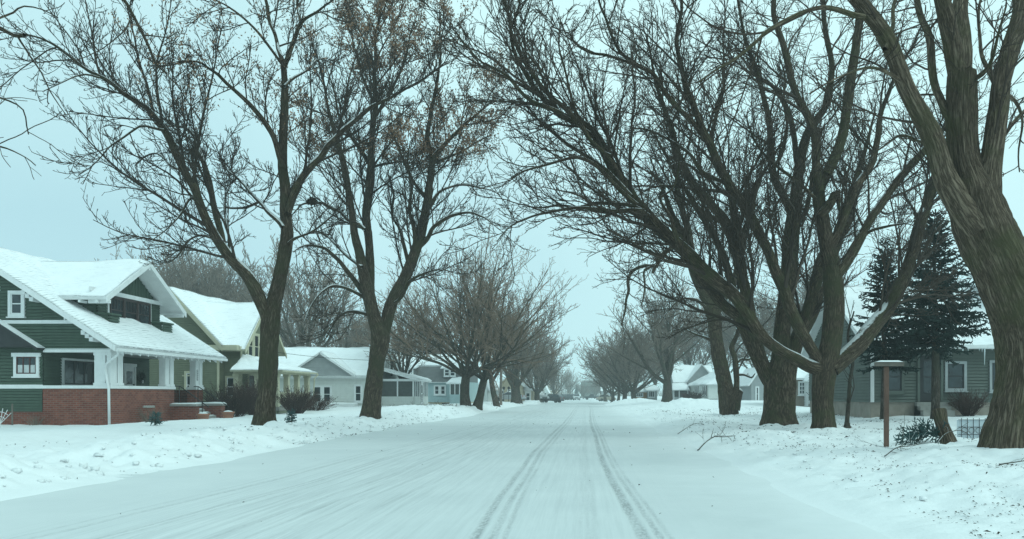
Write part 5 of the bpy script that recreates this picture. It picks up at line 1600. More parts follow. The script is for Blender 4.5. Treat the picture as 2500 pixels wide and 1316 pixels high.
traced_tree('ash_tree', 'upright ash with rusty brown seed clusters beside the white cottage', 'tree', (907, 1025), 34.0, [
    ([(902, 1050, 56), (906, 1000, 46), (914, 930, 40), (922, 870, 38), (928, 822, 42), (912, 770, 32), (900, 720, 30), (888, 670, 27), (878, 620, 23), (866, 575, 19), (862, 540, 17), (856, 501, 16), (848, 450, 15), (841, 410, 14), (832, 375, 13), (823, 346, 11), (812, 305, 9), (800, 260, 7), (790, 200, 5), (770, 120, 3)], 0, -1.2),
    ([(905, 735, 22), (903, 690, 22), (903, 640, 21), (900, 590, 19), (895, 540, 19), (892, 501, 18), (899, 450, 18), (904, 410, 17), (908, 360, 15), (910, 319, 14), (914, 270, 12), (916, 228, 11), (914, 160, 8), (917, 91, 6), (925, 20, 4), (930, -40, 2)], 0, 1.4),
    ([(935, 825, 28), (945, 780, 29), (958, 735, 29), (978, 695, 28), (1000, 650, 27), (1012, 620, 26), (1022, 585, 24), (1030, 545, 22), (1038, 501, 20), (1044, 460, 18), (1052, 425, 17), (1060, 392, 16), (1075, 367, 13), (1092, 346, 11), (1110, 326, 9), (1128, 305, 8), (1150, 285, 6), (1174, 264, 5), (1210, 230, 2)], 0, 1.0),
    ([(1058, 400, 12), (1050, 360, 12), (1045, 325, 11), (1050, 275, 10), (1058, 228, 8), (1064, 190, 7), (1069, 150, 5), (1080, 90, 3), (1090, 40, 2)], 0.8, -1.6),
    ([(902, 400, 11), (888, 378, 10), (870, 350, 9), (848, 318, 8), (830, 280, 6), (815, 220, 4), (800, 150, 2)], 1.0, -2.2),
    ([(897, 730, 13), (880, 706, 13), (860, 680, 12), (838, 655, 11), (818, 625, 10), (800, 604, 8), (775, 599, 7), (745, 602, 5), (715, 615, 3)], 0, -2.4),
    ([(890, 560, 10), (876, 548, 10), (848, 540, 9), (830, 520, 8), (808, 508, 7), (785, 496, 6), (762, 492, 6), (740, 498, 4), (722, 515, 3), (700, 540, 2)], -0.6, 0.8),
    ([(884, 652, 9), (868, 640, 8), (840, 618, 7), (812, 590, 6), (790, 570, 4), (765, 565, 2)], -.6, 1.6),
    ([(1016, 612, 10), (1040, 585, 11), (1060, 555, 10), (1092, 533, 9), (1118, 525, 7), (1146, 520, 6), (1168, 528, 5), (1188, 538, 4), (1215, 560, 2)], 0.3, -1.8),
    ([(1036, 520, 9), (1056, 500, 9), (1076, 470, 7), (1104, 456, 6), (1140, 450, 5), (1180, 460, 3), (1215, 480, 2)], 0.4, 2.2),
    ([(1040, 480, 9), (1015, 455, 8), (995, 420, 7), (980, 385, 6), (962, 340, 4), (950, 300, 2)], 0.4, -1.6),
    ([(1060, 398, 8), (1090, 385, 7), (1120, 368, 6), (1160, 350, 5), (1200, 330, 3)], .8, 2.4),
    ([(1000, 655, 9), (985, 600, 9), (978, 560, 8), (960, 520, 7), (955, 470, 5), (945, 430, 3)], 0.2, 1.6),
    ([(930, 800, 12), (908, 775, 11), (880, 766, 9), (850, 762, 7), (825, 775, 6), (805, 800, 4), (790, 830, 2.5)], 0, 1.0),
    ([(905, 742, 10), (885, 722, 9), (850, 705, 8), (815, 700, 7), (785, 715, 5), (760, 745, 4), (745, 780, 2)], 0, -2.2),
    ([(955, 745, 9), (975, 730, 8), (1000, 690, 7), (1030, 672, 6), (1060, 660, 4), (1090, 655, 2)], 0, -1.8),
    ([(905, 300, 7), (935, 260, 7), (960, 210, 6), (985, 150, 5), (1000, 90, 3), (1010, 50, 2)], 1.2, -.6),
    ([(912, 250, 7), (890, 200, 6), (870, 140, 5), (860, 80, 4), (862, 20, 2)], 1.2, 2.6),
    ([(1010, 628, 10), (1012, 560, 10), (1000, 510, 8), (1005, 450, 6), (1000, 400, 4), (1010, 350, 2)], 0.2, -2.0),
    ], 'ash', M['bark_ash'], M['twig_ash'], 23, dens=1.5, rscale=1.25, keep=in_view, rough=1.0,
    keys=dict(n=24000, size=0.10, where=lambda p: ((fbm(p[:, 0] * .3, p[:, 1] * .3, p[:, 2] * .3, 2) > -0.02) & (p[:, 2] > 11.5)) | ((fbm(p[:, 0] * .4, p[:, 1] * .4, p[:, 2] * .4, 2) > 0.24) & (p[:, 0] > -6.6) & (p[:, 2] > 8.5))))

squirrel_nest(480, 371, 24.9, 0.20, 'dark leaf nest on the thin upright limb of the forked ash')
squirrel_nest(762, 491, 33.7, 0.19, 'dark leaf nest on a side branch of the ash with brown seed clusters')

# right side maples
traced_tree('silver_maple', 'low forking silver maple with one long limb reaching left over the street', 'tree', (2007, 1045), 24.0, [
    ([(2010, 1080, 64), (2010, 1030, 52), (2008, 985, 50), (2011, 930, 54), (2018, 890, 56), (2030, 830, 50), (2036, 760, 47), (2035, 700, 47), (2030, 650, 44), (2022, 610, 40), (2014, 570, 36), (2006, 524, 34), (1999, 480, 30), (2003, 445, 28), (2020, 420, 27)], 0, 0.3),
    ([(2000, 900, 34), (1975, 893, 30), (1949, 880, 28), (1925, 868, 27), (1902, 856, 26), (1877, 838, 26), (1855, 815, 27), (1838, 790, 28), (1820, 760, 30), (1795, 727, 31), (1762, 693, 33), (1738, 668, 34), (1714, 649, 34), (1685, 624, 34), (1659, 601, 33), (1630, 573, 32), (1602, 545, 31), (1575, 515, 30), (1550, 490, 29), (1533, 462, 28), (1518, 436, 27), (1500, 402, 26), (1484, 374, 24), (1462, 344, 22), (1438, 320, 20), (1405, 296, 18), (1370, 274, 16), (1335, 240, 14), (1303, 203, 12), (1280, 165, 10), (1262, 132, 9), (1252, 78, 7), (1258, 20, 5), (1262, -60, 3)], 0, -3.2),
    ([(1375, 278, 11), (1347, 264, 11), (1315, 250, 10), (1283, 232, 9), (1256, 208, 8), (1233, 187, 7), (1200, 166, 5), (1174, 146, 5), (1150, 115, 4), (1135, 98, 4), (1110, 65, 3), (1090, 40, 2)], -3.0, -4.4),
    ([(1440, 325, 8), (1400, 296, 7), (1350, 272, 7), (1290, 256, 6), (1245, 250, 5), (1210, 246, 4), (1160, 255, 3)], -2.9, -1.4),
    ([(1555, 500, 12), (1530, 480, 11), (1500, 455, 10), (1470, 425, 10), (1440, 400, 9), (1405, 388, 8), (1370, 395, 7), (1330, 408, 6), (1290, 420, 5), (1250, 440, 3)], -2.4, -3.6),
    ([(1490, 380, 10), (1440, 350, 0.1)], -2.8, -3),
    ([(1572, 516, 13), (1540, 513, 12), (1500, 514, 11), (1450, 512, 9), (1400, 513, 8), (1350, 520, 7), (1310, 528, 6), (1275, 545, 5), (1245, 570, 3), (1220, 600, 2)], -2.2, -3.8),
    ([(1585, 528, 11), (1545, 505, 10), (1500, 502, 9), (1455, 500, 8), (1410, 505, 7), (1370, 500, 6), (1320, 510, 4), (1270, 505, 2)], -2.2, -1.0),
    ([(1540, 480, 13), (1510, 448, 12), (1478, 420, 11), (1440, 395, 10), (1405, 368, 9), (1370, 340, 8), (1340, 312, 7), (1312, 285, 6), (1285, 262, 4), (1260, 240, 2)], -2.4, -0.6),
    ([(1520, 440, 11), (1497, 400, 11), (1470, 365, 10), (1440, 338, 9), (1420, 300, 8), (1400, 262, 7), (1385, 215, 6), (1375, 160, 5), (1372, 100, 4), (1378, 40, 2)], -2.5, -4.5),
    ([(1410, 300, 12), (1380, 262, 12), (1340, 225, 11), (1315, 196, 11), (1290, 160, 10), (1270, 125, 9), (1255, 90, 8), (1245, 50, 7), (1225, 10, 6), (1205, -50, 3)], -2.9, -2.0),
    ([(1660, 604, 14), (1650, 560, 10), (1640, 530, 8), (1618, 505, 7), (1612, 480, 6), (1625, 455, 5), (1605, 445, 3)], -1.8, -3),
    ([(1612, 482, 6), (1640, 460, 5), (1648, 430, 4), (1650, 400, 3)], -2.4, -3),
    # b: steep left limb
    ([(2012, 905, 26), (1992, 870, 28), (1968, 830, 29), (1940, 773, 29), (1927, 740, 28), (1914, 705, 28), (1902, 680, 27), (1889, 654, 27), (1866, 605, 26), (1848, 570, 25), (1832, 535, 24), (1816, 510, 23), (1798, 483, 22), (1780, 455, 21), (1764, 428, 20), (1748, 398, 19), (1733, 362, 18), (1718, 328, 17), (1703, 290, 16), (1691, 255, 15), (1676, 228, 14), (1667, 205, 13), (1660, 160, 11), (1655, 114, 10), (1657, 60, 8), (1660, 0, 7), (1655, -80, 4)], 0, -1.8),
    ([(1728, 350, 14), (1700, 310, 14), (1672, 280, 13), (1645, 255, 13), (1622, 225, 12), (1600, 188, 11), (1575, 168, 10), (1545, 148, 9), (1512, 122, 8), (1495, 85, 7), (1483, 46, 6), (1465, 10, 5), (1450, -40, 3)], -1.0, -3.6),
    ([(1575, 170, 8), (1530, 150, 7), (1480, 135, 7), (1440, 130, 6), (1400, 105, 5), (1380, 80, 3), (1340, 70, 2)], -2.6, -1.5),
    ([(1790, 470, 11), (1770, 445, 11), (1745, 430, 10), (1705, 410, 9), (1680, 380, 8), (1640, 345, 7), (1605, 328, 6), (1560, 318, 4), (1520, 322, 2)], -.8, 1.6),
    # right fork of the trunk
    ([(2034, 690, 24), (2046, 668, 26), (2066, 642, 25), (2090, 602, 24), (2112, 560, 22), (2140, 508, 21), (2170, 465, 20), (2206, 419, 19), (2247, 378, 18), (2275, 345, 15), (2300, 310, 12), (2330, 260, 8), (2350, 200, 4)], 0, 1.8),
    ([(2000, 530, 22), (2020, 500, 22), (2040, 470, 20), (2056, 535, 0.1)], 0, .2),
    ([(2030, 600, 22), (2050, 560, 21), (2068, 515, 20), (2092, 460, 19), (2112, 420, 18), (2129, 388, 17), (2143, 340, 15), (2152, 296, 13), (2164, 255, 11), (2174, 223, 10), (2195, 170, 8), (2225, 110, 6), (2250, 40, 3)], 0.1, 2.4),
    ([(2018, 425, 26), (2032, 395, 26), (2047, 355, 25), (2057, 315, 25), (2066, 260, 24), (2074, 205, 23), (2082, 150, 21), (2092, 95, 19), (2098, 40, 17), (2104, -20, 15), (2108, -110, 10), (2110, -220, 5)], 0.2, -.6),
    ([(2003, 470, 20), (1994, 430, 21), (1990, 385, 20), (1988, 328, 20), (1975, 290, 19), (1956, 255, 18), (1943, 222, 18), (1932, 190, 17), (1923, 150, 17), (1914, 114, 16), (1904, 75, 15), (1893, 36, 14), (1884, -5, 13), (1875, -90, 9), (1870, -200, 4)], 0.1, 1.2),
    # far right limb
    ([(2030, 900, 40), (2050, 883, 42), (2075, 862, 42), (2100, 838, 42), (2119, 812, 40), (2140, 785, 37), (2162, 758, 34), (2180, 730, 33), (2196, 700, 32), (2211, 664, 31), (2225, 624, 30), (2240, 585, 29), (2252, 545, 28), (2262, 510, 26), (2279, 456, 24), (2300, 400, 20), (2330, 330, 14), (2360, 250, 8)], 0, 2.6),
    ([(2100, 585, 9), (2130, 560, 8), (2165, 545, 6), (2200, 540, 4), (2225, 548, 2)], .5, -1.2),
    ([(1996, 490, 9), (1960, 455, 9), (1930, 430, 8), (1895, 405, 7), (1860, 370, 6), (1840, 320, 4), (1825, 270, 2)], 0.1, -2.2),
    ], 'maple', M['bark_maple'], M['twig_maple'], 37, dens=1.6, rscale=1.08, keep=in_view, rough=1.0, nogrow=(5, 18), lscale=1.0)

traced_tree('silver_maple', 'broad maple with a thick flared base splitting into many upright stems', 'tree', (1903, 1037), 28.0, [
    ([(1903, 1065, 92), (1902, 1020, 80), (1903, 985, 76), (1903, 950, 78), (1906, 915, 70), (1908, 880, 50), (1908, 830, 43), (1912, 780, 41), (1918, 730, 40), (1924, 690, 38), (1928, 645, 38), (1930, 600, 38), (1934, 560, 36), (1939, 520, 32), (1945, 470, 28), (1951, 415, 26), (1960, 360, 22), (1974, 319, 20), (1995, 290, 18), (2016, 260, 16), (2026, 220, 15), (2031, 160, 14), (2022, 110, 13), (2014, 68, 12), (2010, 10, 11), (2010, -80, 7), (2015, -180, 3)], 0, 0.5),
    ([(1890, 945, 36), (1872, 920, 36), (1858, 885, 35), (1842, 850, 33), (1828, 815, 31), (1815, 782, 30), (1802, 768, 29), (1778, 752, 28), (1754, 730, 28), (1728, 700, 28), (1704, 672, 28), (1690, 640, 26), (1680, 600, 22), (1665, 560, 18), (1640, 520, 14), (1625, 480, 10), (1600, 430, 6), (1590, 380, 3)], 0, 1.0),
    ([(1870, 900, 26), (1852, 860, 28), (1838, 800, 28), (1830, 748, 28), (1822, 710, 28), (1813, 680, 28), (1808, 650, 27), (1798, 620, 27), (1788, 590, 26), (1779, 560, 25), (1760, 530, 23), (1737, 505, 22), (1715, 470, 21), (1693, 438, 19), (1675, 405, 17), (1655, 365, 15), (1640, 320, 13), (1620, 270, 11), (1600, 215, 9), (1590, 160, 6), (1580, 90, 3)], 0, -1.4),
    ([(1805, 740, 16), (1789, 705, 18), (1780, 675, 18), (1771, 645, 18), (1760, 615, 17), (1748, 590, 17), (1731, 560, 16), (1712, 525, 15), (1690, 490, 13), (1672, 460, 12), (1650, 430, 10), (1630, 395, 8), (1610, 350, 6), (1585, 300, 3)], 0.2, 2.4),
    ([(1925, 920, 34), (1936, 870, 34), (1950, 825, 32), (1966, 780, 31), (1980, 725, 30), (1992, 680, 28), (2002, 640, 26), (2020, 600, 24), (2040, 570, 22), (2056, 538, 21), (2070, 490, 18), (2085, 440, 15), (2105, 380, 11), (2120, 320, 7), (2140, 250, 3)], 0, 2.2),
    ([(1920, 900, 24), (1940, 850, 25), (1966, 800, 25), (1985, 760, 24), (2000, 720, 23), (2015, 690, 22), (2030, 640, 20), (2050, 590, 17), (2075, 540, 13), (2095, 480, 9), (2110, 420, 4)], 0, 3.4),
    ([(1938, 530, 20), (1926, 505, 20), (1914, 480, 19), (1900, 452, 19), (1892, 430, 18), (1886, 390, 17), (1880, 340, 16), (1876, 300, 15), (1865, 260, 14), (1850, 210, 12), (1838, 170, 11), (1828, 135, 10), (1815, 80, 8), (1800, 20, 6), (1790, -50, 3)], 0.2, -1.8),
    ([(1800, 625, 20), (1797, 590, 20), (1795, 560, 20), (1790, 520, 19), (1783, 480, 18), (1770, 440, 17), (1752, 405, 15), (1740, 370, 13), (1738, 330, 12), (1745, 280, 10), (1760, 220, 8), (1770, 150, 6), (1768, 80, 4), (1765, 0, 3)], -0.4, 1.6),
    ([(1949, 420, 14), (1945, 380, 14), (1936, 330, 14), (1925, 280, 13), (1905, 240, 12), (1880, 210, 10), (1850, 180, 8), (1830, 160, 6), (1800, 130, 3)], 0.4, 2.6),
    ([(1935, 560, 12), (1960, 525, 12), (1972, 480, 11), (1980, 420, 9), (1990, 360, 7), (2010, 300, 4)], .3, -1.6),
    ([(1800, 560, 12), (1820, 515, 11), (1835, 470, 9), (1850, 430, 8), (1875, 390, 6), (1905, 350, 3)], -.3, -2.2),
    ([(1782, 480, 10), (1760, 465, 9), (1730, 440, 8), (1695, 420, 7), (1660, 405, 5), (1630, 408, 3)], .0, -2.2),
    ([(1885, 410, 9), (1905, 380, 9), (1915, 330, 8), (1920, 270, 6), (1915, 200, 5), (1905, 130, 3)], -.6, .8),
    ], 'maple', M['bark_maple'], M['twig_maple'], 41, dens=1.3, rscale=1.1, keep=in_view, rough=1.0, flare=(0.3, 0.35, 6))

def r4_extra(t, rng):
    # sawn-off limb with a pale cut face and a snow cap
    Y = 42.9
    tb = Tubes()
    p, r = resample([P(1786, 1000, Y), P(1790, 975, Y), P(1796, 960, Y), P(1800, 951, Y)], [20 * Y / F, 20 * Y / F, 16.5 * Y / F, 15 * Y / F], 12)
    tb.add(p, r, 20, 0, rough=1.0, seed=3.0)
    st = tb.build('limb_stub', [M['bark_maple']], t)
    m = MB(); d = unit(p[-1] - p[-2]); u = unit(np.cross(d, [0, 1, 0])); w = np.cross(d, u); rr = r[-1] * 1.0
    m.poly([p[-1] + d * .01 + rr * (math.cos(a) * u + math.sin(a) * w) for a in np.linspace(0, 6.283, 20, endpoint=False)])
    m.build('cut_face', [M['cutwood']], st)
    sm = Tubes(); q = p[-1] + d * .02
    sm.add(np.stack([q - u * rr * 0.9, q - u * rr * .3 + [0, 0, .05], q + u * rr * .4 + [0, 0, .04], q + u * rr * .85]), np.array([.03, .085, .08, .03]), 10)
    sm.build('snow_cap', [M['roofsnow_plain']], st, bark=False)

traced_tree('silver_maple', 'leaning maple with a sawn off limb stub and snow on the cut', 'tree', (1783, 1017), 43.0, [
    ([(1783, 1045, 50), (1780, 1010, 46), (1777, 975, 42), (1770, 940, 36), (1762, 900, 34), (1754, 864, 33), (1748, 825, 33), (1745, 790, 34), (1738, 760, 34), (1722, 720, 30), (1706, 690, 27), (1694, 660, 24), (1688, 625, 22), (1684, 590, 19), (1678, 550, 16), (1665, 510, 14), (1655, 460, 11), (1650, 410, 8), (1640, 350, 5), (1630, 290, 3)], 0, 0.6),
    ([(1742, 780, 22), (1756, 748, 22), (1775, 712, 21), (1795, 680, 20), (1806, 640, 18), (1812, 600, 16), (1820, 560, 13), (1835, 510, 10), (1850, 460, 7), (1860, 400, 3)], 0, 2.0),
    ([(1694, 655, 13), (1680, 620, 14), (1664, 606, 14), (1645, 605, 13), (1624, 615, 13), (1610, 627, 13), (1602, 648, 10), (1585, 650, 9), (1562, 652, 9), (1545, 662, 8), (1537, 685, 8), (1536, 710, 7), (1528, 735, 6), (1522, 760, 5), (1515, 790, 3)], 0, -1.6),
    ([(1612, 625, 9), (1598, 618, 7), (1585, 609, 6), (1574, 612, 5)], -1.0, -1.3),
    ([(1604, 646, 8), (1598, 665, 7)], -1.0, -1.1),
    ([(1588, 652, 6), (1572, 660, 5), (1572, 690, 4), (1568, 720, 4), (1562, 750, 3)], -1.2, -1.8),
    ([(1794, 975, 16), (1798, 940, 14), (1796, 900, 14), (1793, 868, 14), (1788, 845, 13), (1800, 815, 11), (1806, 780, 10), (1800, 740, 8), (1795, 690, 6), (1800, 640, 3)], -.2, 1.4),
    ([(1796, 890, 7), (1812, 878, 7), (1830, 880, 6), (1845, 870, 4), (1860, 850, 2)], 0, 1),
    ([(1797, 915, 7), (1815, 917, 6), (1833, 924, 5), (1845, 915, 2)], 0, -.8),
    ([(1752, 850, 8), (1735, 830, 8), (1700, 815, 6), (1670, 805, 4), (1640, 812, 2)], 0, 2.2),
    ([(1700, 680, 10), (1690, 640, 9), (1665, 590, 8), (1640, 560, 6), (1610, 540, 4), (1575, 535, 2)], .3, 2.2),
    ([(1740, 770, 9), (1715, 740, 8), (1690, 730, 7), (1660, 735, 5), (1630, 760, 3), (1610, 790, 2)], .1, -1.8),
    ], 'maple', M['bark_maple'], M['twig_maple'], 53, dens=0.95, rscale=1.3, keep=in_view, rough=1.0, extra=r4_extra, nogrow=(4,))

traced_tree('old_maple', 'huge rough barked maple at the right edge with roots flaring into the snow', 'tree', (2492, 1095), 13.5, [
    ([(2516, 1170, 275), (2506, 1112, 232), (2500, 1070, 182), (2501, 1030, 156), (2502, 1000, 147), (2508, 940, 142), (2512, 880, 140), (2505, 820, 138), (2490, 760, 136), (2466, 700, 134), (2440, 640, 133), (2415, 590, 132), (2396, 545, 128), (2383, 505, 124), (2374, 465, 112), (2366, 430, 84), (2354, 390, 72), (2349, 330, 68), (2347, 274, 68), (2348, 220, 67), (2348, 180, 64)], 0, 0.3),
    ([(2390, 560, 70), (2356, 510, 66), (2330, 470, 60), (2304, 430, 54), (2290, 388, 50), (2280, 355, 50), (2268, 325, 50), (2246, 290, 46), (2225, 255, 44), (2206, 220, 42), (2188, 182, 41), (2172, 148, 40), (2156, 114, 38), (2140, 86, 36), (2124, 60, 35), (2108, 30, 34), (2095, -5, 32), (2080, -70, 27), (2070, -150, 20), (2065, -230, 10)], 0, -1.0),
    ([(2400, 545, 66), (2412, 490, 62), (2416, 440, 56), (2416, 388, 50), (2418, 340, 48), (2422, 296, 47), (2432, 250, 46), (2444, 205, 46), (2456, 160, 45), (2466, 114, 44), (2478, 70, 43), (2490, 23, 42), (2500, -40, 38), (2510, -120, 30), (2520, -220, 18)], 0, 0.9),
    ([(2346, 200, 50), (2332, 150, 44), (2318, 120, 42), (2304, 85, 40), (2294, 46, 38), (2285, 0, 36), (2278, -70, 30), (2270, -180, 18)], 0.3, -.8),
    ([(2349, 190, 44), (2354, 130, 42), (2352, 68, 40), (2346, 10, 38), (2342, -60, 32), (2340, -180, 18)], 0.3, 1.2),
    ([(2345, 330, 22), (2320, 300, 20), (2296, 262, 20), (2284, 228, 19), (2283, 190, 19), (2280, 150, 18), (2273, 112, 18), (2258, 80, 17), (2240, 46, 16), (2228, 0, 15), (2220, -70, 10)], 0.2, 1.8),
    ([(2110, 42, 14), (2079, 36, 13), (2050, 27, 12), (2020, 24, 11), (1997, 27, 11), (1962, 36, 10), (1928, 50, 10), (1905, 62, 9), (1883, 78, 9), (1855, 108, 8), (1819, 141, 7), (1785, 165, 6), (1740, 185, 4), (1700, 210, 2)], -1.2, -3.2),
    ([(2285, 380, 12), (2260, 352, 10), (2240, 350, 9), (2205, 340, 7), (2170, 345, 5), (2120, 372, 3)], 0, 2.2),
    ([(2400, 420, 14), (2425, 380, 12), (2455, 330, 10), (2490, 280, 8), (2530, 240, 5)], 0.2, 1.6),
    ([(2440, 220, 12), (2462, 240, 10), (2480, 285, 7), (2492, 340, 5), (2498, 410, 3)], 0.7, 2.2),
    ([(2424, 290, 18), (2440, 240, 12), (2420, 190, 11), (2400, 140, 10), (2395, 80, 8), (2400, 20, 6), (2410, -60, 3)], .4, 2.6),
    ([(2352, 215, 12), (2380, 190, 12), (2410, 165, 10), (2430, 120, 8), (2450, 60, 6), (2470, 0, 3)], .3, -1.2),
    ([(2160, 120, 12), (2170, 85, 12), (2185, 50, 10), (2195, 0, 8), (2200, -60, 4)], -.8, 1.2),
    ([(2195, 195, 10), (2165, 175, 9), (2130, 165, 8), (2090, 170, 6), (2040, 190, 4), (1990, 220, 2)], -.7, -2.0),
    ], 'maple', M['bark_old'], M['twig_maple'], 67, dens=1.0, rscale=1.0, keep=in_view, rough=1.15, sides=(72, 16), flare=(0.30, 0.45, 5), lscale=.8)

traced_tree('overhanging_maple', 'bare branches hanging into the left edge from a tree outside the picture', 'tree', (-420, 1130), 16.0, [
    ([(-430, 1180, 80), (-425, 1050, 66), (-415, 850, 60), (-395, 650, 54), (-360, 450, 46), (-320, 300, 38)], 0, 0.2),
    ([(-345, 400, 30), (-260, 250, 24), (-150, 110, 17), (-60, 52, 13), (0, 60, 11), (30, 74, 10), (59, 83, 9)], 0, -.6),
    ([(-340, 380, 34), (-250, 120, 28), (-110, -90, 22), (80, -150, 15), (220, -90, 10), (305, 0, 8), (332, 45, 7), (352, 84, 7), (366, 115, 6), (378, 148, 5), (402, 172, 3)], 0, 1.0),
    ([(-380, 560, 22), (-260, 380, 14), (-120, 250, 9), (-30, 235, 6), (30, 250, 4), (70, 275, 3), (92, 330, 2)], 0, .8),
    ([(-370, 600, 18), (-250, 440, 12), (-120, 350, 8), (-30, 345, 5), (30, 372, 3), (70, 395, 2)], 0, -.6),
    ([(-30, 55, 6), (30, 40, 5), (60, 22, 4), (110, 28, 3), (150, 45, 2)], -.5, .5),
    ([(352, 86, 4), (385, 90, 3), (420, 88, 2.5), (450, 72, 2)], .8, 1.2),
    ], 'maple', M['bark_maple'], M['twig_maple'], 71, dens=0.42, rscale=0.9, keep=in_view, rough=1.0)

# ------------------------------------------------------------------ trees further down the street
def at(px, Y): return (X(px, Y), Y, gz(X(px, Y), Y))

generic_tree('street_tree', 'dense vase shaped twin trunked tree in front of the blue house', 'tree', 13.0, 1.0, 0.36, 2.3, 26, 'maple', M['bark_far'], M['twig_brown'], 101, levels=4, dens=0.72, rscale=1.4,
             loc=at(1138, 59), twin=True, limb=0.28, angs=(8, 74), trunk_sides=20)
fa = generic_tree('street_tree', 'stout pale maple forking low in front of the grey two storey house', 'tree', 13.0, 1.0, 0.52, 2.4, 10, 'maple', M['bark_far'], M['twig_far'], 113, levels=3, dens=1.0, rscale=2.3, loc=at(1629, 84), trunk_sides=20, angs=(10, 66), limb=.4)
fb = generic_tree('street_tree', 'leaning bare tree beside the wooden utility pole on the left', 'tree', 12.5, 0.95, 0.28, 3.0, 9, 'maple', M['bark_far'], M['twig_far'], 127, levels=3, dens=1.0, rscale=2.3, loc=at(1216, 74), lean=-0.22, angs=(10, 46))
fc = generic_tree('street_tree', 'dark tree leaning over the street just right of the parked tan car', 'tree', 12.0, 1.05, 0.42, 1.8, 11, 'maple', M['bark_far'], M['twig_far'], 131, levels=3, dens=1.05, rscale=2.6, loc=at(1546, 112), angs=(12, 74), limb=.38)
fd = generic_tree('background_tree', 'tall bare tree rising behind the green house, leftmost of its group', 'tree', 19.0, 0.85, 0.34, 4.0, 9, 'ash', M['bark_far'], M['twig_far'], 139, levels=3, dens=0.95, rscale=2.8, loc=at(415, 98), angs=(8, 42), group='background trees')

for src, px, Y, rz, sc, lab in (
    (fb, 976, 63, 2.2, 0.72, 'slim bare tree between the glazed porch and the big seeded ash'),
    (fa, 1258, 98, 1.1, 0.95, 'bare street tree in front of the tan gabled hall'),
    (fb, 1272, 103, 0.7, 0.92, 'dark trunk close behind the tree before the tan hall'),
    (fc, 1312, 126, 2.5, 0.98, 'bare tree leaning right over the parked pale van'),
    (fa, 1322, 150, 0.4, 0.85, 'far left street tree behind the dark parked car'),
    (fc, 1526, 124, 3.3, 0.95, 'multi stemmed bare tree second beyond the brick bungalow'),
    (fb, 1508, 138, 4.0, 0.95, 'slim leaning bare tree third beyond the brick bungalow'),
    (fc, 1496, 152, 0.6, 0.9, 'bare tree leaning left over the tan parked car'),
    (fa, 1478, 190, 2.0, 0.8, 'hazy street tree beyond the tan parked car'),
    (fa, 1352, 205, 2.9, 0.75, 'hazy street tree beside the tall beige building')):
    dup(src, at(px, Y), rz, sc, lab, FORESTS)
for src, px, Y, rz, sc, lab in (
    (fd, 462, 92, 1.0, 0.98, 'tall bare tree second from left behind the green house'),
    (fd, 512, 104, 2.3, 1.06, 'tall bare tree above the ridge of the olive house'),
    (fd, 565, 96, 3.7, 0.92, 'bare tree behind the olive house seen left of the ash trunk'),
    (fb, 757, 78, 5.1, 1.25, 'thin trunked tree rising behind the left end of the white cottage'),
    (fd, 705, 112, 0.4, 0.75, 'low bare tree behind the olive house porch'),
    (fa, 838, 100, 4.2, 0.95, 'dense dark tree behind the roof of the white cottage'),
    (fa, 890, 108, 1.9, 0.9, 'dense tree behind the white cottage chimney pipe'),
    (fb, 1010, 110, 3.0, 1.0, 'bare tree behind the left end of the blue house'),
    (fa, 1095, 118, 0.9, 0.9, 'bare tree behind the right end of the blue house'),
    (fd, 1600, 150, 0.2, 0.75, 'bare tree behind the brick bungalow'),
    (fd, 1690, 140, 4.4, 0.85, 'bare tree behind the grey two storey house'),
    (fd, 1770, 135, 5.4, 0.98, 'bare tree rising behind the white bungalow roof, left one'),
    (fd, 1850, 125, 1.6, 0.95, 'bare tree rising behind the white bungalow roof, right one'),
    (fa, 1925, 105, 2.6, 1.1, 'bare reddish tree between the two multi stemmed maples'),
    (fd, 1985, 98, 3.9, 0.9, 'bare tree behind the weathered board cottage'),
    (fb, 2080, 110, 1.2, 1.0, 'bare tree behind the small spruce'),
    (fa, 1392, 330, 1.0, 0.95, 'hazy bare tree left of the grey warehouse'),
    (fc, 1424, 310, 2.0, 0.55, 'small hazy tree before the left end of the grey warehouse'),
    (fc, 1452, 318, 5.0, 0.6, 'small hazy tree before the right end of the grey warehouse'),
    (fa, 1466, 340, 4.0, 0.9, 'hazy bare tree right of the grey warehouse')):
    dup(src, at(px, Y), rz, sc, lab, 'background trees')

# spruces on the right
def zpx(py, Y): return Z(py, Y)
Yq = 29.5; spruce('spruce_tree', 'tall dark spruce with bare lower trunk before the grey green house', X(2283, Yq), Yq, .55, zpx(512, Yq) - .55, 2.15, 2.5, 5, M['needle'], 'dark spruces', 1.0)
Yq = 31.0; spruce('spruce_tree', 'second dark spruce, thinner and left of the tall one', X(2160, Yq), Yq, .55, zpx(582, Yq) - .55, 1.45, 1.9, 9, M['needle'], 'dark spruces', 0.9)
Yq = 60.0; spruce('spruce_tree', 'small bluish dark spruce far behind the forked maple', X(2066, Yq), Yq, .5, zpx(765, Yq) - .5, 1.7, .9, 13, M['needle'], 'dark spruces', 0.9, nr=.035)
Yq = 360.0; spruce('spruce_tree', 'hazy narrow spruce at the far end of the street', X(1408, Yq), Yq, -.5, 6.6, 1.3, .3, 17, M['needle'], 'dark spruces', .8, nr=.10)

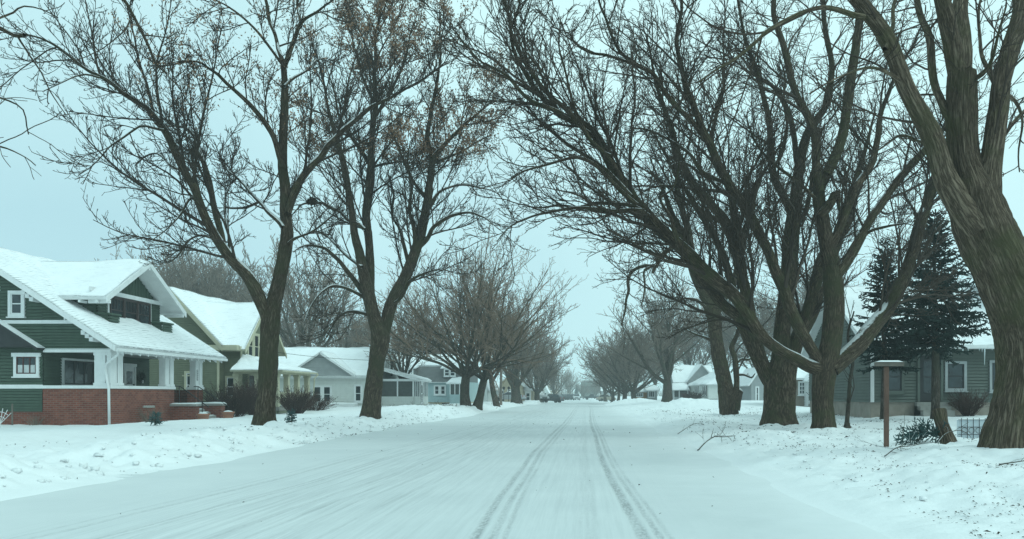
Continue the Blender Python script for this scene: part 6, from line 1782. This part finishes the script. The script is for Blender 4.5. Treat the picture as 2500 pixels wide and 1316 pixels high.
# ------------------------------------------------------------------ shrubs and small plants
shrub('bare_shrub', 'big dark reddish bare shrub between the brick steps and the ash trunk', X(578, 41), 40.5, 1.75, 1.9, 210, 3, M['twig_shrub'], 'bare shrubs by the houses', rs=1.1)
shrub('bare_shrub', 'bare shrub at the left front of the olive porch', X(622, 44.8), 44.8, 2.0, 1.2, 130, 4, M['twig_shrub'], 'bare shrubs by the houses', rs=1.1)
shrub('bare_shrub', 'dark bare shrub before the olive porch corner, right of the ash trunk', X(722, 45.5), 45.5, 1.6, 1.5, 150, 5, M['twig_shrub'], 'bare shrubs by the houses', rs=1.2)
shrub('bare_shrub', 'thin bare shrub leaning right beside the olive porch end', X(768, 51), 51, 1.35, 1.8, 70, 6, M['twig_shrub'], 'bare shrubs by the houses', lean=(.5, 0), rs=1.3)
shrub('bare_shrub', 'short dry weeds against the brick porch wall', X(322, 32.6), 33.9, .75, .8, 40, 7, M['twig_far'], 'bare shrubs by the houses', levels=1)
shrub('bare_shrub', 'tiny dry weeds at the foot of the brick wall by the stake', X(85, 31.6), 31.6, .55, .6, 24, 8, M['twig_far'], 'bare shrubs by the houses', levels=1)
shrub('bare_shrub', 'dark low shrub under the shuttered windows of the white bungalow', X(1702, 98), 102, 1.3, 2.6, 130, 9, M['twig_shrub'], 'bare shrubs by the houses', rs=2.2)
shrub('bare_shrub', 'dry brown shrub beside the foundation of the grey green house', X(2370, 32), 32.2, 1.1, .9, 110, 10, M['twig_shrub'], 'bare shrubs by the houses')
shrub('bare_shrub', 'bare twiggy shrub under the second spruce', X(2105, 36), 36, 1.1, 1.0, 60, 12, M['twig_far'], 'bare shrubs by the houses')
for i, (px, Y, lab) in enumerate(((1015, 60, 'dry weed stalks in the snow right of the glazed porch'), (1075, 62, 'dry weed stalks in the snow below the blue house'), (1108, 58, 'sparse weed stalks beside the twin trunks'), (930, 57, 'dry weed stalks before the dark porch base'))):
    x = X(px, Y); shrub('dry_weeds', lab, x, Y, .6, 2.6, 26, 60 + i, M['twig_far'], 'dry weeds in the snow', levels=1, rs=1.2)
spruce('young_spruce', 'tiny spruce sapling with a bent stick in the yard before the green house', X(380, 28.2), 28.2, gz(X(380, 28.2), 28.2), .42, .17, .06, 31, M['needle_blue'], 'spruce saplings in the snow', .9, nr=.012)
spruce('young_spruce', 'tiny spruce sapling between the two ash trunks', X(711, 29.5), 29.5, gz(X(711, 29.5), 29.5), .40, .16, .05, 33, M['needle_blue'], 'spruce saplings in the snow', .9, nr=.012)

def twig_heap(name, label, cat, pts, r0, seed, mat_='bark_maple', sub=True, sp=.16, needle=None):
    rng = np.random.default_rng(seed)
    tb = Tubes()
    P_, R_ = resample(pts, np.linspace(r0, r0 * .35, len(pts)), 16)
    tb.add(P_, R_, 6)
    A, AR = spawn(rng, P_[None], R_[None], sp, .15, 1.0, .38, .12, .7, 42, 5, (-.1, .1), .35, r0 * .22, up=.12)
    tb.add(A, AR, 4)
    B, BR = spawn(rng, A, AR, sp * .9, .2, 1.0, .45, .06, .3, 42, 3, (-.05, .1), .3, r0 * .16)
    tb.add(B, BR, 3)
    o = tb.build(name, [M[mat_]], None, smooth=False)
    return tag(o, label, cat, 'fallen branches on the snow')
def gp(px, Y, dz=.03):
    x = X(px, Y); return np.array([x, Y, gz(x, Y) + dz])
twig_heap('fallen_branch', 'thin curved fallen branch on the right bank below the leaning maple', 'branch', [gp(1704, 18.4, .03), gp(1722, 18.8, .16), gp(1745, 19.2, .22), gp(1768, 19.5, .18), gp(1795, 19.8, .08)], .02, 1)
twig_heap('fallen_branch', 'fallen twig at the right edge below the huge maple', 'branch', [gp(2440, 11.3, .04), gp(2480, 11.4, .08), gp(2540, 11.5, .06)], .013, 2)
twig_heap('fallen_branch', 'scraggly fallen branch beside the foot of the reddish post', 'branch', [gp(2160, 13.6, .03), gp(2190, 14.2, .07), gp(2230, 14.8, .08), gp(2260, 15.2, .05)], .012, 3)
twig_heap('fallen_branch', 'low fallen branch between the mound and the leaning maple', 'branch', [gp(1655, 24.5, .06), gp(1690, 25, .25), gp(1715, 25.2, .30)], .012, 4)
twig_heap('fallen_branch', 'dark twig tangle beside the leaning stump', 'branch', [gp(2290, 16.0, .05), gp(2310, 16.2, .25), gp(2345, 16.4, .28), gp(2370, 16.6, .12)], .012, 6)

def spruce_bough():
    rng = np.random.default_rng(77)
    tb = Tubes()
    mains = []
    for (a, b, c) in ((2196, 2240, 2300), (2210, 2250, 2290), (2190, 2230, 2262), (2225, 2262, 2320)):
        y = 16.2 + rng.random() * .8
        mains.append(resample([gp(c, y + .3, .12), gp(b, y, .26), gp(a, y - .35, .10)], [.018, .014, .008], 10))
    Pm = np.stack([m[0] for m in mains]); Rm = np.stack([m[1] for m in mains])
    tb.add(Pm, Rm, 5)
    A, AR = spawn(rng, Pm, np.full(Rm.shape, .03), .05, .05, 1, .36, .14, .45, 46, 5, (-.2, .0), .2, .008, up=.1)
    B, BR = spawn(rng, A, np.full(AR.shape, .03), .05, .15, 1, .5, .06, .18, 46, 3, (-.1, .0), .15, .007)
    for a in (A, B):
        tb.add(a, np.broadcast_to(.011 * np.linspace(1, .4, a.shape[1])[None], a.shape[:2]).copy(), 4)
    tag(tb.build('spruce_bough', [M['needle_blue']], None, smooth=False, bark=False), 'broken blue green spruce bough lying on the snow right of the reddish post', 'branch')
spruce_bough()

# leaning stump, post, panel, stakes
def small_things():
    tb = Tubes()
    p, r = resample([gp(2322, 16.4, -.1), gp(2312, 16.5, .15), gp(2300, 16.6, .42), gp(2292, 16.7, .72)], [.17, .135, .12, .14], 16)
    tb.add(p, r, 22, 0, rough=1.0, seed=2.0, flare=(.12, .35, 4))
    t = thing('leaning_stump', gp(2322, 16.4, 0), 'short leaning dark stump in the snow left of the huge maple', 'stump')
    tb.build('trunk', [M['bark_old']], t)
    m = MB(); d = unit(p[-1] - p[-2]); u = unit(np.cross(d, [0, 1, 0])); w = np.cross(d, u)
    m.poly([p[-1] + d * .004 + r[-1] * (math.cos(a) * u + math.sin(a) * w) for a in np.linspace(0, 6.283, 18, endpoint=False)]); m.build('cut_face', [M['cutwood']], t)
    # reddish post
    Y = 15.6; x = X(2164, Y); z0 = gz(x, Y)
    m = MB(); m.box(x - .04, x + .04, Y - .04, Y + .04, z0 - .5, Z(896, Y)); m.box(x - .036, x + .036, Y - .036, Y + .036, Z(896, Y), Z(896, Y) + .010)
    o = m.build('wooden_post', [M['post']], None, bevel=.008); tag(o, 'reddish brown wooden post with snow topped crosspiece in the right bank', 'post')
    m = MB(); m.box(X(2137, Y), X(2203, Y), Y - .09, Y + .05, Z(894, Y), Z(884, Y)); q = m.build('crosspiece', [M['pole']], o)
    snow_cap(X(2135, Y), X(2205, Y), Y - .11, Y + .07, Z(884, Y), .06, o, 4.0)
    # thin grey trunk right of the forked maple
    Y = 25.5
    tb = Tubes(); p, r = resample([P(2070, 1062, Y), P(2068, 1030, Y), P(2072, 980, Y), P(2075, 930, Y), P(2082, 880, Y), P(2070, 820, Y), P(2085, 760, Y)], np.array([24, 9, 7.5, 7, 6, 4.5, 2.5]) * .5 * Y / F * 1.3, 40)
    t = thing('young_tree', (p[0][0], Y, p[0][2]), 'thin grey young tree just right of the low forking maple', 'tree')
    tb.add(p, r, 14, 0, rough=.6, seed=6); tb.build('trunk', [M['bark_far']], t)
    cr = Tubes(); rng = np.random.default_rng(4); grow(rng, cr, [p], [r], 'maple', .8, 1.2, 3); cr.build('crown', [M['twig_maple']], t, smooth=False, bark=False)
    # pale panel half buried
    Y = 19.5; x0, x1 = X(2338, Y), X(2412, Y); z = gz((x0 + x1) / 2, Y)
    t = thing('garden_fence', ((x0 + x1) / 2, Y, z), 'low pale blue fence panel half buried left of the huge maple', 'fence')
    m = MB(); m.box(x0, x1, Y, Y + .04, z - .2, z + .46); m.build('board', [M['palebluepanel']], t)
    m = MB()
    for i in range(5): xx = x0 + .08 + (x1 - x0 - .16) * i / 4; m.tube([(xx, Y - .03, z - .1), (xx, Y - .03, z + .5)], .008, 5)
    for k in (.1, .28, .46): m.tube([(x0, Y - .03, z + k), (x1, Y - .03, z + k)], .007, 5)
    for i in range(3):
        cx = x0 + .15 + i * .17; m.tube([(cx + .07 * math.cos(a), Y - .04, z + .2 + .07 * math.sin(a)) for a in np.linspace(0, 6.29, 12)], .006, 4)
    m.build('wire_trellis', [M['black']], t)
    snow_cap(x0 - .02, x1 + .02, Y - .04, Y + .09, z + .46, .05, t, 3.0)
    # white trellis and stake at the left edge
    Y = 31.2; x = X(6, Y); z = gz(x, Y)
    m = MB()
    for i in range(6):
        a = -.75 + i * .3; m.tube([(x - .1, Y, z + .05), (x - .1 + .62 * math.sin(a), Y + .01 * i, z + .05 + .62 * math.cos(a))], .014, 6)
    for k in (.3, .48): m.tube([(x - .1 + k * math.sin(a), Y - .02, z + .05 + k * math.cos(a)) for a in np.linspace(-.75, .75, 9)], .011, 6)
    m.tube([(x - .1, Y, z - .3), (x - .1, Y, z + .1)], .018, 6)
    tag(m.build('fan_trellis', [M['white']], None), 'white fan trellis at the left edge before the brick foundation', 'trellis')
    x = X(30, Y); m = MB(); m.box(x - .022, x + .022, Y - .022, Y + .022, z - .3, z + .8); m.lathe((x, Y, z + .8), [(.03, 0), (.035, .02), (.01, .05)], 8)
    tag(m.build('garden_stake', [M['pole']], None), 'thin grey garden stake right of the white fan trellis', 'stake')
    # pots
    for px, Y, lab in ((496, 36.05, 'terracotta pot heaped with snow at the foot of the steps'), (557, 37.3, 'terracotta pot right of the brick steps by the dark shrub')):
        x = X(px, Y); z = gz(x, Y) + .0
        t = thing('flower_pot', (x, Y, z), lab, 'pot', 'terracotta pots by the steps')
        m = MB(); m.lathe((x, Y, z - .12), [(.19, 0), (.25, .34), (.285, .345), (.285, .42), (.25, .42), (.24, .38)], 22); m.build('pot', [M['terracotta']], t, smooth=True)
        m = MB(); m.lathe((x, Y, z + .22), [(.245, 0), (.23, .07), (.13, .12), (.02, .14)], 16); m.build('snow_heap', [M['roofsnow_plain']], t, smooth=True)
    # bent stick by the sapling
    x = X(374, 28.1); z = gz(x, 28.1)
    m = MB(); m.tube([(x - .1, 28.1, z - .05), (x - .06, 28.1, z + .12), (x, 28.1, z + .3)], .012, 5); tag(m.build('bent_stick', [M['twig_ash']], None), 'bent dark stick leaning beside the left spruce sapling', 'stick')
small_things()

# leaf litter, seed keys and bits of bark blown over the snow
def litter():
    rng = np.random.default_rng(99)
    n = 9000
    Y = 6.5 + 50 * rng.random(n) ** 1.7
    x = 3.3 + 6.5 * rng.random(n) ** 0.8 * np.clip(Y / 18, .6, 1.3)
    keep = fbm(x * 1.1, Y * .6, 3.0, 4) > 0.02 + .12 * rng.random(n)
    keep |= rng.random(n) < .12
    xl = -7.2 - 5.5 * rng.random(1300) ** 1.2; Yl = 9 + 34 * rng.random(1300) ** 1.1
    kl = fbm(xl * .8, Yl * .5, 9.0, 3) > -0.02
    xr = -6.5 + 9 * rng.random(90); Yr = 7 + 40 * rng.random(90)
    x = np.concatenate([x[keep], xl[kl], xr]); Y = np.concatenate([Y[keep], Yl[kl], Yr])
    onroad = (x > -6.8) & (x < 2.7)
    z = np.where(onroad, zroad(Y) + .006, ground(x, Y) + .012)
    m = len(x)
    s = rng.uniform(.007, .028, m) * np.where(rng.random(m) < .05, 1.8, 1) * np.clip(Y / 16, .75, 1.6)
    a = rng.random(m) * 6.283
    c = np.stack([x, Y, z], 1)
    u = np.stack([np.cos(a), np.sin(a), rng.normal(size=m) * .25], 1) * s[:, None]
    v = np.stack([-np.sin(a), np.cos(a), rng.normal(size=m) * .25], 1) * (s * rng.uniform(.25, .7, m))[:, None]
    up = np.array([0, 0, 1.0]) * (s * .45)[:, None]
    tb = Tubes()
    tb.tris(np.concatenate([np.stack([c - u, c - v + up * .5, c + u], 1), np.stack([c - u, c + u, c + v + up], 1)]))
    tag(tb.build('leaf_litter', [M['litter']], None, smooth=False, bark=False), 'scattered dark leaf and bark litter on the snow banks', 'litter', kind='stuff')
    # chunks of broken snow along the plough line
    k = 520
    Y = np.concatenate([9 + 40 * rng.random(330) ** 1.2, 7 + 36 * rng.random(190)])
    x = np.concatenate([-7.35 - 1.7 * rng.random(330), 3.2 + 2.6 * rng.random(190)])
    z = ground(x, Y); V, Q = [], []
    for i in range(k):
        r = rng.uniform(.02, .07) * (1.1 if i < 330 else .7)
        d = unit(rng.normal(size=(8, 3)) * .35 + np.array([[sx, sy, sz] for sx in (-1, 1) for sy in (-1, 1) for sz in (-1, 1)]))
        V.append(np.array([x[i], Y[i], z[i] + r * .25]) + d * r * np.array([1.2, 1.1, .7]))
        b = i * 8
        Q += [(b, b + 1, b + 3, b + 2), (b + 4, b + 6, b + 7, b + 5), (b, b + 4, b + 5, b + 1), (b + 2, b + 3, b + 7, b + 6), (b, b + 2, b + 6, b + 4), (b + 1, b + 5, b + 7, b + 3)]
    o = np_mesh('snow_chunks', np.vstack(V), Q, [M['snow']], smooth=True); tag(o, 'broken snow clods along the ploughed banks', 'snow', kind='stuff')
litter()

# ------------------------------------------------------------------ vehicles
def make_car(name, label, kind, paint_m, loc, rz, snow=False, group='cars along the street'):
    t = thing(name, (0, 0, 0), label, 'truck' if kind == 'pickup' else ('van' if kind == 'van' else 'car'), group)
    Pm = {
     'suv':   dict(body=[(-2.28, .38), (-2.32, .72), (-2.24, 1.02), (.95, 1.05), (2.05, .92), (2.30, .70), (2.30, .38)], cab=[(-2.2, 1.02), (-1.95, 1.42), (-1.6, 1.64), (.15, 1.66), (1.05, 1.05)], w=.92, wt=.68, wx=1.38, wr=.36),
     'sedan': dict(body=[(-2.30, .34), (-2.34, .70), (-2.25, .92), (1.0, .94), (2.05, .82), (2.32, .62), (2.32, .34)], cab=[(-1.75, .92), (-1.1, 1.38), (.05, 1.42), (1.0, .94)], w=.90, wt=.64, wx=1.40, wr=.33),
     'pickup': dict(body=[(-2.85, .52), (-2.88, 1.10), (-.62, 1.12), (1.0, 1.16), (2.5, 1.08), (2.68, .8), (2.66, .50)], cab=[(-.72, 1.12), (-.62, 1.75), (-.3, 1.84), (.5, 1.84), (1.15, 1.16)], w=.98, wt=.76, wx=1.75, wr=.41),
     'van':   dict(body=[(-2.45, .38), (-2.48, .9), (-2.42, 1.1), (1.35, 1.1), (2.2, .92), (2.42, .70), (2.42, .38)], cab=[(-2.42, 1.1), (-2.3, 1.70), (-2.0, 1.78), (.65, 1.78), (1.5, 1.1)], w=.96, wt=.78, wx=1.5, wr=.35)}[kind]
    w, wt = Pm['w'], Pm['wt']
    def prism(prof, wf, mb, m=0):
        L = [(x, wf(z), z) for x, z in prof]; R = [(x, -wf(z), z) for x, z in prof]
        mb.poly(L, m); mb.poly(R[::-1], m)
        n = len(prof)
        for i in range(n): mb.poly([L[i], R[i], R[(i + 1) % n], L[(i + 1) % n]], m)
    zb, zt = Pm['cab'][0][1], max(z for _, z in Pm['cab'])
    wf = lambda z: w - .03 - (w - .03 - wt) * max(0, (z - zb) / (zt - zb))
    mb = MB(); prism(Pm['body'], lambda z: w - (.05 if z < .6 else 0), mb)
    prism(Pm['cab'], wf, mb)
    body = mb.build('body', [paint_m], t, bevel=.07)
    # side glass and screens
    cx = np.mean([x for x, _ in Pm['cab']]); cz = (zb + zt) / 2
    ins = [(cx + (x - cx) * .86, cz + (z - cz) * .74) for x, z in Pm['cab']]
    for s in (1, -1):
        g = MB(); g.poly([(x, s * (wf(z) + .012), z) for x, z in ins]); g.build('side_window', [M['glass']], t)
        h = MB(); h.box(.2, .34, s * (w) - .02, s * w + .02, .88 if kind != 'pickup' else 1.0, .91 if kind != 'pickup' else 1.03); h.build('door_handle', [M['black']], t)
        mr = MB(); mr.box(Pm['cab'][-1][0] - .35, Pm['cab'][-1][0] - .2, s * w - .03 if s > 0 else s * w - .2, s * w + .2 if s > 0 else s * w + .03, zb + .02, zb + .18); mr.build('mirror', [paint_m], t, bevel=.02)
    (fx0, fz0), (fx1, fz1) = Pm['cab'][-1], Pm['cab'][-2]
    (bx0, bz0), (bx1, bz1) = Pm['cab'][0], Pm['cab'][1]
    for nm, (x0, z0, x1, z1) in (('windscreen', (fx0, fz0, fx1, fz1)), ('rear_window', (bx0, bz0, bx1, bz1))):
        dx, dz = x1 - x0, z1 - z0; nn = np.array([dz, 0, -dx]); nn = nn / np.linalg.norm(nn) * .012 * (1 if nm == 'windscreen' else -1)
        q = []
        for f, s in ((.1, 1), (.1, -1), (.9, -1), (.9, 1)):
            x, z = x0 + dx * f, z0 + dz * f; q.append(np.array([x, s * (wf(z) - .09), z]) + nn)
        g = MB(); g.poly(q); g.build(nm, [M['glass']], t)
    xf, xb_ = Pm['body'][-2][0], Pm['body'][1][0]; zl = Pm['body'][-2][1]
    for s in (1, -1):
        g = MB(); g.box(xf - .12, xf + .015, s * (w - .26) - .17, s * (w - .26) + .17, zl - .06, zl + .08); g.build('headlight', [M['clear_light']], t, bevel=.02)
        g = MB(); g.box(xb_ - .015, xb_ + .1, s * (w - .16) - .11, s * (w - .16) + .11, zb - .24, zb - .02); g.build('taillight', [M['red_light']], t, bevel=.02)
    g = MB(); g.box(xf - .05, xf + .02, -w * .5, w * .5, zl - .14, zl + .06); g.build('grille', [M['black']], t)
    g = MB(); g.box(xf - .06, xf + .05, -w + .08, w - .08, zl - .34, zl - .17); g.box(xb_ - .05, xb_ + .06, -w + .08, w - .08, zl - .34, zl - .17); g.build('bumper', [M['black'] if kind != 'pickup' else M['chrome']], t, bevel=.03)
    if kind == 'pickup':
        g = MB(); g.box(-2.75, -.8, -w + .1, w - .1, 1.122, 1.135); g.build('cargo_bed', [M['black']], t)
    for x in (Pm['wx'], -Pm['wx']):
        for s in (1, -1):
            r = Pm['wr']; m = MB(); c = np.array([x, s * (w - .20), r])
            m.lathe(c, [(r * .7, 0), (r * .95, 0), (r, .04), (r, .18), (r * .95, .22), (r * .7, .22)], 20, (0, s, 0)); wh = m.build('wheel', [M['rubber']], t, smooth=False)
            m = MB(); m.lathe(c, [(r * .70, .02), (r * .70, .205), (r * .25, .20), (r * .05, .225)], 16, (0, s, 0)); m.build('rim', [M['chrome']], wh)
    if snow:
        o = snow_cap(Pm['cab'][1][0] + .1, Pm['cab'][-2][0] - .05, -wt + .04, wt - .04, zt + .004, .10, t, 2.0)
        sx = MB(); x0, z0, x1, z1 = fx0, fz0, fx1, fz1
        sx.poly([(x0 + .02, .7, z0 + .05), (x0 + .02, -.7, z0 + .05), (x1 + .06, -.6, z1 + .02), (x1 + .06, .6, z1 + .02)]); sx.build('windscreen_snow', [M['roofsnow_plain']], t)
        snow_cap(fx0 + .05, Pm['body'][-3][0], -w + .1, w - .1, Pm['body'][-3][1] + .06, .07, t, 4.0)
    t.location = tuple(float(c) for c in loc); t.rotation_euler = (0, 0, rz)
    return t
H = math.pi / 2
c_tan = carpaint('champagne_car_paint', (0.30, 0.27, 0.21)); c_dark = carpaint('dark_car_paint', (0.022, 0.026, 0.030))
c_white = carpaint('white_car_paint', (0.55, 0.57, 0.58)); c_grey = carpaint('grey_car_paint', (0.33, 0.36, 0.38)); c_black = carpaint('black_truck_paint', (0.03, 0.034, 0.036))
def gl(px, Y, dz=0.0): x = X(px, Y); return (x, Y, zroad(Y) + dz)
make_car('parked_car', 'champagne coloured crossover parked at the right kerb', 'suv', c_tan, gl(1480, 196, 0), .28)
make_car('parked_car', 'dark car with snowy windscreen parked behind the snow pile on the left', 'suv', c_dark, gl(1345, 150, -.05), 2.75)
make_car('parked_van', 'pale snow covered van parked beside the left snow pile', 'van', c_grey, gl(1309, 132, .25), -.9, snow=True)
make_car('parked_car', 'pale grey sedan parked far left before the tan hall', 'sedan', c_grey, (X(1243, 116), 116, .25), 2.9, snow=True)
make_car('oncoming_truck', 'white pickup truck with headlights driving towards the viewer', 'pickup', c_white, gl(1408, 238, .0), -H)
for i, (px, Y, lab) in enumerate(((1370, 246, 'dark truck at the left of the row across the street end'), (1385, 252, 'dark truck in the middle of the row across the street end'), (1397, 258, 'dark truck at the right of the row, nearest the oncoming truck'))):
    make_car('parked_truck', lab, 'pickup', c_black, gl(px, Y), .35 + .1 * i, group='dark trucks parked across the street end')
make_car('parked_truck', 'dark truck crossing the street end in front of the grey warehouse', 'pickup', c_black, gl(1446, 262), math.pi - .08, group='dark trucks parked across the street end')

# ------------------------------------------------------------------ poles and wires
def pole(px, Y, ptop, r, label, arm=1.0):
    x = X(px, Y); z0 = gz(x, Y); zt = Z(ptop, Y)
    t = thing('utility_pole', (x, Y, z0), label, 'utility pole', 'utility poles')
    m = MB(); m.tube([(x, Y, z0 - .5), (x + .02, Y, (z0 + zt) / 2), (x, Y, zt)], [r, r * .9, r * .75], 12); m.build('pole', [M['pole']], t, smooth=True)
    if arm:
        m = MB(); m.box(x - arm, x + arm, Y - .06, Y + .06, zt - .75, zt - .62); m.build('crossarm', [M['pole']], t)
        m = MB()
        for k in (-.9, -.3, .3, .9): m.lathe((x + k * arm, Y, zt - .62), [(.04, 0), (.05, .08), (.02, .14)], 8)
        m.build('insulator', [M['black']], t)
    return (x, Y, zt - .5)
e1 = pole(1223, 80, 806, .14, 'wooden utility pole on the left beside the leaning tree', .9)
e2 = pole(1363, 232, 912, .16, 'hazy utility pole left end of the far row', 1.4)
e3 = pole(1371, 262, 918, .16, 'hazy utility pole second in the far row', 1.4)
e4 = pole(1386, 290, 915, .17, 'hazy utility pole third in the far row', 1.5)
e5 = pole(1391, 300, 912, .22, 'thick hazy utility pole fourth in the far row', 0)
e6 = pole(1468, 245, 925, .15, 'hazy utility pole beyond the tan parked car', 1.2)
def wire(a, b, sag, label, r=.02):
    a, b = np.array(a, float), np.array(b, float)
    pts = [a + (b - a) * f - np.array([0, 0, sag * 4 * f * (1 - f)]) for f in np.linspace(0, 1, 25)]
    m = MB(); m.tube(pts, r, 5)
    tag(m.build('overhead_wire', [M['wire']], None), label, 'wire', 'overhead wires')
wire((e2[0], e2[1], Z(942, 232)), (X(1475, 245), 245, Z(943, 245)), .25, 'thin wire across the street end before the warehouse', .035)
wire((X(1100, 82), 82, Z(838, 82)), (X(1365, 95), 95, Z(834, 95)), .15, 'upper wire crossing the left trees near the utility pole')
wire((X(1080, 82), 82, Z(868, 82)), (X(1290, 84), 84, Z(866, 84)), .15, 'lower wire crossing the left trees near the utility pole')
wire((X(640, 52), 52, Z(855, 52)), (X(975, 62), 62, Z(880, 62)), .2, 'service wire to the white cottage', .014)

def sign_post(px, Y, ptop, label):
    x = X(px, Y); z = gz(x, Y); zt = Z(ptop, Y)
    t = thing('street_sign', (x, Y, z), label, 'sign')
    m = MB(); m.tube([(x, Y, z - .3), (x, Y, zt)], .035, 8); m.build('post', [M['black']], t)
    m = MB(); m.box(x - .3, x + .3, Y - .02, Y - .005, zt - .2, zt); m.build('sign_board', [M['signgreen']], t, bevel=.005)
sign_post(1175, 88, 940, 'thin street sign post right of the twin trunked tree')
for px, lab in ((1230, 'slim dark yard lamp, left of two before the tan hall'), (1242, 'slim dark yard lamp, right of two before the tan hall')):
    Y = 108; x = X(px, Y); z = gz(x, Y); zt = Z(948, Y)
    t = thing('yard_lamp', (x, Y, z), lab, 'lamp post', 'yard lamps before the tan hall')
    m = MB(); m.lathe((x, Y, z - .2), [(.06, 0), (.05, .3), (.04, zt - z)], 10); m.build('post', [M['black']], t)
    m = MB(); m.lathe((x, Y, zt - .2), [(.06, 0), (.16, .1), (.18, .35), (.05, .45)], 10); m.build('lamp_head', [M['black']], t)

# far treeline closing the horizon
def treeline():
    rng = np.random.default_rng(3)
    tb = Tubes()
    n = 5200
    xx = rng.uniform(-330, 330, n); yy = 430 + rng.random(n) * 60 + np.abs(xx) * .15
    ok = np.abs(xx - X(1428, 430)) > 6
    xx, yy = xx[ok], yy[ok]
    hh = 4 + 6 * np.clip(.5 + fbm(xx * .03, yy * .02, 2.0, 3), 0, 1) * rng.uniform(.6, 1.1, len(xx))
    b = np.stack([xx, yy, np.full(len(xx), -.6)], 1)
    lean = rng.normal(size=(len(xx), 2)) * .28
    tp = b + np.stack([lean[:, 0] * hh, lean[:, 1] * hh, hh], 1)
    A = np.stack([b, b * .45 + tp * .55 + rng.normal(size=b.shape) * .3, tp], 1)
    tb.add(A, np.array([.16, .1, .03])[None].repeat(len(A), 0), 3)
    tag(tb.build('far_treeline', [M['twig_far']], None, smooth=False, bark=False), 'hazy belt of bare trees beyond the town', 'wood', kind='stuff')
treeline()

# ------------------------------------------------------------------ snow laden air
def haze():
    m = bpy.data.materials.new('snowy_air'); m.use_nodes = True
    nt = m.node_tree; nt.nodes.clear()
    o = nt.nodes.new('ShaderNodeOutputMaterial'); v = nt.nodes.new('ShaderNodeVolumePrincipled')
    v.inputs['Color'].default_value = (0.90, 0.97, 0.98, 1)
    v.inputs['Density'].default_value = HAZE_DENSITY
    v.inputs['Anisotropy'].default_value = 0.0
    nt.links.new(v.outputs['Volume'], o.inputs['Volume'])
    b = MB(); b.box(-4300, 4300, -420, 4300, -3.0, 27.0)
    h = b.build('haze', [m]); tag(h, 'pale snowy haze filling the street', 'haze', kind='stuff')
HAZE_DENSITY = 0.0010
haze()
